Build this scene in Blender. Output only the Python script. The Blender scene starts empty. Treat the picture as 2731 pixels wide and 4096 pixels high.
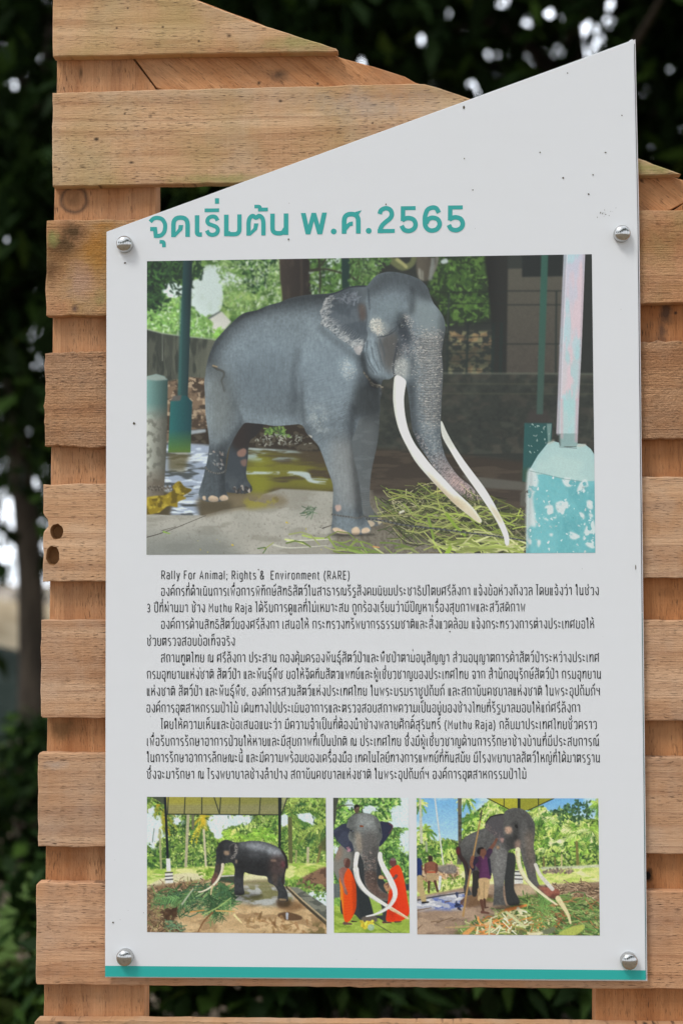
import bpy, bmesh, math, random
import numpy as np
from mathutils import Vector

# ---------------------------------------------------------------- camera, light, exposure
SC = bpy.context.scene
GZ = 1.9                                   # height of the sign's origin (top-left corner of the big picture) above ground
IW, IH, FMM = 2731, 4096, 50.0             # photograph size, lens on a 36 mm tall frame
CAM = np.array([.381, -2.097, -.463+GZ]); YAW, PITCH, ROLL = math.radians(2.51), math.radians(2.32), math.radians(.28)
def cam_axes():
    cy, sy = math.cos(YAW), math.sin(YAW); cp, sp = math.cos(PITCH), math.sin(PITCH); cr, sr = math.cos(ROLL), math.sin(ROLL)
    return (np.array([[cy, -sy, 0], [sy, cy, 0], [0, 0, 1]])@np.array([[1, 0, 0], [0, cp, -sp], [0, sp, cp]])@np.array([[cr, 0, sr], [0, 1, 0], [-sr, 0, cr]]))
AX = cam_axes()
cd = bpy.data.cameras.new('camera'); cam = bpy.data.objects.new('camera', cd); SC.collection.objects.link(cam); SC.camera = cam
from mathutils import Matrix
cam.matrix_world = Matrix(((AX[0][0], AX[0][2], -AX[0][1], CAM[0]), (AX[1][0], AX[1][2], -AX[1][1], CAM[1]), (AX[2][0], AX[2][2], -AX[2][1], CAM[2]), (0, 0, 0, 1)))
cd.sensor_fit = 'VERTICAL'; cd.sensor_height = 36; cd.sensor_width = 24; cd.lens = FMM; cd.clip_start = .05; cd.clip_end = 400
cd.dof.use_dof = True; cd.dof.focus_distance = 2.11; cd.dof.aperture_fstop = 2.5; cd.dof.aperture_blades = 0
SUN_DIR = Vector((-.46, -.52, .95)).normalized()
wd = bpy.data.worlds.new('World'); SC.world = wd; wd.use_nodes = True
nt = wd.node_tree; sky = nt.nodes.new('ShaderNodeTexSky'); sky.sky_type = 'NISHITA'; sky.sun_disc = False
sky.sun_elevation = math.asin(SUN_DIR.z); sky.sun_rotation = math.atan2(SUN_DIR.x, SUN_DIR.y)
sky.air_density = 1.0; sky.dust_density = 4.0; sky.ozone_density = 1.0
# a bright clouded-over day: the clear sky seen through a broken white layer
hs = nt.nodes.new('ShaderNodeHueSaturation'); hs.inputs['Saturation'].default_value = .45; nt.links.new(sky.outputs[0], hs.inputs['Color'])
tc = nt.nodes.new('ShaderNodeTexCoord'); cn = nt.nodes.new('ShaderNodeTexNoise'); cn.inputs['Scale'].default_value = 2.2; cn.inputs['Detail'].default_value = 5
nt.links.new(tc.outputs['Generated'], cn.inputs['Vector']); mr = nt.nodes.new('ShaderNodeMapRange'); mr.inputs['From Min'].default_value = .3; mr.inputs['From Max'].default_value = .62; mr.inputs['To Min'].default_value = .55
nt.links.new(cn.outputs[0], mr.inputs['Value']); mxs = nt.nodes.new('ShaderNodeMix'); mxs.data_type = 'RGBA'; mxs.inputs[7].default_value = (9.2, 9.8, 10.6, 1)
nt.links.new(mr.outputs[0], mxs.inputs[0]); nt.links.new(hs.outputs[0], mxs.inputs[6]); sp_ = nt.nodes.new('ShaderNodeSeparateXYZ'); nt.links.new(tc.outputs['Generated'], sp_.inputs[0])
gl = nt.nodes.new('ShaderNodeMapRange'); gl.inputs['From Min'].default_value = -.1; gl.inputs['From Max'].default_value = .9; gl.inputs['To Min'].default_value = 1.; gl.inputs['To Max'].default_value = 2.6; nt.links.new(sp_.outputs[1], gl.inputs['Value'])   # sky scaled up towards +Y to brighten the gaps between leaves
vm = nt.nodes.new('ShaderNodeVectorMath'); vm.operation = 'SCALE'; nt.links.new(mxs.outputs[2], vm.inputs[0]); nt.links.new(gl.outputs[0], vm.inputs['Scale']); nt.links.new(vm.outputs[0], nt.nodes['Background'].inputs[0]); nt.nodes['Background'].inputs[1].default_value = .12
sd = bpy.data.lights.new('sun', 'SUN'); sd.energy = 1.45; sd.angle = math.radians(16); sd.color = (1, .97, .92)
so = bpy.data.objects.new('sun', sd); SC.collection.objects.link(so); so.rotation_euler = (-SUN_DIR).to_track_quat('-Z', 'Y').to_euler(); so.location = (-3, -4, 8)
SC.view_settings.view_transform = 'Standard'; SC.view_settings.look = 'None'; SC.view_settings.exposure = .21; SC.view_settings.gamma = 1
ALB = .80                                   # albedo of the white panel; the print's inks are scaled to it

def at(px, py, y=0.):
    """where the sight line through a pixel of the photograph meets the upright plane at depth y"""
    f = FMM/36*IH
    d = AX@np.array([(px-IW/2)/f, 1, -(py-IH/2)/f]); t = (y-CAM[1])/d[1]
    p = CAM+d*t
    return float(p[0]), float(p[2])

# ---------------------------------------------------------------- helpers
COL = SC.collection
def tag(o, label=None, cat=None, group=None, kind=None):
    for k, v in (('label', label), ('category', cat), ('group', group), ('kind', kind)):
        if v: o[k] = v
    return o
def empty(name, loc=(0, 0, 0)):
    o = bpy.data.objects.new(name, None); COL.objects.link(o); o.location = loc; o.empty_display_size = .1
    return o
def mesh_obj(name, verts, faces, mat, parent=None, smooth=False):
    me = bpy.data.meshes.new(name); me.from_pydata([tuple(map(float, v)) for v in verts], [], faces); me.update()
    if mat: me.materials.append(mat)
    if smooth: me.polygons.foreach_set('use_smooth', [True]*len(me.polygons))
    o = bpy.data.objects.new(name, me); COL.objects.link(o)
    if parent: o.parent = parent; o.matrix_parent_inverse = Matrix.Translation(-parent.location)
    return o
class NT:
    def __init__(s, name):
        s.m = bpy.data.materials.new(name); s.m.use_nodes = True; s.t = s.m.node_tree; s.b = s.t.nodes['Principled BSDF']
    def n(s, typ, **kw):
        o = s.t.nodes.new('ShaderNode'+typ)
        for k, v in kw.items():
            if k.startswith('_'): setattr(o, k[1:], v)
            else:
                k = k.replace('__', ' ')
                s.set(o.inputs[int(k[1:])] if k[0] == 'i' and k[1:].isdigit() else o.inputs[k], v)
        return o
    def set(s, sock, v):
        if hasattr(v, 'is_linked'): s.t.links.new(v, sock)
        else: sock.default_value = v
    def coord(s, scale=(1, 1, 1), loc=(0, 0, 0), rot=(0, 0, 0)):
        c = s.n('TexCoord'); m = s.n('Mapping', Vector=c.outputs['Object'], Scale=scale, Location=loc, Rotation=rot)
        return m.outputs[0]
    def noise(s, vec, scale, detail=3, rough=.5, dist=0):
        return s.n('TexNoise', Vector=vec, Scale=scale, Detail=detail, Roughness=rough, Distortion=dist).outputs[0]
    def ramp(s, fac, stops):
        r = s.n('ValToRGB', Fac=fac); e = r.color_ramp.elements
        while len(e) < len(stops): e.new(.5)
        for q, (p, c) in zip(e, stops): q.position = p; q.color = (*c, 1) if len(c) == 3 else c
        return r.outputs[0]
    def val(s, fac, a, b, lo=0, hi=1):
        return s.n('MapRange', Value=fac, From__Min=a, From__Max=b, To__Min=lo, To__Max=hi).outputs[0]
    def mix(s, fac, a, b, mode='MIX'):
        o = s.n('Mix', _data_type='RGBA', _blend_type=mode); s.set(o.inputs[0], fac)
        for i, v in ((6, a), (7, b)): s.set(o.inputs[i], (*v, 1) if isinstance(v, tuple) and len(v) == 3 else v)
        return o.outputs[2]
    def math(s, op, a, b=0.):
        o = s.n('Math', _operation=op); s.set(o.inputs[0], a); s.set(o.inputs[1], b); return o.outputs[0]
    def bump(s, h, strength, dist=.002):
        s.set(s.b.inputs['Normal'], s.n('Bump', Height=h, Strength=strength, Distance=dist).outputs[0])
    def out(s, **kw):
        for k, v in kw.items(): s.set(s.b.inputs[k.replace('__', ' ')], (*v, 1) if isinstance(v, tuple) and len(v) == 3 else v)
        return s.m
def lin(c): 
    c = np.asarray(c, float)/255.; return np.where(c < .04045, c/12.92, ((c+.055)/1.055)**2.4)
# ---------------------------------------------------------------- printed pictures
# The four pictures on the sign are flat prints.  They are painted here by code as
# colour values (polygons, strokes, noise) and become the vertex colours of flat sheets.
def homography(src, dst):
    A = []
    for (x, y), (u, v) in zip(src, dst):
        A.append([x, y, 1, 0, 0, 0, -u*x, -u*y]); A.append([0, 0, 0, x, y, 1, -v*x, -v*y])
    h = np.linalg.solve(np.array(A, float), np.array(dst, float).ravel())
    return np.append(h, 1).reshape(3, 3)

def catmull(p, closed=True, n=5):
    p = np.asarray(p, float); out = []; m = len(p)
    rng_ = range(m) if closed else range(m-1)
    for i in rng_:
        if closed: a, b, c, d = p[(i-1) % m], p[i], p[(i+1) % m], p[(i+2) % m]
        else: a, b, c, d = p[max(i-1, 0)], p[i], p[i+1], p[min(i+2, m-1)]
        for k in range(n):
            t = k/n
            out.append(.5*((2*b)+(c-a)*t+(2*a-5*b+4*c-d)*t*t+(3*b-a-3*c+d)*t**3))
    if not closed: out.append(p[-1])
    return np.array(out)

def resize_grid(g, H, W):
    h, w = g.shape
    ys = np.linspace(0, h-1.001, H); xs = np.linspace(0, w-1.001, W)
    y0 = ys.astype(int); x0 = xs.astype(int)
    fy = (ys-y0)[:, None]; fx = (xs-x0)[None]
    fy = fy*fy*(3-2*fy); fx = fx*fx*(3-2*fx)
    return (g[y0][:, x0]*(1-fy)*(1-fx)+g[y0+1][:, x0]*fy*(1-fx)+g[y0][:, x0+1]*(1-fy)*fx+g[y0+1][:, x0+1]*fy*fx)

def blur1(a, s):
    if s < .3: return a
    r = int(3*s)+1
    k = np.exp(-.5*(np.arange(-r, r+1)/s)**2); k /= k.sum()
    for ax in (0, 1):
        pad = [(0, 0)]*2; pad[ax] = (r, r)
        b = np.pad(a, pad, mode='edge'); n = a.shape[ax]
        o = np.zeros_like(a)
        for i, kv in enumerate(k):
            o += kv*(b[i:i+n] if ax == 0 else b[:, i:i+n])
        a = o
    return a

class Pic:
    def __init__(s, corners, W, H, seed):
        s.W, s.H = W, H
        s.M = homography(corners, [(0, 0), (W, 0), (W, H), (0, H)])
        s.img = np.zeros((H, W, 3)); s.rng = np.random.default_rng(seed)
        s.f = (0, 0, 1, 1); s.clip = None
    def frame(s, x0, y0, k): s.f = (x0, y0, k)
    def T(s, p):
        p = np.asarray(p, float).reshape(-1, 2)
        q = np.c_[p[:, 0]*s.f[2]+s.f[0], p[:, 1]*s.f[2]+s.f[1], np.ones(len(p))]@s.M.T
        return q[:, :2]/q[:, 2:]
    def S(s): return s.f[2]*np.hypot(s.M[0, 0], s.M[1, 0])
    def noise(s, cx, cy, oct=4, gain=.5):
        o = np.zeros((s.H, s.W)); a = 1; t = 0
        for i in range(oct):
            gh, gw = max(2, int(s.H/cy))+2, max(2, int(s.W/cx))+2
            o += a*resize_grid(s.rng.random((gh, gw)), s.H, s.W); t += a
            a *= gain; cx = max(1, cx/2); cy = max(1, cy/2)
        o /= t
        return o
    def mask(s, pts, smooth=False, blur=0, raw=False):
        q = np.asarray(pts, float) if raw else s.T(pts)
        if smooth: q = catmull(q)
        m = np.zeros((s.H, s.W+1)); SS = 4
        x = np.r_[q[:, 0], q[0, 0]]; y = np.r_[q[:, 1], q[0, 1]]
        y0 = max(0, int(y.min())); y1 = min(s.H-1, int(y.max())+1)
        xa, xb, ya, yb = x[:-1], x[1:], y[:-1], y[1:]
        for r in range(y0, y1+1):
            for k in range(SS):
                yy = r+(k+.5)/SS
                c = (ya <= yy) != (yb <= yy)
                if not c.any(): continue
                xs = np.sort(xa[c]+(yy-ya[c])*(xb[c]-xa[c])/(yb[c]-ya[c]))
                for a, b in zip(xs[::2], xs[1::2]):
                    a = min(max(a, 0), s.W-1e-6); b = min(max(b, 0), s.W-1e-6)
                    if b <= a: continue
                    ia, ib = int(a), int(b)
                    if ia == ib: m[r, ia] += b-a
                    else:
                        m[r, ia] += ia+1-a; m[r, ib] += b-ib
                        if ib > ia+1: m[r, ia+1:ib] += 1
        m = np.clip(m[:, :s.W]/SS, 0, 1)
        return blur1(m, blur*s.S()) if blur else m
    def put(s, m, col, a=1.):
        if s.clip is not None: m = m*s.clip
        m = (m*a)[..., None]
        col = np.asarray(col, float)
        if col.ndim == 1: col = col/255.
        s.img = s.img*(1-m)+col*m
    def fill(s, pts, col, a=1., smooth=False, blur=0): s.put(s.mask(pts, smooth, blur), col, a)
    def mod(s, m, amt):                                     # multiply tone by 1+amt*m
        if s.clip is not None: m = m*s.clip
        s.img = np.clip(s.img*(1+amt*m)[..., None], 0, 1)
    def tone(s, pts, amt, blur=12, smooth=True): s.mod(s.mask(pts, smooth, blur), amt)
    def ramp(s, p0, p1):
        a, b = s.T([p0, p1]); d = b-a
        yy, xx = np.mgrid[0:s.H, 0:s.W]
        return np.clip(((xx+.5-a[0])*d[0]+(yy+.5-a[1])*d[1])/(d@d), 0, 1)
    def grad(s, m, p0, c0, p1, c1, a=1.):
        t = s.ramp(p0, p1)[..., None]
        s.put(m, np.array(c0)/255.*(1-t)+np.array(c1)/255.*t, a)
    def _seg(s, A, B, r0, r1, col, a, soft=.5):
        x0 = int(max(0, min(A[0], B[0])-max(r0, r1)-2)); x1 = int(min(s.W, max(A[0], B[0])+max(r0, r1)+3))
        y0 = int(max(0, min(A[1], B[1])-max(r0, r1)-2)); y1 = int(min(s.H, max(A[1], B[1])+max(r0, r1)+3))
        if x1 <= x0 or y1 <= y0: return
        yy, xx = np.mgrid[y0:y1, x0:x1]; xx = xx+.5; yy = yy+.5
        d = (B[0]-A[0], B[1]-A[1]); L = d[0]**2+d[1]**2+1e-9
        t = np.clip(((xx-A[0])*d[0]+(yy-A[1])*d[1])/L, 0, 1)
        D = np.hypot(xx-A[0]-t*d[0], yy-A[1]-t*d[1])
        R = r0+(r1-r0)*t
        m = np.clip((R-D)/(2*soft)+.5, 0, 1)*np.minimum(1, 2*R)*a
        if s.clip is not None: m = m*s.clip[y0:y1, x0:x1]
        s.img[y0:y1, x0:x1] = s.img[y0:y1, x0:x1]*(1-m[..., None])+np.asarray(col)/255.*m[..., None]
    def soften(s, r, m=None):
        b = np.stack([blur1(s.img[..., k], r) for k in range(3)], -1)
        s.img = b if m is None else s.img*(1-m[..., None])+b*m[..., None]
    def line(s, pts, w0, w1, col, a=1., smooth=False, soft=.5):
        q = s.T(pts)
        if smooth: q = catmull(q, False, 6)
        k = s.S()*.5; n = len(q)-1
        for i in range(n):
            s._seg(q[i], q[i+1], k*(w0+(w1-w0)*i/n), k*(w0+(w1-w0)*(i+1)/n), col, a, soft)
    def dots(s, m, n, r0, r1, cols, a=1., asp=1., ang=0., jit=3.2):   # scatter small dabs where mask m allows
        p = (m*(s.clip if s.clip is not None else 1)).ravel(); tot = p.sum()
        if tot <= 0: return
        idx = s.rng.choice(len(p), size=int(n), p=p/tot); cols = np.asarray(cols, float)
        for i in idx:
            y, x = divmod(i, s.W)
            r = s.rng.uniform(r0, r1)*s.S(); th = ang+s.rng.uniform(-jit, jit)/2
            dx, dy = math.cos(th)*r*asp, math.sin(th)*r*asp
            c = cols[s.rng.integers(len(cols))]*s.rng.uniform(.82, 1.18)
            s._seg((x-dx, y-dy), (x+dx, y+dy), r, r*.4, np.clip(c, 0, 255), a)
    def fronds(s, cx, cy, n, L, cols, w=4, droop=.5, leaf=True, a0=0, a1=6.28, leafl=.25):   # palm head
        for i in range(n):
            th = a0+(a1-a0)*(i+s.rng.uniform(-.3, .3))/n
            l = L*s.rng.uniform(.75, 1.1); pts = []
            for k in range(6):
                t = k/5
                pts.append((cx+math.cos(th)*l*t, cy+math.sin(th)*l*t+droop*l*t*t))
            c = np.asarray(cols[s.rng.integers(len(cols))], float)*s.rng.uniform(.85, 1.15)
            c = np.clip(c, 0, 255)
            s.line(pts, w*.5, w*.2, c*.85)
            if leaf:
                for k in range(1, 14):
                    t = k/14; j = min(int(t*5), 4); u = t*5-j
                    px = pts[j][0]*(1-u)+pts[j+1][0]*u; py = pts[j][1]*(1-u)+pts[j+1][1]*u
                    for sg in (-1, 1):
                        la = th+sg*1.0+.3*s.rng.uniform(-1, 1); ll = l*leafl*(1-.6*t)
                        s.line([(px, py), (px+math.cos(la)*ll, py+math.sin(la)*ll+ll*.5)], w, w*.3, np.clip(c*s.rng.uniform(.8, 1.2), 0, 255), .9)
    def straw(s, m, n, L0, L1, w0, w1, cols, ang=0., spread=.6, curve=.15):
        p = m.ravel(); idx = s.rng.choice(len(p), size=int(n), p=p/p.sum()); cols = np.asarray(cols, float); k = s.S()
        idx = np.sort(idx)
        for i in idx:
            y, x = divmod(i, s.W); l = s.rng.uniform(L0, L1)*k; th = ang+s.rng.normal(0, spread)
            w = s.rng.uniform(w0, w1)*k*.5; cv = s.rng.normal(0, curve)*l
            c = np.clip(cols[s.rng.integers(len(cols))]*s.rng.uniform(.75, 1.2), 0, 255)
            P = [(x+(t-.5)*l*math.cos(th)-math.sin(th)*cv*(t*(1-t))*4, y+(t-.5)*l*math.sin(th)+math.cos(th)*cv*t*(1-t)*4) for t in (0, .33, .66, 1)]
            for a_, b_ in zip(P, P[1:]): s._seg(a_, b_, w, w*.8, c, .95)

def picture_main():
    P = Pic([(589, 1045), (2365, 1017), (2379, 2211), (587, 2219)], 1000, 667, 3)
    fA = (560, 1000, .5995); fB = (1400, 1000, .6378); fC = (560, 1600, .5995); fD = (1400, 1600, .6505)
    R = P.rng
    n1 = P.noise(60, 60); n2 = P.noise(14, 14, 3); n3 = P.noise(4, 4, 2); n4 = P.noise(7, 40, 3)
    def nz(lo, hi, n=n2): return np.clip((n-lo)/(hi-lo), 0, 1)
    P.img[:] = np.array([44, 46, 43])/255.
    # ---- sky and trees, upper left
    P.frame(*fA)
    sk = P.mask([(40, 40), (1570, 40), (1570, 320), (900, 400), (500, 640), (40, 640)])
    P.grad(sk, (40, 40), (96, 132, 70), (1500, 300), (84, 124, 60))
    P.put(sk*nz(.42, .62), (128, 168, 84)); P.put(sk*nz(.5, .62, n1), (160, 190, 112), .5)
    P.put(sk*nz(.5, .66, P.noise(16, 16, 3)), (60, 92, 44), .8)
    hole = P.mask([(420, 90), (540, 110), (600, 200), (640, 220), (570, 270), (540, 380), (545, 410), (500, 420), (420, 440), (350, 370), (330, 260), (345, 190), (400, 200)], True, 14)
    hole2 = P.mask([(150, 200), (280, 230), (285, 310), (200, 320), (140, 280)], True, 14)
    hole3 = P.mask([(560, 160), (700, 160), (720, 230), (580, 240)], True, 20)*.8
    hole4 = P.mask([(1200, 60), (1340, 40), (1560, 40), (1560, 170), (1400, 130), (1240, 120)], True, 20)*.75
    for h in (hole, hole2, hole3, hole4):
        P.put(np.clip((h*1.5-.45-np.clip((P.noise(18, 18, 4)-.5)*3.2+.45, 0, 1)*.9)*3+.5, 0, 1), (216, 230, 228))
    P.put(P.mask([(560, 330), (720, 280), (800, 330), (700, 410), (600, 480), (545, 400)], True, 16)*nz(.35, .5), (176, 204, 118), .8)
    lm = P.mask([(40, 70), (280, 60), (290, 150), (200, 200), (150, 300), (200, 370), (110, 420), (40, 420)], True, 14)
    P.put(np.clip(lm*1.5-.75*P.noise(26, 26, 3), 0, 1)*.9, (40, 58, 42))
    P.dots(lm, 520, 5, 11, [(34, 52, 38), (46, 72, 42), (60, 96, 50), (28, 40, 34)], .9, 1.6)
    P.dots(P.mask([(330, 70), (420, 70), (420, 190), (330, 200)]), 30, 6, 11, [(40, 62, 44)], .9, 1.7)
    P.dots(P.mask([(200, 180), (350, 150), (350, 300), (220, 310)]), 45, 5, 10, [(38, 56, 42)], .9, 1.7)
    lm = P.mask([(620, 65), (900, 60), (910, 130), (850, 180), (840, 220), (800, 270), (720, 250), (720, 180), (690, 120), (640, 100)], True, 6)
    P.dots(lm, 170, 8, 16, [(44, 74, 48), (36, 60, 44), (58, 92, 52)], .95, 1.8)
    P.line([(650, 235), (730, 215), (800, 190)], 4, 3, (60, 70, 55))
    rg = P.mask([(500, 70), (940, 60), (940, 350), (780, 400), (650, 440), (590, 420), (570, 300)], False, 6)
    P.dots(rg, 700, 4, 9, [(128, 168, 92), (156, 192, 116), (110, 148, 80), (184, 208, 144), (92, 128, 70), (214, 226, 206)], .65, 1.4)
    P.dots(P.mask([(50, 420), (270, 320), (480, 480), (500, 590), (330, 560), (50, 530)], False, 5), 520, 4, 9, [(112, 160, 78), (136, 182, 98), (92, 132, 70), (162, 198, 118), (206, 224, 196)], .7, 1.4)
    tm = P.mask([(928, 52), (1130, 50), (1136, 220), (1145, 300), (950, 345), (934, 200)], False, 2)
    P.grad(tm, (930, 100), (66, 58, 52), (1130, 100), (44, 40, 38)); P.put(tm*nz(.5, .6, n4), (78, 68, 60), .5)
    P.line([(938, 240), (944, 340)], 9, 9, (150, 170, 100), .6)
    rg2 = P.mask([(1130, 50), (1570, 40), (1540, 220), (1280, 280), (1140, 290)], False, 3)
    P.dots(rg2, 420, 4, 9, [(70, 104, 52), (52, 80, 46), (100, 140, 74), (40, 58, 40), (196, 210, 200), (84, 120, 60)], .8, 1.4)
    P.fill([(1340, 45), (1398, 45), (1396, 250), (1345, 262)], (38, 58, 54), 1, False, 2)
    for q in ([(1190, 50), (1200, 180), (1196, 290)], [(1130, 140), (1190, 120), (1240, 55)], [(1140, 140), (1240, 130), (1340, 155)], [(1400, 170), (1450, 200), (1460, 60)]): P.line(q, 16, 11, (54, 54, 44), .9, True, 1)
    # building and wall
    P.fill([(462, 458), (545, 410), (600, 470), (610, 480), (560, 540), (505, 570), (480, 540), (490, 490)], (214, 212, 205), 1, False, 3)
    P.line([(460, 456), (535, 412)], 13, 9, (98, 106, 106))
    P.dots(P.mask([(500, 540), (560, 510), (560, 570), (510, 600)]), 30, 5, 9, [(130, 180, 80)], .9)
    wall = P.mask([(40, 528), (150, 558), (270, 575), (400, 590), (560, 612), (560, 930), (40, 900)])
    P.grad(wall, (40, 600), (48, 52, 48), (450, 700), (84, 86, 76))
    P.put(wall*nz(.42, .6, n4), (94, 96, 84), .55); P.put(wall*nz(.5, .62, P.noise(12, 50, 3)), (46, 50, 46), .7)
    P.line([(40, 528), (150, 556), (270, 573), (530, 600)], 8, 7, (150, 160, 148), .8)
    P.line([(152, 560), (152, 740)], 5, 5, (128, 130, 120), .7)
    # rubble under wall
    rub = P.mask([(170, 880), (330, 850), (470, 860), (470, 1260), (170, 1290)], False, 4)
    P.put(rub, (116, 96, 78)); P.put(rub*nz(.4, .55), (60, 50, 42), .9); P.put(rub*nz(.58, .68, P.noise(10, 8, 3)), (168, 146, 122), .9)
    # dark background, right
    P.frame(*fB)
    P.fill([(490, 30), (1540, 10), (1540, 1030), (480, 1030)], (46, 49, 46))
    gm = P.mask([(520, 20), (840, 30), (860, 250), (880, 430), (780, 450), (620, 460), (500, 250)], False, 14)
    P.put(gm, (52, 66, 46)); P.put(gm*nz(.48, .62), (76, 108, 54), .9); P.put(gm*nz(.5, .6, n1)*nz(.5, .6), (104, 142, 66), .8)
    P.dots(gm, 380, 4, 9, [(70, 104, 50), (96, 138, 62), (50, 72, 44), (42, 54, 40), (116, 156, 76)], .8, 1.4)
    for w in ([(420, 20), (500, 50), (550, 40), (540, 110), (490, 190), (420, 170)],):
        P.fill(w, (84, 78, 68), 1, True, 3); P.put(P.mask(w, True, 3)*nz(.5, .6, n4), (150, 150, 140), .7)
    P.line([(500, 180), (520, 60)], 26, 22, (146, 152, 150), .6, soft=2)
    P.fill([(565, 70), (600, 55), (610, 80), (575, 88)], (214, 226, 226), 1, True, 2)
    P.line([(250, 60), (320, 110), (380, 90), (400, 40)], 40, 26, (92, 96, 66), .9, True, 2)
    P.line([(290, 60), (330, 90), (350, 110)], 20, 14, (150, 148, 100), .8, True, 2)
    P.dots(P.mask([(0, 40), (280, 40), (200, 140), (90, 220), (0, 220)]), 260, 4, 9, [(66, 96, 52), (96, 134, 70), (46, 62, 44), (120, 150, 90)], .8, 1.4)
    bw = P.mask([(985, 120), (1075, 118), (1075, 170), (1340, 165), (1300, 830), (975, 830)], False, 2)
    P.grad(bw, (1000, 120), (76, 74, 66), (1150, 800), (62, 58, 54)); P.put(bw*n3, (92, 86, 76), .35)
    P.fill([(840, 30), (985, 30), (975, 820), (880, 820), (880, 430)], (38, 38, 36), .9, False, 4)
    P.fill([(1075, 35), (1345, 30), (1340, 165), (1075, 170)], (34, 37, 36), 1, False, 3)
    P.fill([(1455, 30), (1530, 30), (1530, 830), (1440, 830)], (40, 42, 40), 1, False, 3)
    for yy in (345, 590, 258): P.line([(975, yy), (1530, yy)], 8, 8, (36, 40, 38), .8)
    P.line([(1290, 260), (1285, 800)], 12, 12, (36, 42, 40), .8)
    br = P.mask([(610, 510), (890, 510), (885, 810), (605, 810)], False, 5)
    P.put(br*nz(.5, .6, P.noise(10, 8, 3)), (138, 132, 96), .75); P.put(br*nz(.56, .62, P.noise(12, 10, 3)), (150, 118, 84), .6)
    P.put(P.mask([(600, 600), (900, 600), (900, 740), (600, 740)], False, 14), (40, 44, 40), .65)
    for yy in (268, 340, 462, 548, 585, 650, 700, 760): P.line([(560, yy), (970, yy-4)], 6, 6, (36, 42, 40), .75)
    for xx, w in ((605, 9), (725, 12), (885, 18), (935, 20)): P.line([(xx+10, 270 if xx < 700 else 470), (xx, 820)], w, w, (34, 42, 40), .85)
    P.line([(620, 275), (603, 520)], 5, 5, (88, 98, 92), .7)
    # stone wall in shade
    P.frame(*fD)
    st = P.mask([(120, -160), (1530, -160), (1530, 320), (120, 340)])
    P.put(st, (44, 47, 44)); P.put(st*nz(.5, .6, P.noise(22, 16, 3)), (66, 69, 61), .5); P.put(st*nz(.54, .62, P.noise(20, 16, 3)), (76, 68, 60), .35)
    P.put(st*nz(.52, .58, P.noise(24, 16, 2)), (38, 41, 39), .6)
    P.soften(1.6, P.mask([(120, -150), (1530, -150), (1530, 320), (120, 340)], False, 10)); P.put(st*nz(.3, .7, P.noise(6, 5, 3)), (60, 62, 55), .28)
    P.line([(540, -165), (1500, -160)], 12, 12, (100, 104, 92), .5)
    for yy in (-100, -40): P.line([(540, yy), (1500, yy+3)], 8, 8, (78, 80, 62), .4)
    fl = P.mask([(100, 290), (600, 330), (1080, 380), (1090, 720), (80, 720)], False, 10)
    P.grad(fl, (300, 300), (52, 46, 40), (300, 650), (62, 54, 48)); P.put(fl*nz(.5, .62, P.noise(60, 8, 3)), (84, 74, 62), .4)
    P.fill([(680, 462), (1080, 505), (1065, 555), (760, 535)], (86, 84, 78), .9, False, 4)
    P.fill([(1045, 570), (1085, 520), (1085, 660), (1040, 650)], (84, 82, 76), .9, False, 4)
    P.fill([(1068, 140), (1238, 140), (1228, 490), (1090, 505), (1055, 500)], (40, 78, 78), 1, False, 2)
    P.fill([(1055, 420), (1100, 420), (1100, 505), (1055, 500)], (56, 72, 52), .7, False, 12)
    P.fill([(1205, 145), (1235, 145), (1225, 260), (1212, 260)], (128, 150, 146), .7, False, 2)
    P.dots(P.mask([(1075, 150), (1230, 150), (1220, 330), (1070, 330)]), 22, 2, 5, [(140, 160, 156)], .8)
    P.fill([(1100, 60), (1210, 60), (1235, 140), (1070, 140)], (58, 54, 52), .8, False, 8)
    P.frame(*fB)
    gp = P.mask([(1195, 25), (1238, 25), (1205, 1030), (1165, 1030)])
    P.grad(gp, (1210, 300), (48, 82, 72), (1190, 1000), (58, 76, 70))
    # ---- water and floor, left and centre
    P.frame(*fC)
    wt = P.mask([(150, 285), (340, 285), (470, 300), (740, 318), (1300, 345), (1310, 640), (930, 600), (700, 690), (430, 770), (40, 780), (40, 600)])
    P.grad(wt, (700, 300), (72, 64, 46), (1300, 560), (66, 56, 44))
    sp = P.noise(46, 7, 3)
    lw = P.mask([(160, 290), (350, 285), (480, 295), (460, 480), (400, 620), (400, 770), (200, 770), (250, 620), (160, 600)], False, 10)
    P.put(lw, (150, 162, 184), .95); P.put(lw*nz(.48, .58, sp), (62, 66, 66), .9); P.put(lw*nz(.6, .68, P.noise(40, 8, 3)), (206, 214, 228), .9)
    ol = P.mask([(720, 360), (1000, 380), (1280, 480), (1290, 600), (950, 590), (800, 640), (740, 600)], True, 20)
    P.put(ol*nz(.38, .52, P.noise(80, 12, 3)), (110, 108, 40), .85)
    P.put(P.mask([(715, 400), (850, 400), (850, 640), (730, 660)], True, 25), (126, 128, 40), .6)
    P.put(P.mask([(725, 320), (1000, 330), (1100, 380), (730, 400)], True, 10)*nz(.48, .58, sp), (150, 166, 166), .85)
    P.put(P.mask([(700, 476), (850, 478), (1000, 474), (1120, 484), (1150, 530), (1250, 544), (1240, 560), (1130, 548), (1080, 506), (980, 500), (850, 494), (700, 494)], True, 2)*nz(.3, .42, P.noise(20, 5, 3)), (176, 188, 192), .9)
    P.line([(730, 322), (900, 333)], 8, 5, (196, 206, 212), .8)
    P.line([(1060, 498), (1110, 520), (1180, 525), (1250, 530)], 8, 5, (160, 172, 172), .7, True)
    db = P.mask([(330, 200), (560, 170), (700, 150), (1090, 150), (1170, 270), (1190, 300), (1190, 345), (740, 318), (340, 288)], False, 4)
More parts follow.
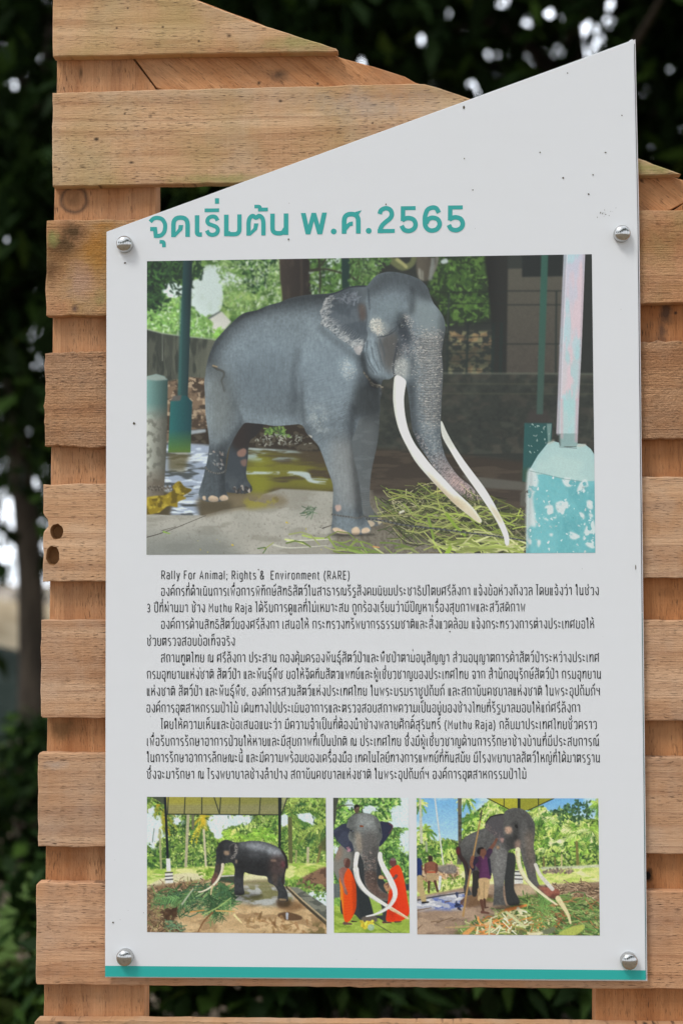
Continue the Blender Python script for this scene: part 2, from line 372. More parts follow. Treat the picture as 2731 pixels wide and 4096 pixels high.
    P.put(db, (48, 42, 36)); P.put(db*nz(.5, .6, P.noise(12, 8, 3)), (82, 76, 64), .7)
    P.dots(P.mask([(830, 190), (950, 185), (1010, 250), (850, 235)], False, 4), 60, 4, 9, [(80, 108, 56), (60, 84, 48), (110, 140, 70)], .8, 1.5)
    P.dots(P.mask([(770, 230), (1150, 230), (1150, 300), (770, 300)]), 60, 2, 6, [(120, 122, 114), (150, 150, 140)], .8, 2)
    P.line([(345, 215), (430, 205)], 26, 20, (170, 180, 190), .8, False, 2)
    # concrete
    cg = P.mask([(40, 760), (200, 768), (420, 770), (560, 730), (720, 710), (820, 630), (940, 593), (1100, 600), (1290, 612), (1570, 600), (1570, 1040), (40, 1040)], False, 2)
    cg = cg*(1-P.ramp((1440, 700), (1560, 700)))
    P.grad(cg, (600, 620), (150, 148, 140), (600, 1030), (160, 156, 148))
    P.put(cg*nz(.35, .65, n1), (176, 172, 164), .6); P.put(cg*nz(.5, .62, P.noise(70, 18, 4)), (128, 124, 114), .55); P.put(cg*nz(.6, .75, n3), (136, 130, 122), .5)
    P.put(P.mask([(390, 660), (720, 620), (950, 640), (960, 700), (760, 720), (560, 745), (430, 770)], True, 14), (116, 104, 82), .85)
    P.put(P.mask([(700, 660), (880, 645), (930, 690), (820, 715), (720, 720)], True, 12)*nz(.35, .5), (140, 132, 54), .8)
    P.put(P.mask([(860, 600), (950, 590), (980, 660), (930, 715)], True, 10)*nz(.45, .55), (98, 84, 60), .6)
    P.put(P.mask([(40, 900), (500, 880), (700, 1040), (40, 1040)], False, 50), (116, 118, 114), .8)
    P.line([(45, 915), (120, 895), (220, 860), (330, 815), (440, 770)], 6, 3, (62, 58, 52), .9, True)
    P.line([(150, 870), (240, 845)], 8, 4, (84, 80, 72), .7)
    P.dots(P.mask([(250, 900), (1250, 700), (1500, 1000), (400, 1030)]), 36, 1.5, 3.5, [(92, 88, 80), (196, 180, 70), (110, 104, 94)], .9, 1.5)
    P.straw(P.mask([(1095, 715), (1160, 710), (1150, 765), (1095, 760)]), 14, 40, 70, 4, 6, [(62, 84, 64), (90, 110, 86)], -.6, .5)
    P.line([(980, 940), (1200, 930), (1420, 922)], 7, 5, (206, 204, 188)); P.line([(890, 965), (1000, 985), (1240, 970)], 12, 4, (190, 188, 176), .9, True)
    P.line([(785, 990), (840, 985), (820, 1020)], 8, 6, (76, 104, 56), .9, True); P.line([(840, 985), (890, 950)], 5, 4, (150, 160, 70))
    P.line([(160, 878), (200, 890)], 12, 6, (130, 160, 74))
    for x, y in ((615, 965), (975, 815)): P.line([(x, y), (x+6, y+3)], 10, 8, (200, 176, 60))
    P.line([(1215, 855), (1275, 835)], 7, 4, (60, 56, 50))
    # left post, cylinder and dung
    P.frame(*fA)
    P.grad(P.mask([(290, 60), (352, 60), (320, 985), (255, 985)]), (270, 500), (44, 76, 76), (345, 500), (30, 42, 46))
    P.line([(278, 330), (262, 960)], 20, 20, (54, 92, 90), .6, soft=2)
    P.frame(*fC)
    pb = P.mask([(205, 10), (232, -28), (310, -30), (350, 12), (338, 350), (190, 350)])
    P.grad(pb, (200, 0), (40, 96, 96), (345, 0), (28, 60, 66)); P.put(pb*P.ramp((0, 200), (0, 350)), (84, 112, 44), .9)
    P.fill([(220, -28), (280, -32), (270, 5), (205, 8)], (98, 84, 80), .8, False, 3)
    P.fill([(190, 352), (335, 352), (300, 480), (190, 470)], (88, 80, 50), .8, False, 12)
    P.frame(*fA)
    cy = P.mask([(45, 845), (110, 828), (165, 842), (188, 868), (180, 1300), (160, 1640), (150, 1690), (45, 1690)])
    P.grad(cy, (50, 1000), (112, 150, 146), (188, 1000), (46, 66, 64))
    P.frame(*fC)
    cb = cy*P.ramp((0, 20), (0, 140))
    tt = P.ramp((50, 0), (178, 0))
    P.put(cb, np.stack([(1-tt)*.72+.30*tt, (1-tt)*.72+.29*tt, (1-tt)*.68+.26*tt], -1), .95)
    P.put(cy*P.ramp((0, 60), (0, 150))*nz(.5, .6, P.noise(9, 9, 3)), (84, 84, 76), .6)
    P.put(cy*P.ramp((0, 440), (0, 560)), (92, 80, 68), .65)
    P.frame(*fA); P.fill([(45, 845), (110, 828), (165, 842), (188, 866), (110, 872), (45, 866)], (150, 160, 154), .8, False, 4)
    P.frame(*fC)
    for k in range(34):
        x = 45+k*5.2; P.line([(x, 585+12*math.sin(k*1.1)-.1*k), (x+6, 592+12*math.cos(k*1.7))], 9, 7, (60, 54, 48) if k % 2 else (120, 114, 104), .9)
    du = [(40, 660), (100, 640), (165, 635), (200, 615), (225, 600), (220, 575), (262, 540), (300, 580), (345, 595), (330, 615), (290, 640), (310, 655), (255, 680), (250, 715), (190, 705), (150, 735), (120, 752), (40, 757)]
    P.fill(du, (134, 114, 34), 1, True, 1.5); dm = P.mask(du, True, 2)
    P.put(dm*nz(.5, .6, P.noise(16, 14, 3)), (88, 74, 26), .9); P.put(dm*nz(.55, .65, P.noise(14, 12, 3)), (176, 154, 56), .9)
    P.frame(*fD)
    gr = P.mask([(-60, 640), (120, 590), (320, 620), (700, 660), (1080, 700), (1085, 960), (-100, 960), (-100, 660)], False, 22)
    P.put(gr, (104, 98, 88)); P.put(gr*nz(.42, .6, P.noise(60, 20, 4)), (126, 120, 108), .6); P.put(gr*nz(.52, .64, n3), (82, 76, 66), .5)
    P.frame(*fC)
    P.frame(*fA); P.soften(1.3, P.mask([(40, 40), (1600, 40), (1600, 560), (600, 560), (500, 640), (40, 640)], False, 20)); P.mod(P.mask([(300, 40), (1600, 40), (1600, 560), (600, 560), (300, 400)], False, 60), -.14)
    P.frame(*fB); P.mod(P.mask([(480, 0), (900, 0), (900, 480), (480, 480)], False, 30), -.22); P.soften(1.3, P.mask([(200, 0), (1600, 0), (1600, 1040), (200, 1040)], False, 10))
    P.frame(*fC)
    P.soften(.9, P.mask([(40, -100), (440, -100), (440, 300), (1300, 300), (1300, 640), (500, 640), (40, 780)], False, 10))
    # ---- elephant: far legs first
    fh = [(640, 190), (605, 300), (590, 370), (580, 430), (572, 480), (563, 540), (568, 600), (590, 615), (640, 620), (700, 622), (740, 612), (748, 590), (735, 560), (715, 530), (708, 490), (712, 440), (720, 380), (722, 320), (735, 270), (770, 240), (800, 200), (830, 140), (700, 120)]
    P.fill(fh, (56, 62, 68), 1, True); m = P.mask(fh, True)
    P.put(m*P.mask([(600, 120), (830, 120), (800, 260), (720, 330), (620, 320)], True, 18), (44, 38, 36), .95)
    P.put(m*P.ramp((680, 400), (760, 400)), (34, 36, 38), .5); P.put(m*P.ramp((0, 470), (0, 560))*nz(.3, .6), (82, 88, 92), .5)
    P.fill([(650, 345), (690, 322), (710, 340), (695, 375), (655, 375)], (136, 104, 92), .9, True, 3); P.fill([(672, 405), (710, 395), (705, 440), (680, 435)], (124, 96, 86), .8, True, 4)
    P.dots(P.mask([(590, 595), (740, 585), (742, 612), (600, 616)]), 14, 5, 9, [(150, 140, 132), (60, 58, 58)], .9, 1.6)
    P.frame(*fD)
    ff = [(-20, -160), (150, -170), (190, -60), (182, 0), (178, 100), (173, 200), (160, 290), (142, 370), (126, 450), (120, 520), (117, 580), (120, 640), (140, 680), (185, 730), (192, 758), (150, 775), (100, 770), (20, 740), (0, 600)]
    FL = m = P.mask(ff, True); P.put(m, (84, 89, 92)); P.put(m*P.ramp((60, 0), (190, 0)), (54, 58, 60), .8)
    P.put(m*P.mask([(-20, -170), (200, -170), (190, 40), (60, 60), (-20, 100)], True, 24), (54, 58, 60), .85)
    P.put(m*P.ramp((0, 420), (0, 640)), (98, 100, 100), .6); P.put(m*nz(.5, .62, P.noise(30, 9, 3)), (104, 110, 114), .4)
    for k in range(9): P.line([(40+R.uniform(-10, 10), 120+k*26), (140+R.uniform(-20, 10), 60+k*30)], 2, 1.5, (66, 70, 74), .3)
    for k in range(8): P.line([(60, 560+k*13), (118, 552+k*13)], 2.5, 2.5, (62, 66, 68), .6)
    P.fill([(105, 742), (130, 742), (150, 760), (130, 778), (105, 768)], (176, 160, 140), 1, True, 1.5); P.fill([(165, 728), (190, 726), (192, 752), (172, 764)], (168, 152, 132), 1, True, 1.5)
    # body
    P.frame(*fA)
    def D2A(p): return [((x*.6505+1400-560)/.5995, (y*.6505+1600-1000)/.5995) for x, y in p]
    def C2A(p): return [(x, y+600/.5995) for x, y in p]
    def B2A(p): return [((x*.6378+840)/.5995, y*.6378/.5995) for x, y in p]
    top = [(438, 830), (442, 790), (452, 740), (470, 680), (500, 612), (545, 556), (600, 500), (650, 452), (700, 420), (780, 402), (850, 372), (930, 350), (990, 326), (1080, 306), (1180, 296), (1280, 288), (1400, 262), (1480, 240)]
    head = B2A([(100, 228), (122, 203), (150, 170), (190, 148), (240, 138), (300, 143), (360, 157), (420, 180), (455, 205), (482, 240), (500, 290), (520, 335), (550, 372), (575, 410), (589, 450), (593, 500), (586, 545), (576, 600), (571, 650), (575, 700), (578, 760), (575, 850), (570, 930)])
    tr = D2A([(556, 50), (553, 130), (552, 200), (558, 260), (570, 310), (590, 365), (625, 420), (660, 465), (700, 500), (740, 530), (775, 575), (805, 610), (822, 640), (815, 656), (795, 653), (785, 637), (750, 620), (700, 597), (660, 572), (620, 537), (580, 497), (545, 452), (500, 397), (460, 337), (425, 285), (400, 230), (380, 180), (371, 120), (365, 60), (358, 0)])
    jaw = B2A([(360, 900), (350, 850), (340, 820), (310, 795), (280, 788), (262, 800), (240, 812), (205, 815), (190, 850), (180, 900), (178, 960), (180, 1019)])
    leg = C2A([(1470, 120), (1440, 200), (1412, 260), (1415, 320), (1425, 390), (1440, 450), (1455, 520), (1465, 590), (1475, 660), (1480, 730), (1490, 770), (1515, 810), (1536, 850), (1530, 880), (1480, 896), (1420, 899), (1350, 896), (1300, 881), (1274, 860), (1280, 800), (1281, 740), (1285, 660), (1285, 580), (1270, 520), (1240, 440), (1215, 370), (1190, 310), (1150, 262), (1110, 222), (1090, 180), (1060, 162), (1000, 166), (900, 173), (820, 161), (750, 155), (700, 153), (670, 186), (640, 232), (605, 300), (590, 335), (578, 385), (572, 450), (568, 500), (570, 560), (580, 625), (590, 650), (575, 669), (520, 678), (460, 678), (415, 666), (396, 640), (395, 610), (410, 560), (425, 510), (435, 460), (446, 420), (458, 350), (462, 280), (455, 210), (446, 150), (438, 83), (434, -40), (430, -120)])
    out = top+head+tr+jaw+leg
    E = P.mask(out, True); P.clip = E
    full = np.ones((P.H, P.W))
    P.put(full, (93, 102, 109))
    hz = P.noise(120, 90, 4)
    P.put(full*nz(.35, .65, hz), (104, 114, 121), .7)
    # top line dark, belly, rump
    P.tone([(430, 840), (470, 660), (540, 540), (650, 430), (800, 380), (1000, 300), (1250, 270), (1250, 350), (1000, 380), (800, 430), (660, 490), (570, 590), (500, 720), (470, 840)], -.30, 26)
    P.tone([(640, 430), (800, 385), (1000, 310), (1280, 280), (1280, 320), (1000, 350), (800, 410), (660, 460)], -.25, 12)
    P.tone([(560, 590), (800, 520), (1000, 600), (1000, 720), (700, 760), (540, 740)], .16, 50)
    P.tone([(620, 780), (760, 700), (960, 800), (1000, 1040), (800, 1100), (640, 1040)], -.10, 50)
    P.tone([(1040, 700), (1130, 560), (1260, 620), (1400, 740), (1460, 900), (1440, 1100), (1100, 1120), (1060, 900)], .17, 44)
    P.tone([(1330, 740), (1420, 750), (1420, 850), (1350, 860)], .35, 20)
    P.tone([(1020, 640), (1060, 600), (1060, 860), (1050, 1080), (990, 1080), (1010, 800)], -.12, 20)
    P.tone([(990, 940), (1060, 950), (1090, 1150), (1000, 1120)], -.14, 20)
    P.tone([(430, 800), (470, 760), (480, 1000), (470, 1250), (430, 1200)], .16, 14)
    P.tone([(560, 800), (620, 900), (640, 1050), (620, 1200), (590, 1250), (570, 1000)], -.16, 18)
    P.tone([(640, 1060), (760, 1090), (1080, 1120), (1090, 1180), (700, 1160)], .14, 20)
    P.tone([(1100, 450), (1230, 500), (1300, 620), (1380, 650), (1430, 720), (1500, 900), (1560, 1000), (1480, 1060), (1440, 840), (1280, 640), (1140, 560)], .10, 16)
    P.tone([(1440, 700), (1480, 700), (1570, 900), (1600, 1100), (1430, 1100), (1450, 900)], -.36, 18)
    P.tone(B2A([(150, 800), (240, 815), (190, 880), (180, 1019), (110, 1019), (60, 900), (100, 850)]), -.42, 14)
    P.frame(*fC)
    P.tone([(450, 20), (560, 60), (600, 180), (560, 300), (480, 300)], .10, 24)
    P.tone([(430, 320), (580, 340), (580, 640), (390, 640)], -.30, 20)
    P.tone([(530, 300), (600, 300), (580, 640), (540, 640)], -.32, 14)
    P.put(P.mask([(1110, 60), (1260, 60), (1250, 220), (1150, 230)], True, 28)*nz(.4, .65), (160, 166, 168), .55)
    P.tone([(1200, 300), (1330, 300), (1400, 560), (1420, 700), (1290, 700), (1250, 480)], .20, 28)
    P.tone([(1380, 60), (1440, 60), (1420, 300), (1470, 560), (1500, 800), (1440, 800), (1390, 400)], -.30, 18)
    P.tone([(1260, 500), (1300, 600), (1300, 900), (1260, 900)], -.18, 12)
    P.tone([(1280, 640), (1480, 640), (1480, 770), (1290, 770)], -.08, 16)
    # skin texture
    P.clip = E
    P.mod(P.noise(4, 4, 2)-.5, .20); P.mod(P.noise(26, 20, 4)-.5, .10)
    P.frame(*fC)
    for k in range(46):                                    # leg and shoulder creases
        y = -240+k*17; x0 = 1090+max(0, (y-220)*.55) if y > 200 else 1090+R.uniform(-10, 30)
        P.line([(x0+R.uniform(0, 90), y+R.uniform(-6, 6)), (x0+130, y-16), (min(1420, x0+R.uniform(190, 310)), y-R.uniform(30, 60))], 2.6, 2, (78, 86, 92), .4, True)
    for k in range(26):
        y = -30+k*13; P.line([(1330+R.uniform(-20, 30), y+34), (1380, y+14), (1424, y-10)], 3.2, 2.4, (66, 72, 78), .5, True)
    for k in range(20): P.line([(1300+R.uniform(0, 60), 640+k*7), (1400, 646+k*7), (1472, 636+k*7)], 2, 2, (96, 100, 104), .35, True)
    for k in range(40):
        x = 660+k*11; P.line([(x+R.uniform(-8, 8), 60+R.uniform(-30, 20)), (x+R.uniform(-6, 10), 140)], 2.4, 2, (84, 92, 98), .4)
    for k in range(26):
        x = 470+k*7; P.line([(x+R.uniform(-6, 6), 60+R.uniform(-120, 60)), (x+R.uniform(-16, 10), 240+R.uniform(-60, 60))], 2.4, 2, (82, 88, 92), .4)
    for k in range(14): P.line([(480, 360+k*20), (560, 364+k*20)], 2.2, 2, (60, 66, 72), .35)
    P.frame(*fA)
    for k in range(60):
        x = R.uniform(620, 1000); y = R.uniform(560, 1080); P.line([(x, y), (x+R.uniform(30, 70), y-R.uniform(-6, 14))], 2, 1.5, (86, 94, 100), .3)
    for k in range(12): P.line([(1000+k*4, 860+k*10), (990+k*5, 980+k*8)], 3, 2, (70, 76, 82), .45)
    # tail and sore
    P.line([(490, 775), (515, 795), (555, 812), (560, 840), (545, 870), (555, 910), (562, 945)], 14, 6, (56, 54, 50), .85, True, 1.5)
    P.line([(488, 772), (515, 780)], 12, 9, (176, 150, 116), .9)
    P.tone([(500, 800), (560, 810), (580, 880), (570, 950), (530, 900)], -.25, 12)
    P.frame(*fC)
    P.fill([(1118, 232), (1145, 240), (1140, 255), (1122, 248)], (190, 186, 178), .9, True, 2)
    P.fill([(1300, 705), (1335, 700), (1338, 730), (1310, 742)], (184, 150, 138), .85, True, 3)
    P.dots(P.mask([(470, 345), (560, 350), (560, 470), (480, 450)]), 26, 3, 7, [(150, 150, 150), (140, 124, 116)], .5)
    # chains round the ankles, nails
    def chain(pts, n, w, c1, c2):
        q = catmull(pts, False, 10); idx = np.linspace(0, len(q)-1.01, n)
        for k, t in enumerate(idx):
            a = q[int(t)]; b = q[min(int(t)+1, len(q)-1)]; d = (b-a)/(np.hypot(*(b-a))+1e-6)
            P.line([a-d*w*.5, a+d*w*.5], w, w*.8, c1 if k % 2 else c2, .95); P.line([a-d*w*.2, a+d*w*.2], w*.35, w*.35, (128, 126, 120), .5)
    P.clip = None
    chain([(440, 450), (465, 475), (510, 488), (550, 483), (575, 465)], 24, 10, (56, 56, 56), (96, 96, 94))
    chain([(1283, 762), (1340, 772), (1400, 780), (1450, 786), (1490, 775), (1530, 790), (1570, 800)], 40, 10, (58, 58, 58), (98, 98, 96))
    for nl in ([(417, 645), (436, 640), (440, 668), (422, 664)], [(455, 655), (480, 636), (520, 650), (520, 675), (470, 677)], [(530, 650), (560, 632), (585, 645), (585, 664), (545, 672)], [(1280, 858), (1310, 850), (1360, 870), (1400, 892), (1350, 894), (1300, 880)], [(1410, 860), (1445, 845), (1465, 870), (1455, 896), (1415, 897)], [(1480, 858), (1515, 850), (1532, 872), (1500, 890), (1475, 885)]):
        P.fill(nl, (190, 166, 142), .95, True, 2)
    P.tone([(1270, 890), (1540, 890), (1540, 906), (1290, 906)], -.4, 5)
    P.tone([(395, 672), (600, 672), (590, 740), (400, 750)], -.28, 16)
    # ---- head detail
    P.frame(*fB); P.clip = E
    P.tone([(100, 230), (240, 135), (420, 175), (500, 280), (460, 320), (380, 230), (260, 200), (140, 280)], -.32, 20)
    P.tone([(380, 170), (500, 250), (520, 340), (440, 300), (380, 240)], -.30, 18)
    P.tone([(390, 310), (540, 360), (590, 470), (520, 540), (400, 520)], .16, 30)
    P.tone([(550, 380), (600, 450), (590, 640), (560, 640), (560, 480)], -.22, 12)
    P.tone([(130, 440), (230, 300), (330, 300), (260, 420)], .10, 24)
    P.tone([(280, 400), (370, 400), (370, 600), (280, 620), (250, 500)], -.22, 18)
    P.tone([(70, 560), (130, 520), (160, 640), (200, 760), (120, 780), (80, 700)], .10, 14)
    P.put(P.mask([(190, 560), (280, 520), (300, 640), (270, 760), (210, 720)], True, 18), (82, 78, 76), .8)
    for k in range(7): P.line([(100+k*26, 560+k*8), (115+k*24, 680), (150+k*16, 790-k*5)], 4, 3, (70, 78, 84), .45, True)
    wp = P.mask([(130, 440), (170, 425), (200, 450), (235, 480), (235, 520), (190, 545), (140, 500)], True, 16)
    P.put(wp, (146, 149, 148), .7); P.dots(P.mask([(135, 445), (190, 440), (195, 520), (150, 510)], True, 6), 240, 2, 4, [(186, 184, 178), (170, 160, 150)], .7)
    for pts, w in (([(300, 470), (330, 455), (360, 470)], 7), ([(300, 480), (320, 495), (350, 492)], 6), ([(240, 520), (290, 480), (310, 470)], 5), ([(310, 450), (345, 440), (372, 470)], 4), ([(200, 545), (250, 530), (300, 490)], 5)): P.line(pts, w, w*.6, (58, 64, 70), .75, True, 1)
    P.line([(314, 476), (330, 476)], 17, 15, (28, 30, 32)); P.line([(320, 472), (322, 472)], 5, 5, (120, 128, 132))
    P.line([(170, 548), (225, 540)], 6, 4, (60, 66, 70), .7)
    spk = P.mask([(330, 400), (380, 420), (430, 560), (480, 540), (560, 560), (570, 760), (470, 700), (400, 640), (320, 660), (300, 620), (370, 560), (350, 460)], True, 14)
    P.dots(spk, 420, 1.2, 3, [(176, 162, 156), (160, 152, 148), (146, 144, 144)], .6, 1.4, 0, 2)
    P.put(P.mask([(280, 690), (330, 680), (350, 720), (330, 790), (285, 780)], True, 12), (150, 152, 150), .7)
    P.dots(P.mask([(280, 690), (340, 685), (335, 790), (285, 780)], True, 6), 120, 2, 4, [(188, 182, 174), (120, 124, 126)], .6)
    P.put(P.mask([(270, 610), (300, 640), (330, 650), (300, 690), (275, 740), (262, 690)], True, 8), (60, 64, 70), .7)
    # trunk rings and pink tip
    P.frame(*fD)
    cen = catmull([(455, -520), (455, -330), (450, -100), (448, 60), (460, 190), (500, 320), (570, 420), (650, 500), (730, 570), (800, 640)], False, 30)
    wid = np.interp(np.linspace(0, 1, len(cen)), [0, .2, .5, .75, 1], [110, 112, 96, 62, 26])
    P.tone([(360, -250), (395, -250), (400, 0), (420, 220), (470, 330), (430, 290), (380, 180)], -.24, 16)
    P.tone([(520, -500), (580, -500), (580, 0), (556, 60), (560, 250), (640, 420), (600, 400), (530, 240), (520, 0)], -.22, 14)
    P.tone([(440, -300), (510, -300), (500, 0), (510, 200), (460, 150), (440, 0)], .22, 22)
    tip = P.mask([(500, 330), (560, 330), (640, 430), (740, 530), (825, 640), (800, 660), (700, 600), (600, 520), (520, 420)], True, 16)
    P.put(tip*P.ramp((470, 330), (640, 500)), (176, 148, 144), .92)
    P.tone([(620, 540), (700, 590), (800, 650), (760, 640), (640, 580)], -.25, 10)
    step = 5
    for k in range(8, len(cen)-30, 3):
        t = cen[min(k+1, len(cen)-1)]-cen[k-1]; t = t/(np.hypot(*t)+1e-6); nrm = np.array([-t[1], t[0]]); w = wid[k]
        j = R.uniform(-.3, .3)
        a_ = cen[k]+nrm*w*(.95)+t*8; b_ = cen[k]-nrm*w*.95+t*8; c_ = cen[k]+t*R.uniform(-2, 10)
        P.line([a_, c_, b_], 2.8, 2.4, (64, 68, 74), .42, True)
    lig = P.mask([(410, -420), (560, -420), (575, -150), (520, 60), (545, 250), (640, 440), (560, 420), (450, 240), (430, 0)], True, 14)
    P.dots(lig, 1300, 1.0, 2.3, [(164, 158, 154), (176, 170, 164), (150, 148, 146)], .6, 1.7, 0.05, .8)
    P.dots(tip, 260, 1.3, 2.6, [(60, 58, 60), (80, 74, 74)], .8, 1.3)
    P.dots(P.mask([(390, 200), (440, 230), (540, 420), (620, 520), (520, 440), (430, 320)], True, 8), 200, 1.5, 3, [(50, 52, 56), (160, 148, 146)], .7, 1.4)
    P.clip = None
    # ear
    P.frame(*fA)
    ear = [(1243, 312), (1262, 296), (1320, 277), (1380, 249), (1440, 240), (1500, 238), (1525, 250), (1512, 290), (1500, 340), (1510, 400), (1515, 460), (1508, 520), (1516, 570), (1500, 625), (1482, 680), (1460, 703), (1436, 690), (1420, 660), (1390, 632), (1340, 602), (1300, 572), (1260, 532), (1216, 508), (1202, 490), (1209, 450), (1197, 415), (1215, 380), (1225, 345)]
    P.tone([(1200, 500), (1300, 590), (1420, 680), (1460, 720), (1480, 700), (1440, 740), (1300, 640), (1190, 540)], -.2, 10)
    P.clip = P.mask(ear, True)
    P.put(full, (66, 73, 80)); P.put(full*nz(.42, .6, P.noise(20, 14, 3)), (82, 89, 96), .7); P.put(P.mask([(1420, 240), (1530, 240), (1520, 420), (1470, 380)], True, 22), (92, 100, 106), .8)
    P.tone([(1440, 330), (1490, 340), (1500, 460), (1460, 440)], -.1, 14); P.put(P.mask([(1455, 370), (1495, 370), (1505, 450), (1470, 470)], True, 10), (78, 66, 60), .8)
    mg = P.mask([(1240, 310), (1290, 320), (1260, 400), (1250, 480), (1330, 530), (1420, 610), (1500, 600), (1470, 710), (1330, 610), (1190, 500), (1190, 400)], True, 9)
    P.dots(mg, 620, 2, 5, [(166, 166, 166), (186, 184, 184), (120, 124, 128), (96, 102, 108)], .55, 2.0, -.6, 1.4)
    P.dots(P.mask([(1320, 320), (1420, 290), (1470, 310), (1400, 360)], True, 12), 60, 3, 7, [(116, 122, 132)], .5, 2, -.3)
    P.put(P.mask([(1425, 650), (1480, 640), (1462, 702), (1436, 690)], True, 5), (178, 168, 166), .7)
    P.line([(1243, 312), (1262, 298), (1320, 280), (1380, 252), (1440, 243), (1500, 241)], 9, 12, (44, 48, 54), .9, True, 1.5)
    for k in range(14): P.line([(1260+k*13, 470+k*10), (1300+k*12, 455+k*8)], 3, 2, (150, 148, 152), .5)
    P.clip = None
    P.line([(1520, 262), (1524, 330), (1530, 400)], 10, 4, (52, 58, 64), .6, True, 2)
    P.line([(1500, 830), (1530, 870), (1555, 895), (1600, 905)], 9, 9, (150, 142, 128), .8, True, 1)
    P.frame(*fB)
    for p in ([(85, 770), (120, 815), (140, 850), (200, 860)],): chain(p, 14, 11, (120, 110, 96), (70, 66, 60))
    # ---- second pass: soft modelling of skin, in one frame over the whole animal
    P.frame(761, 1020, .6894); P.clip = np.maximum(E, 0)
    P.put(P.mask([(90, 700), (170, 640), (240, 760), (250, 900), (200, 1060), (120, 1060)], True, 40), (100, 103, 100), .55)
    P.put(P.mask([(840, 1060), (960, 1100), (985, 1300), (985, 1460), (850, 1440), (800, 1200)], True, 34), (122, 121, 119), .6)
    P.put(P.mask([(640, 560), (820, 480), (960, 620), (960, 780), (800, 860), (650, 800)], True, 60), (108, 120, 130), .6)
    P.put(P.mask([(240, 560), (520, 440), (620, 600), (560, 820), (300, 860)], True, 70), (96, 108, 118), .5)
    P.tone([(90, 640), (160, 480), (300, 340), (480, 280), (800, 232), (1000, 190), (1000, 250), (800, 300), (480, 350), (320, 420), (200, 560), (130, 700)], -.20, 24)
    P.tone([(80, 620), (150, 480), (260, 370), (420, 296), (420, 316), (270, 392), (170, 500), (104, 640)], -.25, 8)
    P.tone([(610, 560), (640, 560), (612, 700), (625, 840), (600, 840), (584, 700)], -.16, 12)
    P.tone([(640, 740), (656, 740), (664, 900), (700, 1050), (660, 1040), (640, 900)], -.22, 9)
    P.tone([(240, 840), (300, 940), (310, 985), (250, 1090), (215, 1090), (280, 960)], -.32, 12)
    P.tone([(930, 880), (960, 880), (950, 1050), (990, 1300), (1000, 1500), (965, 1500), (935, 1200)], -.30, 12)
    P.tone([(960, 720), (1110, 760), (1100, 900), (960, 900)], -.25, 18)
    P.tone([(995, 560), (1012, 580), (1030, 690), (1090, 750), (1060, 770), (1010, 690), (985, 600)], -.42, 7)
    P.tone([(1030, 480), (1075, 480), (1090, 640), (1150, 720), (1090, 730), (1030, 640)], .14, 14)
    P.put(P.mask([(1095, 490), (1190, 470), (1205, 560), (1180, 650), (1120, 610)], True, 16), (76, 76, 76), .7)
    P.put(P.mask([(1205, 430), (1270, 430), (1275, 520), (1225, 540), (1195, 580), (1195, 500)], True, 12), (58, 64, 72), .75)
    P.put(P.mask([(1290, 260), (1400, 290), (1470, 400), (1440, 470), (1330, 440), (1280, 340)], True, 34), (112, 121, 126), .8)
    P.put(P.mask([(1060, 150), (1180, 96), (1330, 130), (1420, 230), (1330, 250), (1180, 190), (1050, 230)], True, 26), (66, 72, 77), .8)
    P.tone([(1260, 240), (1290, 250), (1300, 330), (1275, 350), (1262, 300)], -.20, 12)
    P.tone([(1060, 260), (1180, 230), (1240, 330), (1140, 380), (1060, 360)], .10, 30)
    P.put(P.mask([(1180, 640), (1210, 600), (1260, 610), (1270, 680), (1240, 730), (1180, 695)], True, 14), (140, 143, 143), .8)
    P.tone([(1430, 380), (1480, 400), (1470, 700), (1450, 980), (1430, 900), (1445, 560)], -.28, 10)
    P.tone([(1250, 760), (1290, 760), (1300, 1000), (1350, 1150), (1310, 1140), (1270, 980)], -.26, 12)
    P.dots(P.mask([(880, 620), (935, 640), (940, 700), (890, 710)], True, 10), 150, 1.5, 3, [(176, 176, 170), (150, 156, 160)], .6)
    P.dots(P.mask([(715, 930), (770, 930), (770, 1010), (730, 1030)], True, 14), 110, 1.5, 3, [(150, 154, 150), (136, 142, 144)], .5)
    P.dots(P.mask([(1040, 390), (1090, 380), (1130, 430), (1110, 465), (1060, 440)], True, 8), 160, 1.6, 3.2, [(190, 188, 180), (160, 158, 152), (120, 126, 128)], .6)
    P.clip = np.maximum(E, FL)
    P.put(P.mask([(970, 770), (1090, 790), (1110, 900), (1080, 980), (1000, 960), (950, 880)], True, 26), (50, 54, 56), .75)
    P.put(P.mask([(1010, 1000), (1080, 1000), (1060, 1400), (1020, 1400)], True, 20), (92, 96, 98), .5)
    P.clip = E
    wr = P.noise(3, 11, 3); P.mod(wr-.5, .16)
    for k in range(150):                                   # short creases following the hide
        x = R.uniform(640, 940); y = R.uniform(700, 1100); l = R.uniform(30, 90); sl = -.25 if y < 900 else -.6
        P.line([(x, y), (x+l*.5, y+l*.5*sl-4), (x+l, y+l*sl)], 2.2, 1.2, (66, 72, 78), R.uniform(.12, .34), True)
    for k in range(110):
        x = R.uniform(120, 300); y = R.uniform(700, 1060); l = R.uniform(20, 60)
        P.line([(x, y), (x+R.uniform(-10, 10), y+l)], 2, 1.2, (70, 76, 80), R.uniform(.12, .3))
    for k in range(90):
        x = R.uniform(300, 640); y = R.uniform(860, 975); l = R.uniform(20, 50)
        P.line([(x, y), (x+R.uniform(-6, 10), y+l)], 2, 1.2, (74, 80, 84), R.uniform(.12, .3))
    for k in range(26):
        x = R.uniform(1070, 1400); y = 112+abs(x-1200)*.12+R.uniform(-6, 8); P.line([(x, y), (x+R.uniform(-8, 8), y-R.uniform(10, 22))], 1.6, .8, (44, 48, 50), .7)
    P.clip = None
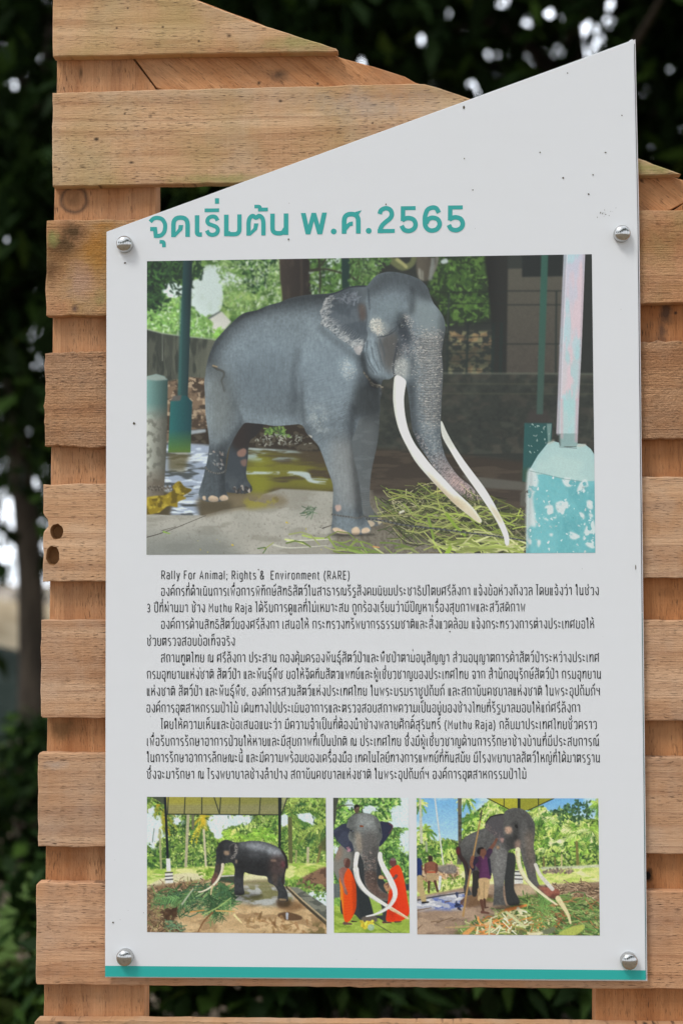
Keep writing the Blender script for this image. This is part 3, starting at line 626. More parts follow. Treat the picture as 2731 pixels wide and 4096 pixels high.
    for k in range(40):
        x = R.uniform(1060, 1410); y = 104+((x-1200)/210)**2*52; P.line([(x, y+6), (x+R.uniform(-10, 10), y-R.uniform(4, 14))], 1.8, .8, (50, 56, 58), .6)
    P.soften(.6, P.mask([(40, 60), (1568, 60), (1568, 1660), (40, 1660)], False, 20)*.8)
    P.clip = E; P.mod(np.ones((P.H, P.W)), .07); P.clip = None
    # ---- third pass: the head
    P.frame(1200, 1040, .4592); P.clip = E
    P.put(P.mask([(1010, 360), (1120, 370), (1225, 500), (1240, 600), (1120, 620), (1020, 520)], True, 40), (116, 127, 131), .7)
    P.put(P.mask([(640, 400), (780, 330), (900, 400), (860, 500), (740, 510), (640, 500)], True, 40), (104, 116, 122), .6)
    P.tone([(950, 240), (985, 260), (1000, 400), (965, 480), (950, 420), (965, 330)], -.26, 14)
    P.tone([(840, 480), (880, 460), (920, 500), (930, 620), (960, 700), (900, 680), (850, 620)], -.25, 14)
    P.put(P.mask([(745, 680), (840, 670), (850, 780), (815, 930), (770, 900), (740, 790)], True, 20), (78, 77, 76), .65)
    P.line([(846, 720), (832, 800), (815, 870), (808, 960), (818, 1005)], 12, 8, (52, 58, 64), .7, True, 2)
    P.line([(815, 1000), (840, 1010), (885, 1030), (905, 1060)], 9, 7, (70, 74, 78), .8, True, 1.5)
    for q in ([(835, 545), (860, 525), (900, 512)], [(840, 560), (870, 535), (912, 540)], [(770, 650), (815, 620), (850, 575)], [(700, 668), (760, 655), (800, 630)], [(870, 610), (905, 612), (930, 590)], [(850, 640), (900, 640), (940, 620)]):
        P.line(q, 7, 4, (56, 62, 68), .6, True, 1.2)
    P.line([(878, 572), (892, 574)], 40, 38, (48, 54, 60), .85, soft=3); P.line([(884, 574), (887, 575)], 24, 24, (110, 116, 116), .8, soft=1.5); P.line([(884, 575), (886, 576)], 13, 13, (24, 26, 28), 1); P.line([(880, 570), (881, 570)], 5, 5, (190, 196, 196), .9)
    for q in ([(560, 690), (548, 800), (580, 900), (640, 985)], [(585, 700), (575, 800), (610, 900), (670, 990)], [(620, 760), (640, 860), (690, 960)], [(660, 720), (690, 830), (720, 930)], [(690, 690), (715, 760), (735, 840)]):
        P.line(q, 8, 5, (64, 72, 79), .5, True, 2)
    tm_ = P.mask([(1060, 640), (1220, 640), (1235, 900), (1225, 1394), (1080, 1394), (1040, 1000), (1020, 800)], True, 34)
    P.put(tm_, (128, 127, 125), .55)
    P.dots(tm_, 1500, 1.6, 4.2, [(184, 174, 166), (172, 166, 160), (196, 186, 178), (86, 88, 92), (70, 74, 80)], .6, 1.5, 0, .8)
    for k in range(34):
        y = 690+k*21+R.uniform(-4, 4); P.line([(1030+R.uniform(-10, 50), y), (1130, y+8), (1232, y-4)], 6, 5, (62, 66, 70), .42, True, 1.5)
    P.dots(P.mask([(860, 690), (960, 640), (1010, 680), (1060, 800), (900, 860), (840, 820)], True, 18), 240, 1.6, 4, [(170, 158, 156), (150, 146, 148), (64, 70, 78), (58, 62, 70)], .55, 1.6, -.4, 1)
    P.dots(P.mask([(820, 900), (900, 880), (930, 920), (900, 1000), (830, 990)], True, 12), 200, 2, 4.5, [(190, 188, 184), (160, 162, 162), (120, 124, 126)], .55)
    P.dots(P.mask([(600, 300), (900, 250), (1200, 500), (1000, 640), (640, 520)], True, 40), 420, 1.2, 2.6, [(130, 138, 142), (72, 80, 86), (146, 150, 152)], .35)
    P.dots(P.mask([(915, 480), (950, 480), (975, 560), (960, 620), (930, 540)], True, 8), 60, 2, 4, [(180, 170, 166), (150, 150, 150)], .7)
    P.clip = None
    for k in range(70):                                    # streaks along the ragged ear rim
        t = R.uniform(0, 1); x = 200+t*270+R.uniform(-10, 60); y = 560+t*230-R.uniform(0, 60)
        P.line([(x, y), (x+R.uniform(14, 40), y-R.uniform(6, 30))], R.uniform(3, 6), 2, (178, 178, 178), R.uniform(.3, .7), False, 1)
    for k in range(40):
        t = R.uniform(0, 1); x = 190+R.uniform(0, 60)+t*20; y = 380+t*180
        P.line([(x, y), (x+R.uniform(20, 50), y-R.uniform(2, 14))], R.uniform(3, 6), 2, (172, 172, 174), R.uniform(.25, .6), False, 1)
    # ---- fodder heap
    P.frame(*fD)
    gz = P.mask([(200, 720), (260, 610), (420, 560), (560, 590), (700, 600), (860, 640), (1000, 690), (1075, 760), (1078, 930), (620, 930), (500, 860), (330, 830), (260, 770)], True, 22)
    P.put(gz, (58, 58, 42), .7)
    P.straw(gz, 420, 40, 150, 2.5, 6, [(56, 66, 40), (74, 82, 48), (46, 50, 36), (88, 90, 56)], .12, .6)
    P.straw(gz, 420, 60, 210, 2.5, 7, [(126, 132, 76), (148, 150, 98), (98, 110, 62), (164, 158, 122), (84, 96, 54), (136, 140, 78), (118, 108, 78), (62, 66, 46), (54, 56, 44)], .16, .5)
    P.straw(P.mask([(380, 640), (900, 680), (1060, 780), (1060, 920), (640, 920), (420, 780)], True, 20), 60, 80, 240, 5, 11, [(158, 172, 78), (178, 184, 104), (138, 156, 66)], .2, .4)
    P.straw(P.mask([(190, 700), (260, 560), (520, 540), (560, 600), (300, 640)], True, 8), 30, 60, 200, 3, 6, [(136, 148, 70), (100, 116, 60), (160, 160, 90)], .25, .5)
    P.straw(P.mask([(-400, 850), (100, 850), (350, 920), (200, 942), (-100, 920)], True, 8), 22, 100, 260, 6, 14, [(146, 164, 84), (112, 132, 66), (168, 174, 116)], .16, .1)
    P.straw(P.mask([(640, 880), (1020, 880), (1020, 935), (640, 935)], True, 5), 40, 120, 300, 8, 16, [(164, 176, 92), (140, 154, 70), (190, 190, 132)], .05, .2)
    P.line([(235, 565), (330, 590), (440, 605)], 7, 5, (146, 150, 80)); P.line([(190, 715), (420, 700)], 7, 4, (160, 160, 100)); P.line([(860, 590), (1000, 660), (1070, 680)], 10, 4, (92, 96, 52))
    P.line([(590, 700), (640, 770), (700, 830)], 18, 14, (140, 170, 56)); P.line([(480, 730), (510, 850)], 16, 14, (130, 156, 60)); P.line([(590, 945), (612, 908)], 26, 22, (150, 180, 60)); P.line([(960, 895), (1025, 878)], 16, 8, (206, 204, 140))
    P.line([(305, 690), (325, 682)], 14, 12, (214, 210, 190)); P.line([(140, 900), (175, 905)], 10, 8, (200, 140, 90), .8)
    chain([(100, 730), (200, 742), (330, 768), (480, 785), (640, 805), (800, 825), (960, 845), (1075, 865)], 70, 11, (52, 54, 56), (88, 92, 94))
    P.img = P.img*(1-gz[..., None])+(P.img*.82+np.mean(P.img, -1, keepdims=True)*.10)*gz[..., None]
    # tusks
    tk = [(266, -118), (272, -144), (290, -152), (320, -138), (341, -112), (334, -60), (329, -20), (328, 10), (335, 90), (355, 180), (390, 260), (440, 330), (500, 405), (580, 490), (640, 555), (700, 610), (750, 660), (790, 715), (805, 740), (798, 754), (775, 746), (720, 705), (640, 640), (560, 560), (480, 475), (400, 380), (345, 285), (300, 190), (275, 100), (262, 10), (262, -60)]
    m = P.mask(tk, True); P.put(m, (222, 222, 216))
    P.put(m*P.ramp((300, 0), (345, 20)), (196, 198, 194), .0); P.clip = m
    P.tone([(262, -300), (276, -300), (276, 0), (300, 180), (360, 300), (480, 460), (640, 630), (780, 745), (700, 700), (460, 470), (320, 260), (258, 60)], -.12, 6)
    P.put(P.mask([(470, 440), (560, 530), (700, 660), (640, 650), (540, 545)], True, 9), (176, 150, 112), .65); P.put(P.mask([(640, 590), (720, 640), (810, 750), (760, 745), (660, 660)], True, 9), (196, 180, 150), .7)
    P.clip = None
    tk2 = [(554, 132), (566, 140), (590, 195), (640, 285), (700, 375), (760, 455), (820, 535), (870, 615), (910, 690), (945, 760), (968, 820), (975, 865), (968, 892), (950, 886), (940, 840), (910, 770), (870, 700), (810, 610), (740, 510), (670, 410), (610, 310), (570, 240), (556, 190)]
    m = P.mask(tk2, True); P.put(m, (222, 222, 216)); P.clip = m
    P.tone([(554, 180), (566, 230), (670, 410), (810, 612), (900, 760), (940, 880), (930, 880), (790, 640), (600, 330)], -.16, 6)
    P.tone([(554, 120), (580, 140), (640, 280), (620, 300), (560, 220)], -.12, 10); P.put(P.mask([(850, 640), (910, 690), (935, 760), (890, 720)], True, 8), (186, 164, 128), .5)
    P.clip = None
    # ---- painted posts, right
    P.frame(*fB)
    po = P.mask([(1337, 20), (1470, 18), (1447, 600), (1426, 1030), (1418, 1150), (1290, 1150), (1295, 1030), (1312, 600)])
    P.grad(po, (1400, 100), (186, 184, 200), (1380, 1000), (196, 186, 190))
    tx = P.noise(24, 90, 3)
    P.put(po*nz(.48, .62, tx), (206, 182, 190), .8); P.put(po*nz(.52, .62, P.noise(18, 70, 3)), (166, 196, 204), .75)
    P.put(po*P.mask([(1320, 600), (1430, 600), (1420, 1150), (1290, 1150)], False, 40)*nz(.5, .6, P.noise(16, 60, 3)), (140, 192, 196), .7)
    P.line([(1345, 20), (1318, 600), (1300, 1150)], 20, 20, (150, 146, 156), .7, False, 2); P.line([(1358, 20), (1331, 600), (1312, 1150)], 6, 6, (200, 196, 206), .8)
    P.line([(1462, 20), (1442, 600), (1418, 1150)], 10, 10, (160, 150, 160), .6, False, 2)
    P.frame(*fD)
    b0 = [(1078, 945), (1084, 700), (1097, 432), (1150, 340), (1212, 264), (1245, 252), (1280, 262), (1284, 282), (1330, 290), (1388, 288), (1395, 268), (1440, 272), (1475, 300), (1515, 360), (1515, 945)]
    po = P.mask([(1268, -20), (1402, -20), (1394, 285), (1284, 285), (1262, 262)])
    P.put(po*P.mask([(1285, 0), (1405, 0), (1400, 300), (1285, 300)], False, 6), (160, 194, 196), .75)
    P.line([(1296, 0), (1298, 230)], 16, 12, (206, 160, 170), .6, False, 3); P.line([(1392, 0), (1386, 250)], 14, 14, (200, 150, 166), .6, False, 3)
    m = P.mask(b0); P.put(m, (150, 184, 188)); P.put(m*P.mask([(1100, 430), (1215, 260), (1480, 290), (1515, 500), (1100, 470)], False, 10), (164, 190, 190), .9)
    P.put(m*nz(.4, .6, P.noise(60, 40, 3)), (184, 204, 200), .35)
    chn = np.clip((P.noise(12, 12, 4)-.36)/.08, 0, 1)
    low = P.mask([(1070, 470), (1190, 455), (1300, 480), (1420, 500), (1520, 498), (1520, 960), (1070, 960)], False, 2)*m
    P.put(low, (98, 166, 174)); P.put(low*nz(.4, .6, n1), (116, 180, 188), .6); P.put(low*nz(.5, .62, P.noise(40, 60, 3)), (84, 150, 160), .5); P.put(low*nz(.5, .7, P.noise(5, 5, 3)), (126, 178, 182), .3)
    ch = P.noise(30, 30, 4)
    P.put(P.mask([(1085, 445), (1150, 470), (1145, 540), (1120, 600), (1140, 770), (1100, 780), (1090, 900), (1078, 900)], True, 6)*np.clip(chn+.25, 0, 1), (200, 208, 210), .95)
    for b in ([(1310, 485), (1370, 490), (1365, 515), (1330, 525)], [(1415, 515), (1445, 500), (1450, 560), (1400, 565)], [(1200, 660), (1235, 655), (1235, 700), (1205, 690)], [(1270, 640), (1325, 632), (1320, 690), (1285, 690)], [(1455, 625), (1480, 625), (1480, 665), (1455, 650)], [(1235, 705), (1258, 705), (1255, 725)], [(1290, 700), (1318, 705), (1300, 720)], [(1405, 695), (1430, 705), (1425, 735), (1405, 715)], [(1465, 700), (1485, 705), (1480, 720)], [(1455, 780), (1485, 750), (1500, 860), (1440, 850)], [(1350, 815), (1400, 835), (1385, 850), (1355, 845)], [(1450, 875), (1495, 880), (1490, 905), (1460, 895)], [(1088, 860), (1105, 855), (1105, 885)], [(1150, 865), (1165, 870), (1155, 900)], [(1222, 825), (1240, 822), (1235, 835)], [(1185, 695), (1200, 720), (1215, 735), (1190, 725)]):
        bx, by = np.mean(b, 0); P.put(np.clip(P.mask([(bx+(x-bx)*1.25, by+(y-by)*1.25) for x, y in b], True, 5)*1.5, 0, 1)*chn, (200, 208, 210), .95)
    P.dots(low, 60, 2, 6, [(206, 214, 216), (190, 206, 210)], .9)
    P.line([(1100, 435), (1190, 455), (1300, 482), (1420, 500)], 4, 4, (120, 150, 150), .8, True)
    P.tone([(1075, 945), (1098, 430), (1120, 440), (1100, 945)], -.12, 8, False); P.line([(1215, 264), (1245, 252)], 10, 14, (176, 170, 158), .7, False, 3); P.line([(1400, 280), (1440, 276)], 14, 12, (190, 180, 168), .7, False, 3)
    P.line([(1284, 288), (1388, 296)], 6, 6, (110, 128, 130), .8)
    P.mod(P.noise(2, 2, 1)-.5, .05)
    P.img = .035+P.img*np.array([1.0, 1.015, 1.0])
    return P

LEAFY = [(120, 160, 60), (150, 186, 80), (92, 132, 50), (178, 204, 100), (66, 100, 44)]
def backdrop(P, m, cols, n=700, r0=4, r1=10, hole=None, sky=(214, 226, 226)):
    P.put(m, np.mean(cols, 0)); P.put(m*np.clip((P.noise(30, 30, 4)-.45)/.12, 0, 1), np.asarray(cols[1]), .8)
    P.put(m*np.clip((P.noise(24, 24, 4)-.5)/.1, 0, 1), np.asarray(cols[-1])*.75, .7)
    if hole is not None: P.put(np.clip((hole*1.5-.9*P.noise(14, 14, 3))*3, 0, 1)*m, sky); m = m*(1-.85*hole)
    P.dots(m, n, r0, r1, cols, .7, 1.6); P.dots(m, n*2, r0*.5, r1*.6, list(cols)+[tuple(np.minimum(255, np.array(c)*1.25)) for c in cols]+[tuple(np.array(c)*.6) for c in cols], .6, 1.5)

def picture_walk():
    P = Pic([(589, 3187), (1303, 3191), (1306, 3735), (589, 3728)], 430, 326, 5)
    P.frame(560, 3160, .4847); R = P.rng
    def nz(lo, hi, n): return np.clip((n-lo)/(hi-lo), 0, 1)
    full = np.ones((P.H, P.W))
    P.put(full, (206, 222, 226))
    m = P.mask([(50, 50), (1540, 50), (1540, 700), (50, 700)])
    hole = np.maximum.reduce([P.mask(q, True, 22) for q in ([(60, 200), (110, 160), (180, 360), (140, 440), (60, 440)], [(600, 210), (830, 210), (880, 260), (680, 330), (640, 420), (600, 360)], [(840, 210), (940, 220), (920, 260), (850, 290)], [(1330, 180), (1420, 220), (1400, 280), (1330, 240)], [(240, 210), (340, 210), (320, 270), (270, 250)], [(1160, 220), (1210, 230), (1200, 300), (1170, 310)])])
    backdrop(P, m, [(132, 164, 74), (164, 190, 96), (96, 130, 60), (190, 206, 124), (62, 92, 50)], 1500, 5, 13, hole, (210, 228, 234))
    for pts in ([(240, 300), (420, 280), (600, 420), (620, 600), (260, 640)], [(1200, 250), (1500, 240), (1530, 480), (1230, 560)], [(60, 540), (220, 500), (230, 640), (70, 650)]):
        P.dots(P.mask(pts, True, 20), 210, 6, 12, [(56, 88, 48), (44, 70, 46), (86, 124, 58), (110, 150, 64)], .7, 1.6)
    P.fronds(160, 170, 16, 150, [(110, 136, 60), (150, 150, 56), (190, 168, 50), (84, 116, 62)], 9, .7)
    P.fronds(530, 220, 12, 140, [(100, 130, 60), (200, 180, 60), (80, 116, 60)], 9, .8, True, 0, 3.14)
    P.fronds(770, 210, 10, 110, [(104, 136, 66), (80, 112, 60)], 8, .8, True, 0, 3.14)
    P.fronds(1250, 190, 18, 270, [(70, 108, 54), (108, 142, 66), (150, 172, 84), (56, 88, 50)], 10, .5)
    P.fronds(1520, 320, 14, 220, [(70, 110, 60), (60, 92, 52), (140, 160, 80)], 10, .6)
    P.fronds(760, 400, 12, 150, [(160, 196, 80), (130, 172, 70), (190, 210, 110)], 9, .4, True, -3, .1); P.fronds(1010, 400, 12, 170, [(160, 196, 80), (130, 176, 70)], 9, .4, True, -3, .1)
    P.line([(520, 210), (528, 260), (545, 320)], 56, 26, (206, 176, 50), .8, False, 4)
    P.line([(100, 260), (110, 330)], 50, 30, (180, 160, 50), .6, False, 8); P.line([(180, 240), (190, 320)], 44, 30, (190, 164, 50), .6, False, 8)
    P.put(np.clip((hole*1.7-1.15*np.clip((P.noise(16, 16, 4)-.5)*2.6+.5, 0, 1))*3, 0, 1)*.92, (212, 228, 234))
    P.dots(m*(1-hole), 420, 3, 8, [(206, 220, 130), (190, 210, 110), (40, 64, 36), (54, 84, 44)], .75, 1.7)
    for a, b, w, c in (((400, 205), (378, 670), 24, (176, 170, 140)), ((528, 330), (548, 660), 18, (196, 188, 160)), ((165, 330), (178, 660), 18, (160, 160, 120)), ((438, 205), (440, 320), 22, (106, 106, 84)), ((1236, 240), (1244, 660), 34, (92, 94, 60)), ((1490, 470), (1450, 650), 20, (124, 116, 70)), ((1385, 480), (1382, 630), 22, (180, 174, 140)), ((1290, 500), (1280, 640), 14, (150, 150, 100)), ((120, 320), (106, 430), 8, (120, 130, 120))):
        P.line([a, b], w, w*.9, c, .95)
    P.fill([(1460, 470), (1540, 380), (1540, 500), (1480, 490)], (88, 84, 56), .7, True, 6)
    gl = P.mask([(50, 660), (400, 640), (780, 620), (1540, 600), (1540, 830), (50, 830)], False, 5)
    P.put(gl, (190, 204, 110), .9); P.put(gl*nz(.45, .6, P.noise(30, 10, 3)), (134, 172, 66), .8); P.put(gl*nz(.55, .65, P.noise(30, 10, 3)), (226, 222, 160), .7)
    P.fill([(300, 690), (520, 700), (500, 750), (60, 830), (60, 790)], (216, 206, 176), .85, True, 5)
    P.dots(P.mask([(500, 660), (610, 650), (600, 750), (520, 740)], True, 8), 40, 6, 12, [(110, 150, 56), (140, 176, 70)], .8)
    P.fill([(640, 710), (790, 700), (790, 780), (640, 780)], (54, 58, 52), .9, False, 4); P.line([(660, 712), (790, 704)], 12, 10, (190, 190, 180))
    P.fill([(850, 700), (1100, 690), (1090, 740), (860, 760)], (214, 208, 170), .9, True, 6); P.fill([(850, 750), (1090, 740), (1110, 790), (860, 790)], (120, 110, 84), .8, True, 8)
    P.fill([(1280, 760), (1400, 690), (1540, 640), (1540, 830), (1300, 790)], (132, 104, 82), 1, True, 5)
    P.put(P.mask([(1280, 760), (1400, 690), (1540, 640), (1540, 830), (1300, 790)], True, 5)*nz(.48, .58, P.noise(9, 7, 3)), (84, 64, 54), .8)
    P.dots(P.mask([(1200, 780), (1300, 740), (1540, 800), (1540, 900), (1400, 870)], True, 10), 130, 5, 11, [(98, 136, 60), (70, 104, 50), (132, 164, 80)], .8)
    gd = P.mask([(50, 830), (300, 770), (520, 740), (860, 780), (1100, 790), (1250, 800), (1540, 1100), (1540, 1200), (50, 1200)], False, 4)
    P.put(gd, (182, 154, 114)); P.put(gd*nz(.4, .6, P.noise(40, 16, 4)), (208, 182, 140), .7); P.put(gd*nz(.55, .65, P.noise(30, 14, 3)), (140, 112, 80), .6)
    wt = P.mask([(860, 790), (1120, 790), (1230, 830), (1260, 940), (1100, 960), (860, 940), (780, 900)], True, 12)
    P.put(wt, (136, 138, 128), .9); P.put(wt*nz(.48, .56, P.noise(30, 9, 3)), (178, 182, 180), .8); P.put(wt*nz(.52, .6, P.noise(30, 14, 3)), (110, 108, 60), .7)
    P.fill([(1140, 1020), (1220, 1005), (1330, 1040), (1320, 1070), (1220, 1075), (1150, 1050)], (96, 74, 54), 1, True, 3); P.line([(1213, 1020), (1213, 1060)], 22, 16, (190, 200, 214), .8)
    P.put(P.mask([(1130, 900), (1230, 900), (1340, 960), (1220, 990), (1140, 970)], True, 10), (112, 84, 56), .75)
    P.dots(P.mask([(900, 1000), (1400, 1080), (1500, 1180), (900, 1180)]), 40, 4, 14, [(138, 100, 66), (124, 96, 60), (150, 118, 80)], .6, 2)
    P.fill([(1230, 800), (1300, 800), (1540, 960), (1540, 1090), (1400, 960)], (120, 122, 110), 1, False, 3)
    P.put(P.mask([(1230, 800), (1300, 800), (1540, 960), (1540, 1090), (1400, 960)])*nz(.48, .56, P.noise(20, 9, 2)), (80, 84, 78), .8)
    P.line([(1210, 800), (1330, 920), (1540, 1100)], 18, 30, (72, 66, 54)); P.line([(1222, 800), (1350, 918), (1540, 1080)], 9, 14, (176, 160, 128), .9)
    P.put(P.mask([(1400, 1100), (1540, 1080), (1540, 1190), (1380, 1190)], False, 14)*nz(.45, .55, P.noise(14, 10, 3)), (100, 90, 56), .8)
    lt = P.mask([(50, 830), (300, 770), (560, 750), (640, 800), (520, 880), (360, 980), (300, 1080), (360, 1180), (50, 1180)], True, 10)
    P.put(lt, (122, 98, 74), .9)
    P.straw(lt, 520, 20, 90, 4, 9, [(150, 122, 92), (96, 78, 58), (178, 156, 124), (80, 66, 52), (132, 128, 84)], 0, 1.2)
    fr = P.mask([(160, 880), (440, 820), (640, 760), (780, 850), (800, 920), (720, 980), (540, 1020), (380, 1000)], True, 14)
    P.straw(fr, 260, 60, 190, 5, 10, [(72, 108, 66), (98, 134, 82), (54, 84, 56), (124, 150, 104), (60, 92, 70)], -.3, .5)
    for cx, cy, th in ((760, 890, 2.75), (440, 820, 2.2), (640, 760, .6), (340, 890, 3.0), (760, 900, 2.4), (560, 850, 1.0)):
        P.fronds(cx, cy, 2, 250, [(80, 120, 70), (104, 142, 86), (60, 92, 60)], 8, .1, True, th, th+.4, .3)
    P.line([(350, 940), (440, 815)], 14, 10, (168, 176, 150)); P.line([(520, 1030), (640, 970), (750, 890)], 10, 8, (160, 180, 110)); P.line([(630, 995), (780, 1000)], 13, 10, (196, 160, 100)); P.line([(420, 1005), (530, 990)], 12, 9, (190, 140, 80))
    P.line([(780, 1030), (840, 1095)], 18, 10, (222, 204, 150)); P.line([(220, 1008), (310, 1035)], 13, 10, (206, 190, 160)); P.line([(600, 1010), (530, 1080), (480, 1170)], 16, 8, (120, 86, 56), .9, True)
    P.dots(P.mask([(200, 1010), (330, 980), (260, 1060)], True, 8), 30, 8, 18, [(60, 44, 34), (80, 60, 44)], .8)
    P.straw(P.mask([(230, 1080), (360, 1110), (340, 1180), (240, 1160)], True), 26, 30, 90, 5, 8, [(76, 110, 84), (110, 140, 104)], .1, .6)
    # roof and posts
    rf = [(200, 55), (1150, 58), (1145, 205), (225, 200)]
    m = P.mask(rf); P.put(m, (160, 154, 66)); P.put(m*P.ramp((300, 100), (1100, 100)), (118, 122, 76), .8)
    P.put(m*P.mask([(200, 120), (1150, 122), (1150, 205), (200, 205)], False, 10), (140, 138, 110), .6)
    for k in range(9): P.line([(235, 70+k*15), (1145, 74+k*15)], 3, 3, (120, 116, 70), .6)
    for a, b in (((375, 55), (368, 200)), ((513, 55), (512, 200)), ((668, 58), (658, 200)), ((825, 58), (818, 205)), ((995, 60), (984, 205)), ((612, 58), (658, 200)), ((237, 55), (232, 200))): P.line([a, b], 8, 8, (46, 52, 44))
    P.line([(215, 200), (1150, 206)], 8, 8, (44, 50, 46)); P.fill([(95, 55), (210, 55), (205, 125)], (70, 78, 62)); P.fill([(1165, 60), (1225, 60), (1170, 190)], (150, 148, 110), .8); P.line([(1215, 62), (1170, 190)], 9, 7, (50, 54, 46))
    P.fill([(200, 55), (220, 55), (243, 565), (222, 565)], (30, 36, 42)); P.fill([(1140, 58), (1168, 58), (1160, 480), (1142, 480)], (34, 40, 40))
    P.fill([(218, 565), (252, 565), (258, 670), (222, 672)], (222, 222, 216)); P.fill([(210, 680), (272, 675), (276, 765), (212, 770)], (214, 212, 204))
    for y in (683, 712, 740): P.line([(212, y), (272, y-4)], 9, 9, (50, 54, 56))
    P.line([(1190, 690), (1190, 770)], 10, 10, (210, 210, 200)); 
    # elephant
    P.fill([(1160, 640), (1210, 620), (1195, 700), (1190, 780), (1150, 790), (1130, 700)], (52, 48, 46), 1, True)
    e = [(790, 432), (850, 428), (900, 420), (980, 420), (1050, 435), (1120, 462), (1165, 500), (1200, 545), (1215, 590), (1212, 630), (1195, 640), (1185, 700), (1165, 750), (1195, 800), (1215, 850), (1222, 900), (1212, 918), (1150, 915), (1135, 890), (1138, 840), (1110, 790), (1060, 760), (1045, 715), (980, 705), (900, 690), (865, 680), (855, 720), (855, 800), (860, 858), (785, 862), (780, 800), (778, 720), (782, 650), (760, 600), (700, 610), (680, 640), (660, 700), (625, 750), (600, 778), (588, 770), (592, 730), (610, 690), (620, 640), (630, 560), (628, 500), (640, 470), (665, 430), (710, 410), (750, 420)]
    m = P.mask(e, True); P.put(m, (56, 58, 60)); P.clip = m
    P.tone([(820, 440), (1000, 430), (1150, 490), (1200, 560), (1000, 500), (850, 470)], 1.1, 18); P.tone([(900, 460), (1000, 450), (980, 560), (900, 560)], .3, 24)
    P.tone([(800, 560), (1080, 600), (1060, 720), (800, 700)], -.28, 30); P.tone([(640, 440), (700, 420), (690, 600), (640, 600)], -.2, 16)
    P.put(P.mask([(1080, 560), (1200, 560), (1190, 700), (1080, 690)], True, 20), (84, 66, 62), .6); P.put(P.mask([(600, 690), (640, 690), (640, 760), (590, 775)], True, 8), (128, 84, 72), .8)
    P.put(P.mask([(625, 620), (670, 620), (640, 720), (610, 720)], True, 9), (84, 70, 60), .6)
    P.put(P.mask([(695, 505), (735, 505), (735, 535), (700, 535)], True, 5), (160, 136, 112), .9); P.put(P.mask([(790, 575), (805, 580), (800, 605), (788, 600)], True, 4), (150, 130, 110), .8)
    P.fill([(742, 458), (780, 438), (808, 462), (808, 510), (778, 562), (755, 572), (745, 530), (738, 490)], (92, 90, 90), 1, True, 1); P.fill([(744, 464), (778, 446), (798, 468), (796, 508), (770, 548), (754, 558), (748, 528), (742, 492)], (50, 50, 52), 1, True, 3); P.dots(P.mask([(785, 455), (808, 470), (806, 515), (765, 570), (755, 565), (790, 520)], True, 3), 40, 3, 5, [(140, 136, 130)], .7)
    P.put(P.mask([(1080, 575), (1120, 575), (1120, 590), (1085, 590)], True, 4), (140, 116, 100), .8); P.put(P.mask([(1170, 590), (1195, 590), (1190, 640), (1165, 630)], True, 8), (100, 56, 62), .8)
    P.tone([(1050, 480), (1150, 500), (1130, 560), (1060, 540)], .35, 16); P.put(P.mask([(1090, 700), (1130, 700), (1130, 790), (1100, 770)], True, 10), (96, 80, 70), .6)
    P.mod(P.noise(5, 5, 3)-.5, .35); P.clip = None
    P.fill([(1150, 895), (1205, 900), (1200, 916), (1152, 912)], (176, 150, 116), .9, True, 2); P.line([(1170, 500), (1205, 560), (1212, 640)], 12, 16, (36, 34, 34), .9, True, 2)
    P.tone([(780, 850), (1000, 860), (980, 900), (800, 900)], -.35, 12); P.tone([(1130, 910), (1230, 910), (1230, 960), (1150, 960)], -.4, 10)
    P.line([(684, 615), (680, 660), (655, 720), (620, 770), (570, 810), (520, 835), (485, 840)], 24, 8, (222, 212, 188), 1, True); P.line([(600, 790), (590, 830), (587, 862)], 15, 8, (200, 182, 140), 1, True)
    P.line([(690, 615), (686, 665), (660, 725)], 6, 5, (170, 150, 120), .6, True)
    P.mod(P.noise(2, 2, 2)-.5, .22); P.soften(.55)
    P.img = .02+np.clip((P.img-.45)*1.06+.45, 0, 1)*.97
    return P

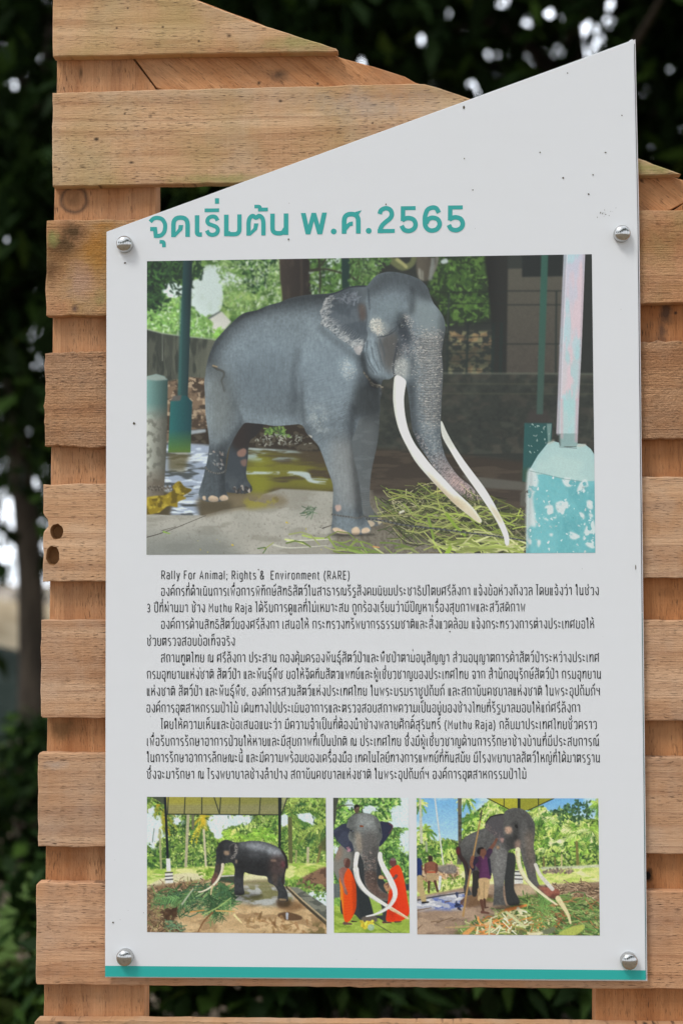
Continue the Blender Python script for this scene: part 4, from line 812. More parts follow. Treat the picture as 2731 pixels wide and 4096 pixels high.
def picture_monks():
    P = Pic([(1332.5, 3191), (1633, 3191), (1637.5, 3732), (1335.5, 3731)], 200, 358, 8)
    P.frame(1310, 3160, .26355); R = P.rng
    def nz(lo, hi, n): return np.clip((n-lo)/(hi-lo), 0, 1)
    full = np.ones((P.H, P.W)); P.put(full, (206, 220, 224))
    m = P.mask([(60, 100), (1050, 100), (1080, 300), (1000, 480), (1260, 560), (1260, 1700), (60, 1700)], False, 30)
    hole = np.maximum.reduce([P.mask(q, True, 40) for q in ([(300, 200), (420, 200), (400, 300), (300, 280)], [(560, 250), (760, 260), (760, 340), (600, 340)], [(90, 860), (200, 860), (180, 980), (90, 960)], [(1000, 300), (1260, 250), (1260, 560), (1020, 560)], [(1120, 640), (1260, 620), (1260, 930), (1140, 900), (1080, 760)], [(820, 440), (950, 470), (900, 500)])])
    backdrop(P, m, [(110, 158, 70), (146, 188, 92), (84, 128, 62), (170, 204, 116), (58, 96, 56)], 1100, 9, 24, hole, (204, 220, 226))
    P.dots(P.mask([(100, 120), (1050, 120), (980, 480), (120, 480)], True, 30), 260, 9, 22, [(70, 116, 58), (50, 84, 52), (150, 196, 90), (180, 210, 130)], .8)
    P.dots(P.mask([(830, 960), (1240, 940), (1240, 1450), (900, 1450)], True, 20), 200, 9, 22, [(70, 112, 58), (54, 88, 52), (110, 154, 80)], .8)
    P.put(np.clip((hole*1.7-1.15*np.clip((P.noise(14, 14, 4)-.5)*2.6+.5, 0, 1))*3, 0, 1)*.9, (206, 222, 228))
    P.dots(m*(1-hole), 260, 7, 16, [(196, 220, 130), (170, 204, 100), (44, 72, 44)], .7, 1.6)
    P.fill([(85, 120), (170, 120), (140, 260), (130, 420), (90, 560)], (70, 74, 66), 1, True, 5); P.line([(130, 300), (220, 240), (380, 230)], 22, 12, (74, 78, 60), .9, True); P.line([(780, 120), (860, 200)], 12, 8, (70, 84, 60))
    gr = P.mask([(60, 1650), (1260, 1600), (1260, 2200), (60, 2200)], False, 30)
    P.put(gr, (146, 170, 70)); P.put(gr*nz(.45, .6, P.noise(24, 12, 3)), (168, 190, 88), .7); P.put(gr*nz(.55, .65, P.noise(20, 8, 3)), (112, 140, 52), .7)
    P.fill([(90, 1420), (190, 1420), (200, 1640), (95, 1650)], (92, 98, 104), .9, False, 8); P.fill([(1170, 1420), (1245, 1420), (1245, 1520), (1180, 1520)], (40, 52, 70), .9, False, 8)
    P.dots(P.mask([(95, 1660), (200, 1650), (200, 1740), (100, 1750)], True, 10), 50, 9, 18, [(90, 130, 60), (130, 170, 80)], .8)
    # rider
    P.fill([(330, 430), (420, 350), (540, 350), (720, 400), (600, 470), (330, 470)], (70, 74, 66), 1, True, 6)
    P.fill([(405, 260), (440, 220), (485, 250), (482, 310), (455, 350), (425, 350), (405, 310)], (92, 76, 66), 1, True, 3); P.fill([(400, 255), (440, 215), (490, 250), (440, 262), (410, 290)], (32, 32, 32), 1, True, 3); P.line([(440, 275), (470, 275)], 10, 8, (150, 126, 108), .7); P.line([(515, 230), (530, 360)], 12, 12, (50, 50, 44))
    # body behind
    b = [(210, 840), (150, 930), (95, 1080), (92, 1200), (140, 1330), (180, 1420), (200, 1560), (210, 1870), (400, 1880), (520, 1980), (730, 1990), (760, 1940), (900, 1960), (900, 1500), (820, 1300), (760, 1000), (400, 900)]
    m = P.mask(b, True); P.put(m, (52, 56, 58)); P.put(m*P.mask([(60, 820), (300, 820), (400, 1100), (200, 1420), (60, 1300)], True, 40), (124, 124, 116), .95); P.put(m*P.mask([(110, 900), (210, 860), (220, 1000), (140, 1080)], True, 24), (150, 120, 100), .6)
    P.fill([(610, 1600), (790, 1620), (840, 1900), (700, 1900)], (150, 178, 80), 1, False, 6); P.fill([(780, 1480), (900, 1500), (900, 1960), (830, 1960), (840, 1740)], (56, 62, 62), .95, True, 6)
    P.fill([(430, 1450), (600, 1560), (700, 1900), (680, 1980), (520, 1980), (470, 1700)], (44, 50, 52), 1, True, 4); P.fill([(530, 1925), (700, 1900), (755, 1960), (720, 2000), (530, 1990)], (110, 100, 90), .8, True, 6)
    # ears
    e1 = [(285, 515), (180, 550), (92, 615), (95, 680), (170, 800), (260, 880), (330, 935), (400, 900), (380, 700)]
    P.fill(e1, (52, 57, 72), 1, True, 2); P.put(P.mask(e1, True)*nz(.45, .6, P.noise(30, 20, 3)), (70, 76, 92), .6); P.dots(P.mask([(290, 870), (340, 880), (345, 940), (310, 920)], True, 6), 24, 6, 12, [(160, 120, 130)], .7)
    e2 = [(790, 490), (860, 485), (940, 500), (990, 550), (960, 640), (880, 760), (780, 860), (760, 700)]
    P.fill(e2, (46, 50, 68), 1, True, 2); P.line([(930, 510), (985, 560), (930, 660)], 14, 8, (110, 56, 66), .8, True)
    # head
    h = [(300, 500), (330, 430), (400, 380), (500, 355), (620, 360), (720, 400), (780, 460), (805, 540), (820, 640), (825, 720), (790, 800), (780, 880), (785, 960), (760, 1060), (745, 1200), (750, 1360), (765, 1440), (820, 1520), (900, 1570), (985, 1530), (985, 1620), (930, 1670), (860, 1680), (760, 1640), (640, 1540), (590, 1480), (560, 1380), (555, 1200), (530, 1060), (470, 960), (415, 970), (400, 900), (370, 800), (330, 760), (315, 690), (340, 600), (290, 560)]
    m = P.mask(h, True); P.put(m, (112, 116, 114)); P.clip = m
    P.tone([(460, 440), (560, 400), (680, 440), (700, 560), (480, 560)], .25, 40); P.tone([(300, 430), (420, 380), (400, 520), (320, 600)], -.2, 30); P.tone([(720, 400), (830, 560), (830, 760), (770, 860), (760, 600)], -.25, 26)
    P.tone([(350, 600), (410, 590), (420, 700), (360, 740)], -.3, 20); P.put(P.mask([(430, 640), (520, 700), (540, 900), (480, 960), (430, 860)], True, 24), (156, 142, 124), .7)
    P.put(P.mask([(540, 700), (760, 700), (740, 1300), (560, 1300)], True, 40), (96, 90, 86), .6); P.put(P.mask([(560, 1250), (740, 1250), (800, 1520), (980, 1540), (980, 1660), (760, 1640), (600, 1480)], True, 20), (92, 74, 66), .9)
    P.tone([(680, 900), (780, 880), (760, 1400), (700, 1400)], -.22, 24)
    for k in range(34): P.line([(510+k*1.5, 660+k*22), (640, 680+k*22), (770-k*.8, 660+k*22)], 8, 7, (62, 62, 62), .5, True)
    P.dots(P.mask([(540, 1000), (740, 1000), (740, 1300), (570, 1300)], True, 20), 130, 5, 9, [(150, 132, 122), (60, 58, 58)], .5, 1.5)
    P.mod(P.noise(3, 3, 2)-.5, .3); P.clip = None
    P.line([(355, 615), (385, 635)], 28, 22, (40, 44, 48), .9); P.line([(790, 590), (800, 640)], 18, 14, (50, 54, 58), .9); P.line([(375, 630), (385, 622)], 9, 8, (150, 160, 170), .8)
    P.line([(500, 548), (534, 552)], 26, 24, (120, 64, 40)); P.line([(516, 548), (520, 550)], 10, 10, (170, 100, 60), .8)
    # monks
    mk = [(250, 1200), (320, 1190), (380, 1280), (430, 1440), (440, 1650), (430, 1800), (380, 1920), (330, 1990), (270, 2000), (240, 1900), (215, 1700), (195, 1500), (185, 1330)]
    m = P.mask(mk, True); P.put(m, (226, 78, 24)); P.clip = m
    P.tone([(190, 1330), (240, 1300), (240, 1950), (200, 1700)], .2, 12); P.put(P.mask([(185, 1330), (225, 1400), (240, 1900), (200, 1700)], True, 10), (232, 140, 36), .8); P.tone([(380, 1280), (450, 1450), (440, 1800), (390, 1900)], -.2, 14)
    for k in range(14): P.line([(230+k*2, 1360+k*44), (330, 1390+k*40), (420, 1370+k*38)], 9, 6, (190, 58, 16), .45, True)
    P.clip = None
    P.fill([(178, 1230), (230, 1170), (300, 1190), (260, 1280), (250, 1400), (300, 1540), (300, 1590), (255, 1560), (240, 1480), (200, 1380)], (132, 94, 84), 1, True, 3); P.line([(190, 1220), (230, 1380), (270, 1520)], 26, 16, (160, 118, 108), .5, True, 4)
    P.fill([(245, 1080), (265, 1040), (310, 1035), (340, 1060), (345, 1120), (325, 1180), (280, 1180), (255, 1140)], (86, 58, 52), 1, True, 3); P.fill([(248, 1085), (265, 1040), (305, 1035), (280, 1080), (262, 1150)], (138, 108, 98), .8, True, 5)
    P.line([(255, 2020), (360, 2030)], 44, 24, (96, 76, 66)); P.line([(370, 1990), (440, 1995)], 22, 12, (60, 50, 44)); P.line([(200, 1500), (205, 1660)], 16, 14, (226, 120, 40))
    mk = [(950, 1200), (1040, 1140), (1085, 1150), (1125, 1230), (1160, 1370), (1190, 1540), (1215, 1700), (1240, 1840), (1200, 1920), (1100, 1985), (900, 1988), (895, 1850), (920, 1600), (935, 1400), (940, 1290)]
    m = P.mask(mk, True); P.put(m, (228, 62, 26)); P.clip = m
    P.tone([(1060, 1150), (1130, 1230), (1240, 1840), (1180, 1700), (1100, 1400)], .15, 20); P.tone([(900, 1700), (1000, 1500), (1030, 1900), (900, 1980)], -.16, 30)
    for k in range(9): P.line([(1000+k*20, 1350+k*10), (1010+k*22, 1600), (980+k*28, 1960)], 9, 7, (180, 40, 16), .4, True)
    P.clip = None
    P.fill([(935, 1090), (960, 1040), (1000, 1030), (1035, 1070), (1035, 1130), (985, 1170), (955, 1150), (940, 1120)], (98, 60, 60), 1, True, 3); P.fill([(950, 1050), (1000, 1030), (1030, 1065), (970, 1070)], (130, 110, 116), .8, True, 5)
    P.line([(1040, 1300), (1000, 1340), (900, 1345), (820, 1300)], 44, 26, (112, 76, 70), 1, True); P.fill([(770, 1320), (800, 1290), (850, 1320), (840, 1350), (780, 1345)], (196, 160, 110), 1, True, 3)
    P.fill([(850, 1440), (900, 1400), (960, 1420), (960, 1500), (900, 1540), (870, 1500)], (170, 130, 96), 1, True, 4); P.line([(880, 1440), (920, 1420), (915, 1480)], 20, 14, (110, 76, 66), .9, True)
    P.line([(840, 2005), (960, 2010)], 28, 18, (90, 60, 56)); P.line([(1020, 2000), (1110, 1995)], 24, 16, (90, 60, 56))
    # tusks
    P.line([(795, 970), (800, 1060), (850, 1180), (920, 1300), (980, 1430)], 62, 84, (222, 222, 212), 1, True)
    P.line([(448, 970), (430, 1080), (425, 1200), (450, 1340), (510, 1460), (610, 1560), (760, 1660), (900, 1750), (1050, 1840), (1215, 1945)], 66, 26, (224, 224, 214), 1, True)
    P.line([(430, 1200), (455, 1340), (520, 1460), (620, 1570), (780, 1680), (1000, 1820)], 80, 44, (224, 224, 214), 1, True); P.line([(410, 1240), (440, 1370), (500, 1490), (620, 1600), (760, 1700)], 14, 10, (176, 180, 178), .7, True, 2); P.line([(960, 1800), (1080, 1870), (1210, 1945)], 40, 20, (206, 180, 140), .75, True, 2)
    P.line([(970, 1410), (1010, 1500), (1020, 1600), (980, 1700), (900, 1790), (800, 1850), (700, 1890), (585, 1915)], 84, 16, (222, 222, 214), 1, True); P.line([(990, 1620), (950, 1710), (880, 1780), (780, 1840)], 12, 10, (176, 176, 168), .6, True, 2)
    # fruit and chain
    P.dots(P.mask([(520, 1995), (690, 1990), (690, 2030), (600, 2080), (525, 2060)], True, 4), 34, 14, 24, [(206, 190, 60), (226, 210, 80), (180, 160, 50)], .95); P.line([(655, 2082), (660, 2082)], 92, 92, (150, 176, 140)); P.line([(645, 2066), (650, 2066)], 40, 40, (186, 206, 176), .7, soft=4)
    for k in range(28): P.line([(700+k*10.5, 2010+k*6.2), (706+k*10.5, 2014+k*6.2)], 12, 9, (50, 54, 44) if k % 2 else (110, 120, 80))
    P.mod(P.noise(2, 2, 2)-.5, .22); P.soften(.55)
    P.img = .02+np.clip((P.img-.45)*1.06+.45, 0, 1)*.97
    return P

def picture_keeper():
    P = Pic([(1665, 3192.5), (2391, 3193.5), (2397, 3742), (1668, 3737)], 438, 328, 11)
    P.frame(1640, 3160, .4974); R = P.rng
    def nz(lo, hi, n): return np.clip((n-lo)/(hi-lo), 0, 1)
    full = np.ones((P.H, P.W))
    P.grad(full, (800, 60), (112, 170, 214), (800, 480), (176, 208, 224)); P.put(full*nz(.45, .62, P.noise(90, 40, 4)), (206, 222, 230), .75)
    m = P.mask([(40, 400), (100, 300), (180, 420), (260, 410), (330, 400), (420, 440), (440, 220), (540, 180), (640, 90), (780, 150), (960, 180), (1010, 140), (1060, 130), (1120, 200), (1220, 160), (1340, 240), (1520, 240), (1530, 680), (40, 680)], False, 8)
    m = np.clip((m*1.4-.5*P.noise(16, 16, 3))*2.4, 0, 1)
    backdrop(P, m, [(142, 176, 74), (172, 198, 92), (104, 142, 62), (200, 214, 124), (70, 104, 54)], 1500, 5, 13)
    for cx, cy, n, L in ((80, 110, 10, 80), (120, 320, 12, 90), (450, 70, 10, 100), (500, 240, 12, 120), (300, 470, 12, 110), (690, 130, 12, 120), (1050, 200, 14, 130), (1200, 260, 16, 170), (1340, 360, 18, 200), (1120, 460, 14, 170), (1460, 330, 14, 150), (1500, 110, 8, 110), (1230, 480, 14, 160), (1420, 470, 12, 130)):
        P.fronds(cx, cy, n, L, [(104, 146, 60), (150, 186, 80), (186, 206, 110), (80, 120, 56), (206, 220, 150)], 8, .5)
    P.dots(P.mask([(1240, 140), (1330, 90), (1430, 120), (1450, 200), (1380, 280), (1300, 260), (1180, 230), (1160, 170)], True, 12), 190, 5, 10, [(62, 92, 60), (84, 116, 76), (44, 70, 50)], .9)
    P.dots(P.mask([(1000, 520), (1500, 500), (1510, 620), (1050, 630)], True, 16), 200, 5, 11, [(70, 96, 50), (50, 70, 44), (110, 140, 64), (160, 180, 90)], .8)
    P.dots(P.mask([(50, 480), (130, 430), (240, 500), (130, 600), (50, 580)], True, 16), 130, 5, 11, [(80, 120, 56), (110, 150, 70), (56, 84, 48)], .8)
    P.dots(m, 420, 3, 8, [(216, 226, 150), (196, 214, 116), (44, 68, 38), (60, 92, 48)], .75, 1.7)
    for a, b, w, c in (((80, 60), (92, 420), 22, (186, 186, 166)), ((198, 60), (268, 610), 12, (206, 206, 196)), ((1335, 420), (1345, 640), 24, (120, 112, 66)), ((1070, 540), (1072, 650), 18, (110, 104, 64)), ((1215, 520), (1212, 640), 14, (190, 180, 130)), ((1160, 540), (1162, 640), 12, (110, 104, 64)), ((130, 420), (134, 490), 18, (150, 160, 130))): P.line([a, b], w*.8, w, c, .95)
    tk = P.mask([(382, 60), (412, 60), (412, 430), (415, 760), (362, 760), (385, 440)]); P.grad(tk, (385, 100), (84, 84, 74), (412, 100), (52, 52, 48)); P.put(tk*nz(.5, .6, P.noise(20, 6, 2)), (110, 106, 90), .6)
    gl = P.mask([(40, 620), (400, 600), (850, 640), (1530, 600), (1530, 800), (40, 880)], False, 6)
    P.put(gl, (206, 214, 132)); P.put(gl*nz(.45, .58, P.noise(30, 10, 3)), (166, 192, 84), .7); P.put(gl*nz(.55, .65, P.noise(30, 9, 3)), (232, 228, 176), .8)
    P.line([(1060, 630), (1510, 612)], 22, 18, (190, 192, 184), .7, False, 2); P.dots(P.mask([(1060, 650), (1300, 645), (1300, 660), (1060, 665)]), 30, 5, 10, [(110, 100, 90), (160, 140, 120)], .8, 2)
    rb = P.mask([(100, 640), (220, 610), (370, 610), (380, 700), (240, 720), (110, 740)], True, 6); P.put(rb, (176, 146, 114), .9); P.dots(rb, 140, 5, 10, [(206, 180, 150), (130, 100, 76), (96, 76, 62), (196, 160, 120)], .85, 1.6)
    P.fill([(225, 620), (300, 600), (370, 610), (360, 670), (250, 660)], (120, 118, 116), .8, True, 5)
    P.dots(P.mask([(120, 740), (420, 700), (430, 780), (130, 820)], True, 8), 120, 5, 10, [(120, 150, 66), (90, 116, 56), (150, 170, 90)], .8)
    P.line([(242, 700), (234, 795)], 22, 18, (206, 208, 206))
    gd = P.mask([(40, 860), (300, 810), (440, 780), (850, 740), (960, 770), (1530, 740), (1530, 1180), (40, 1180)], False, 5)
    P.put(gd, (150, 128, 108)); P.put(gd*nz(.45, .6, P.noise(40, 14, 4)), (176, 152, 128), .7); P.put(gd*nz(.55, .65, P.noise(30, 12, 3)), (118, 100, 86), .6)
    wt = P.mask([(60, 890), (300, 840), (440, 830), (460, 900), (400, 960), (200, 960), (60, 960)], True, 10); P.put(wt, (170, 178, 196), .85); P.put(wt*nz(.5, .58, P.noise(24, 8, 3)), (84, 104, 170), .8); P.put(wt*nz(.55, .62, P.noise(26, 8, 3)), (214, 214, 214), .8)
    P.line([(55, 885), (240, 850), (440, 822)], 11, 9, (70, 70, 72)); P.fill([(440, 850), (640, 840), (640, 890), (540, 930), (440, 940)], (104, 78, 54), .8, True, 8); P.fill([(580, 870), (680, 870), (660, 900)], (110, 116, 60), .7, True, 6); P.dots(P.mask([(370, 850), (420, 850), (420, 950), (380, 950)], True), 10, 7, 14, [(96, 70, 60), (40, 50, 80)], .8)
    P.fill([(840, 770), (1000, 780), (1000, 850), (850, 850)], (190, 170, 140), .8, True, 8)
    dr = P.mask([(1090, 800), (1200, 760), (1520, 770), (1520, 900), (1250, 870)], True, 10); P.put(dr, (132, 108, 86), .9); P.straw(dr, 150, 30, 120, 4, 8, [(160, 136, 108), (100, 80, 62), (190, 170, 140), (82, 66, 54)], .1, .5)
    for a, b in (((215, 1065), (340, 1022)), ((60, 965), (170, 945)), ((60, 1115), (100, 1080)), ((280, 900), (330, 890)), ((170, 1060), (230, 1050)), ((340, 1050), (370, 1035))): P.line([a, b], 9, 5, (110, 88, 66), .9)
    hp = P.mask([(400, 1170), (560, 1060), (700, 1000), (800, 930), (900, 860), (1060, 830), (1250, 870), (1520, 940), (1530, 1175)], True, 10)
    P.put(hp, (98, 102, 62), .9)
    P.straw(hp, 420, 50, 170, 5, 11, [(76, 108, 56), (110, 142, 72), (56, 80, 46), (140, 160, 90), (170, 176, 120)], .2, .7)
    P.straw(P.mask([(420, 1170), (640, 1060), (900, 960), (1200, 1050), (1000, 1170)], True, 14), 120, 50, 160, 7, 14, [(206, 200, 150), (180, 150, 90), (206, 130, 70), (222, 214, 180), (150, 160, 90)], -.3, .8)
    P.straw(P.mask([(1050, 860), (1520, 900), (1520, 1160), (1100, 1170)], True, 14), 140, 60, 200, 5, 10, [(96, 134, 70), (64, 96, 54), (130, 150, 90), (150, 104, 70)], .2, .5)
    P.fronds(1060, 840, 3, 260, [(84, 128, 64), (110, 150, 80)], 7, .2, True, 1.2, 2.2, .3)
    P.line([(770, 965), (930, 925)], 30, 16, (206, 130, 70)); P.line([(865, 950), (890, 990)], 24, 24, (214, 206, 170)); P.line([(440, 1160), (510, 1100)], 40, 26, (206, 150, 90)); P.line([(285, 1104), (590, 1092)], 11, 8, (176, 150, 110)); P.line([(645, 1040), (632, 1160)], 18, 14, (196, 196, 150)); P.line([(770, 980), (920, 1100)], 20, 20, (196, 198, 150))
    P.fill([(1190, 1150), (1260, 1110), (1380, 1080), (1390, 1120), (1320, 1165), (1220, 1165)], (170, 180, 90), 1, True, 3); P.fill([(1050, 1130), (1160, 1100), (1150, 1140), (1080, 1160)], (110, 116, 90), 1, True, 4); P.fill([(950, 1150), (1060, 1140), (1040, 1165), (960, 1168)], (214, 206, 170), 1, True, 3); P.fill([(585, 1070), (640, 1060), (620, 1090)], (214, 180, 130), 1, True, 3)
    # roof
    rf = P.mask([(610, 66), (1155, 68), (950, 165), (780, 155)]); P.put(rf, (168, 166, 56)); P.put(rf*P.mask([(870, 60), (1160, 60), (950, 170), (870, 170)]), (134, 136, 52), .7)
    for a, b in (((615, 66), (790, 155)), ((1150, 70), (945, 165)), ((752, 66), (752, 135)), ((1028, 66), (1028, 125))): P.line([a, b], 7, 7, (44, 48, 34))
    P.line([(872, 64), (872, 170)], 22, 22, (40, 46, 36))
    P.fill([(838, 650), (866, 645), (900, 660), (905, 750), (835, 755)], (206, 206, 200))
    for y in (655, 685, 715): P.line([(840, y), (900, y+2)], 9, 9, (60, 62, 62))
    # elephant
    P.fill([(500, 640), (555, 660), (550, 760), (530, 850), (495, 840), (500, 720)], (48, 46, 44), 1, True, 2)
    P.fill([(740, 520), (840, 520), (835, 700), (835, 800), (880, 900), (840, 925), (780, 915), (760, 800), (750, 650)], (52, 54, 54), 1, True, 2)
    e = [(400, 440), (430, 390), (490, 350), (560, 320), (605, 300), (620, 250), (680, 200), (740, 200), (770, 165), (830, 145), (900, 155), (950, 190), (985, 240), (1000, 290), (998, 370), (990, 450), (1005, 540), (1005, 640), (1025, 740), (1060, 775), (1140, 785), (1190, 800), (1200, 830), (1175, 870), (1130, 870), (1080, 840), (1010, 800), (950, 720), (920, 620), (895, 540), (880, 480), (845, 470), (800, 480), (780, 520), (770, 620), (755, 720), (745, 830), (765, 920), (770, 950), (690, 955), (665, 930), (670, 860), (672, 760), (650, 660), (560, 650), (510, 650), (480, 700), (470, 780), (495, 840), (440, 840), (435, 780), (440, 700), (430, 620), (400, 540), (385, 480)]
    m = P.mask(e, True); P.put(m, (92, 92, 90)); P.clip = m
    P.tone([(400, 420), (600, 310), (650, 420), (640, 640), (450, 640)], -.12, 30); P.tone([(440, 390), (600, 330), (600, 400), (470, 460)], .15, 20)
    P.tone([(650, 480), (760, 500), (740, 760), (680, 760)], .28, 24); P.tone([(740, 200), (850, 150), (960, 200), (900, 260), (780, 300)], -.12, 18); P.tone([(760, 380), (860, 380), (850, 480), (780, 480)], -.35, 16); P.tone([(830, 260), (880, 280), (870, 400), (820, 380)], -.3, 14)
    P.tone([(930, 220), (1010, 300), (1000, 440), (960, 400)], -.2, 14); P.put(P.mask([(920, 360), (990, 360), (1005, 640), (940, 600)], True, 20), (116, 104, 92), .7); P.put(P.mask([(840, 420), (880, 400), (880, 470), (845, 475)], True, 8), (160, 132, 116), .7)
    P.put(P.mask([(1030, 770), (1200, 790), (1200, 850), (1130, 875), (1060, 820)], True, 10), (150, 92, 76), .95); P.tone([(1130, 840), (1200, 830), (1170, 880), (1110, 870)], -.25, 8)
    P.put(P.mask([(762, 300), (810, 300), (812, 345), (770, 350)], True, 6), (192, 158, 134), .85); P.put(P.mask([(690, 450), (715, 455), (712, 475), (695, 470)], True, 5), (180, 140, 100), .8)
    P.tone([(400, 560), (470, 560), (480, 840), (430, 840)], -.3, 18); P.tone([(670, 780), (760, 780), (770, 950), (670, 950)], -.1, 14); P.put(P.mask([(665, 930), (770, 930), (768, 956), (672, 956)], True, 6), (170, 140, 110), .7)
    for k in range(22): P.line([(905+k*2, 470+k*13), (960, 480+k*13), (1004, 470+k*13)], 4, 3, (64, 60, 56), .45, True)
    P.mod(P.noise(4, 4, 3)-.5, .35); P.clip = None
    er = [(605, 265), (640, 220), (700, 195), (745, 195), (750, 250), (745, 320), (755, 390), (735, 425), (700, 390), (650, 350), (605, 310)]
    m = P.mask(er, True); P.put(m, (80, 78, 80)); P.dots(m*P.mask([(600, 270), (640, 300), (740, 380), (740, 430), (600, 320)], True, 8), 80, 2, 4, [(140, 120, 116), (112, 100, 98)], .55); P.put(P.mask([(725, 390), (750, 390), (742, 425), (728, 415)], True, 4), (176, 140, 130), .8); P.line([(610, 262), (650, 215), (745, 196)], 8, 10, (40, 38, 40), .9, True)
    P.line([(385, 470), (400, 530), (450, 600), (470, 680)], 34, 14, (54, 42, 42), 1, True, 2); P.line([(850, 290), (856, 300)], 22, 18, (34, 34, 34)); P.fill([(368, 490), (390, 460), (400, 510), (380, 520)], (90, 40, 44), .9, True, 3)
    P.line([(430, 770), (440, 840)], 8, 8, (60, 60, 60)); P.tone([(660, 950), (880, 910), (880, 950), (680, 975)], -.4, 10)
    # tusks
    P.line([(1005, 600), (1040, 680), (1090, 740), (1140, 795)], 26, 30, (206, 202, 190), 1, True); P.line([(1185, 870), (1230, 940), (1265, 1000), (1285, 1070)], 40, 14, (220, 204, 158), 1, True)
    P.line([(862, 480), (868, 570), (900, 670), (960, 750), (1040, 820), (1110, 875), (1175, 920)], 38, 12, (226, 216, 178), 1, True); P.line([(852, 490), (856, 580), (890, 680), (950, 760)], 8, 7, (180, 168, 130), .7, True)
    # people
    P.fill([(50, 560), (85, 555), (98, 600), (90, 700), (50, 700)], (36, 52, 96), 1, True, 2); P.fill([(52, 700), (95, 690), (110, 780), (130, 890), (95, 900), (75, 830), (52, 800)], (176, 156, 112), 1, True, 2); P.line([(100, 905), (146, 900)], 16, 12, (34, 34, 38)); P.line([(96, 610), (98, 640)], 14, 10, (100, 70, 56))
    P.fill([(145, 535), (165, 525), (182, 540), (180, 570), (160, 580), (145, 565)], (60, 46, 42), 1, True, 2)
    P.fill([(125, 590), (160, 575), (195, 578), (215, 600), (205, 660), (140, 665), (120, 640)], (130, 84, 66), 1, True, 2); P.line([(122, 600), (122, 650), (140, 680)], 18, 14, (112, 72, 58), 1, True); P.line([(212, 600), (212, 650), (200, 670)], 18, 14, (104, 66, 54), 1, True)
    P.fill([(135, 660), (200, 655), (212, 735), (180, 740), (165, 730), (138, 740)], (170, 146, 110), 1, True, 2); P.line([(140, 660), (200, 660)], 12, 12, (176, 84, 60)); P.line([(152, 740), (150, 820)], 22, 14, (84, 58, 48)); P.line([(200, 735), (222, 815)], 22, 14, (84, 58, 48))
    P.line([(575, 165), (540, 360), (500, 560), (450, 840), (425, 1010)], 9, 16, (166, 132, 84), 1); P.line([(575, 165), (563, 240)], 9, 13, (70, 66, 60))
    P.line([(640, 480), (670, 440), (694, 395)], 30, 16, (112, 76, 62), 1, True); P.line([(605, 540), (640, 490)], 52, 40, (62, 46, 66))
    P.fill([(530, 545), (570, 530), (610, 540), (635, 580), (650, 690), (630, 720), (560, 720), (550, 640), (520, 600)], (88, 50, 84), 1, True, 2); P.tone([(530, 550), (570, 540), (560, 720), (540, 640)], -.25, 8); P.line([(525, 560), (500, 600), (505, 630)], 44, 34, (44, 38, 56), 1, True); P.line([(502, 540), (490, 590), (500, 620)], 26, 20, (122, 82, 64), 1, True)
    P.line([(630, 560), (645, 680)], 22, 16, (44, 38, 56))
    P.fill([(540, 490), (560, 465), (590, 465), (610, 490), (605, 520), (580, 535), (555, 520)], (112, 76, 62), 1, True, 2); P.fill([(535, 500), (545, 468), (580, 460), (590, 472), (565, 480), (558, 520)], (28, 26, 28), 1, True, 2); P.fill([(570, 535), (595, 530), (590, 560)], (120, 84, 70))
    P.fill([(550, 715), (632, 715), (630, 800), (615, 870), (585, 892), (540, 880), (555, 790)], (186, 158, 116), 1, True, 2); P.line([(595, 740), (590, 880)], 6, 6, (140, 114, 80), .7); P.line([(550, 800), (552, 840)], 20, 18, (160, 132, 94))
    P.line([(570, 890), (585, 965)], 26, 18, (92, 62, 50)); P.line([(595, 880), (600, 940)], 20, 14, (80, 54, 44)); P.line([(575, 980), (628, 988)], 22, 14, (96, 66, 56)); P.line([(600, 945), (625, 942)], 12, 9, (80, 58, 50))
    P.mod(P.noise(2, 2, 2)-.5, .22); P.soften(.55)
    P.img = .02+np.clip((P.img-.45)*1.06+.45, 0, 1)*.97
    return P
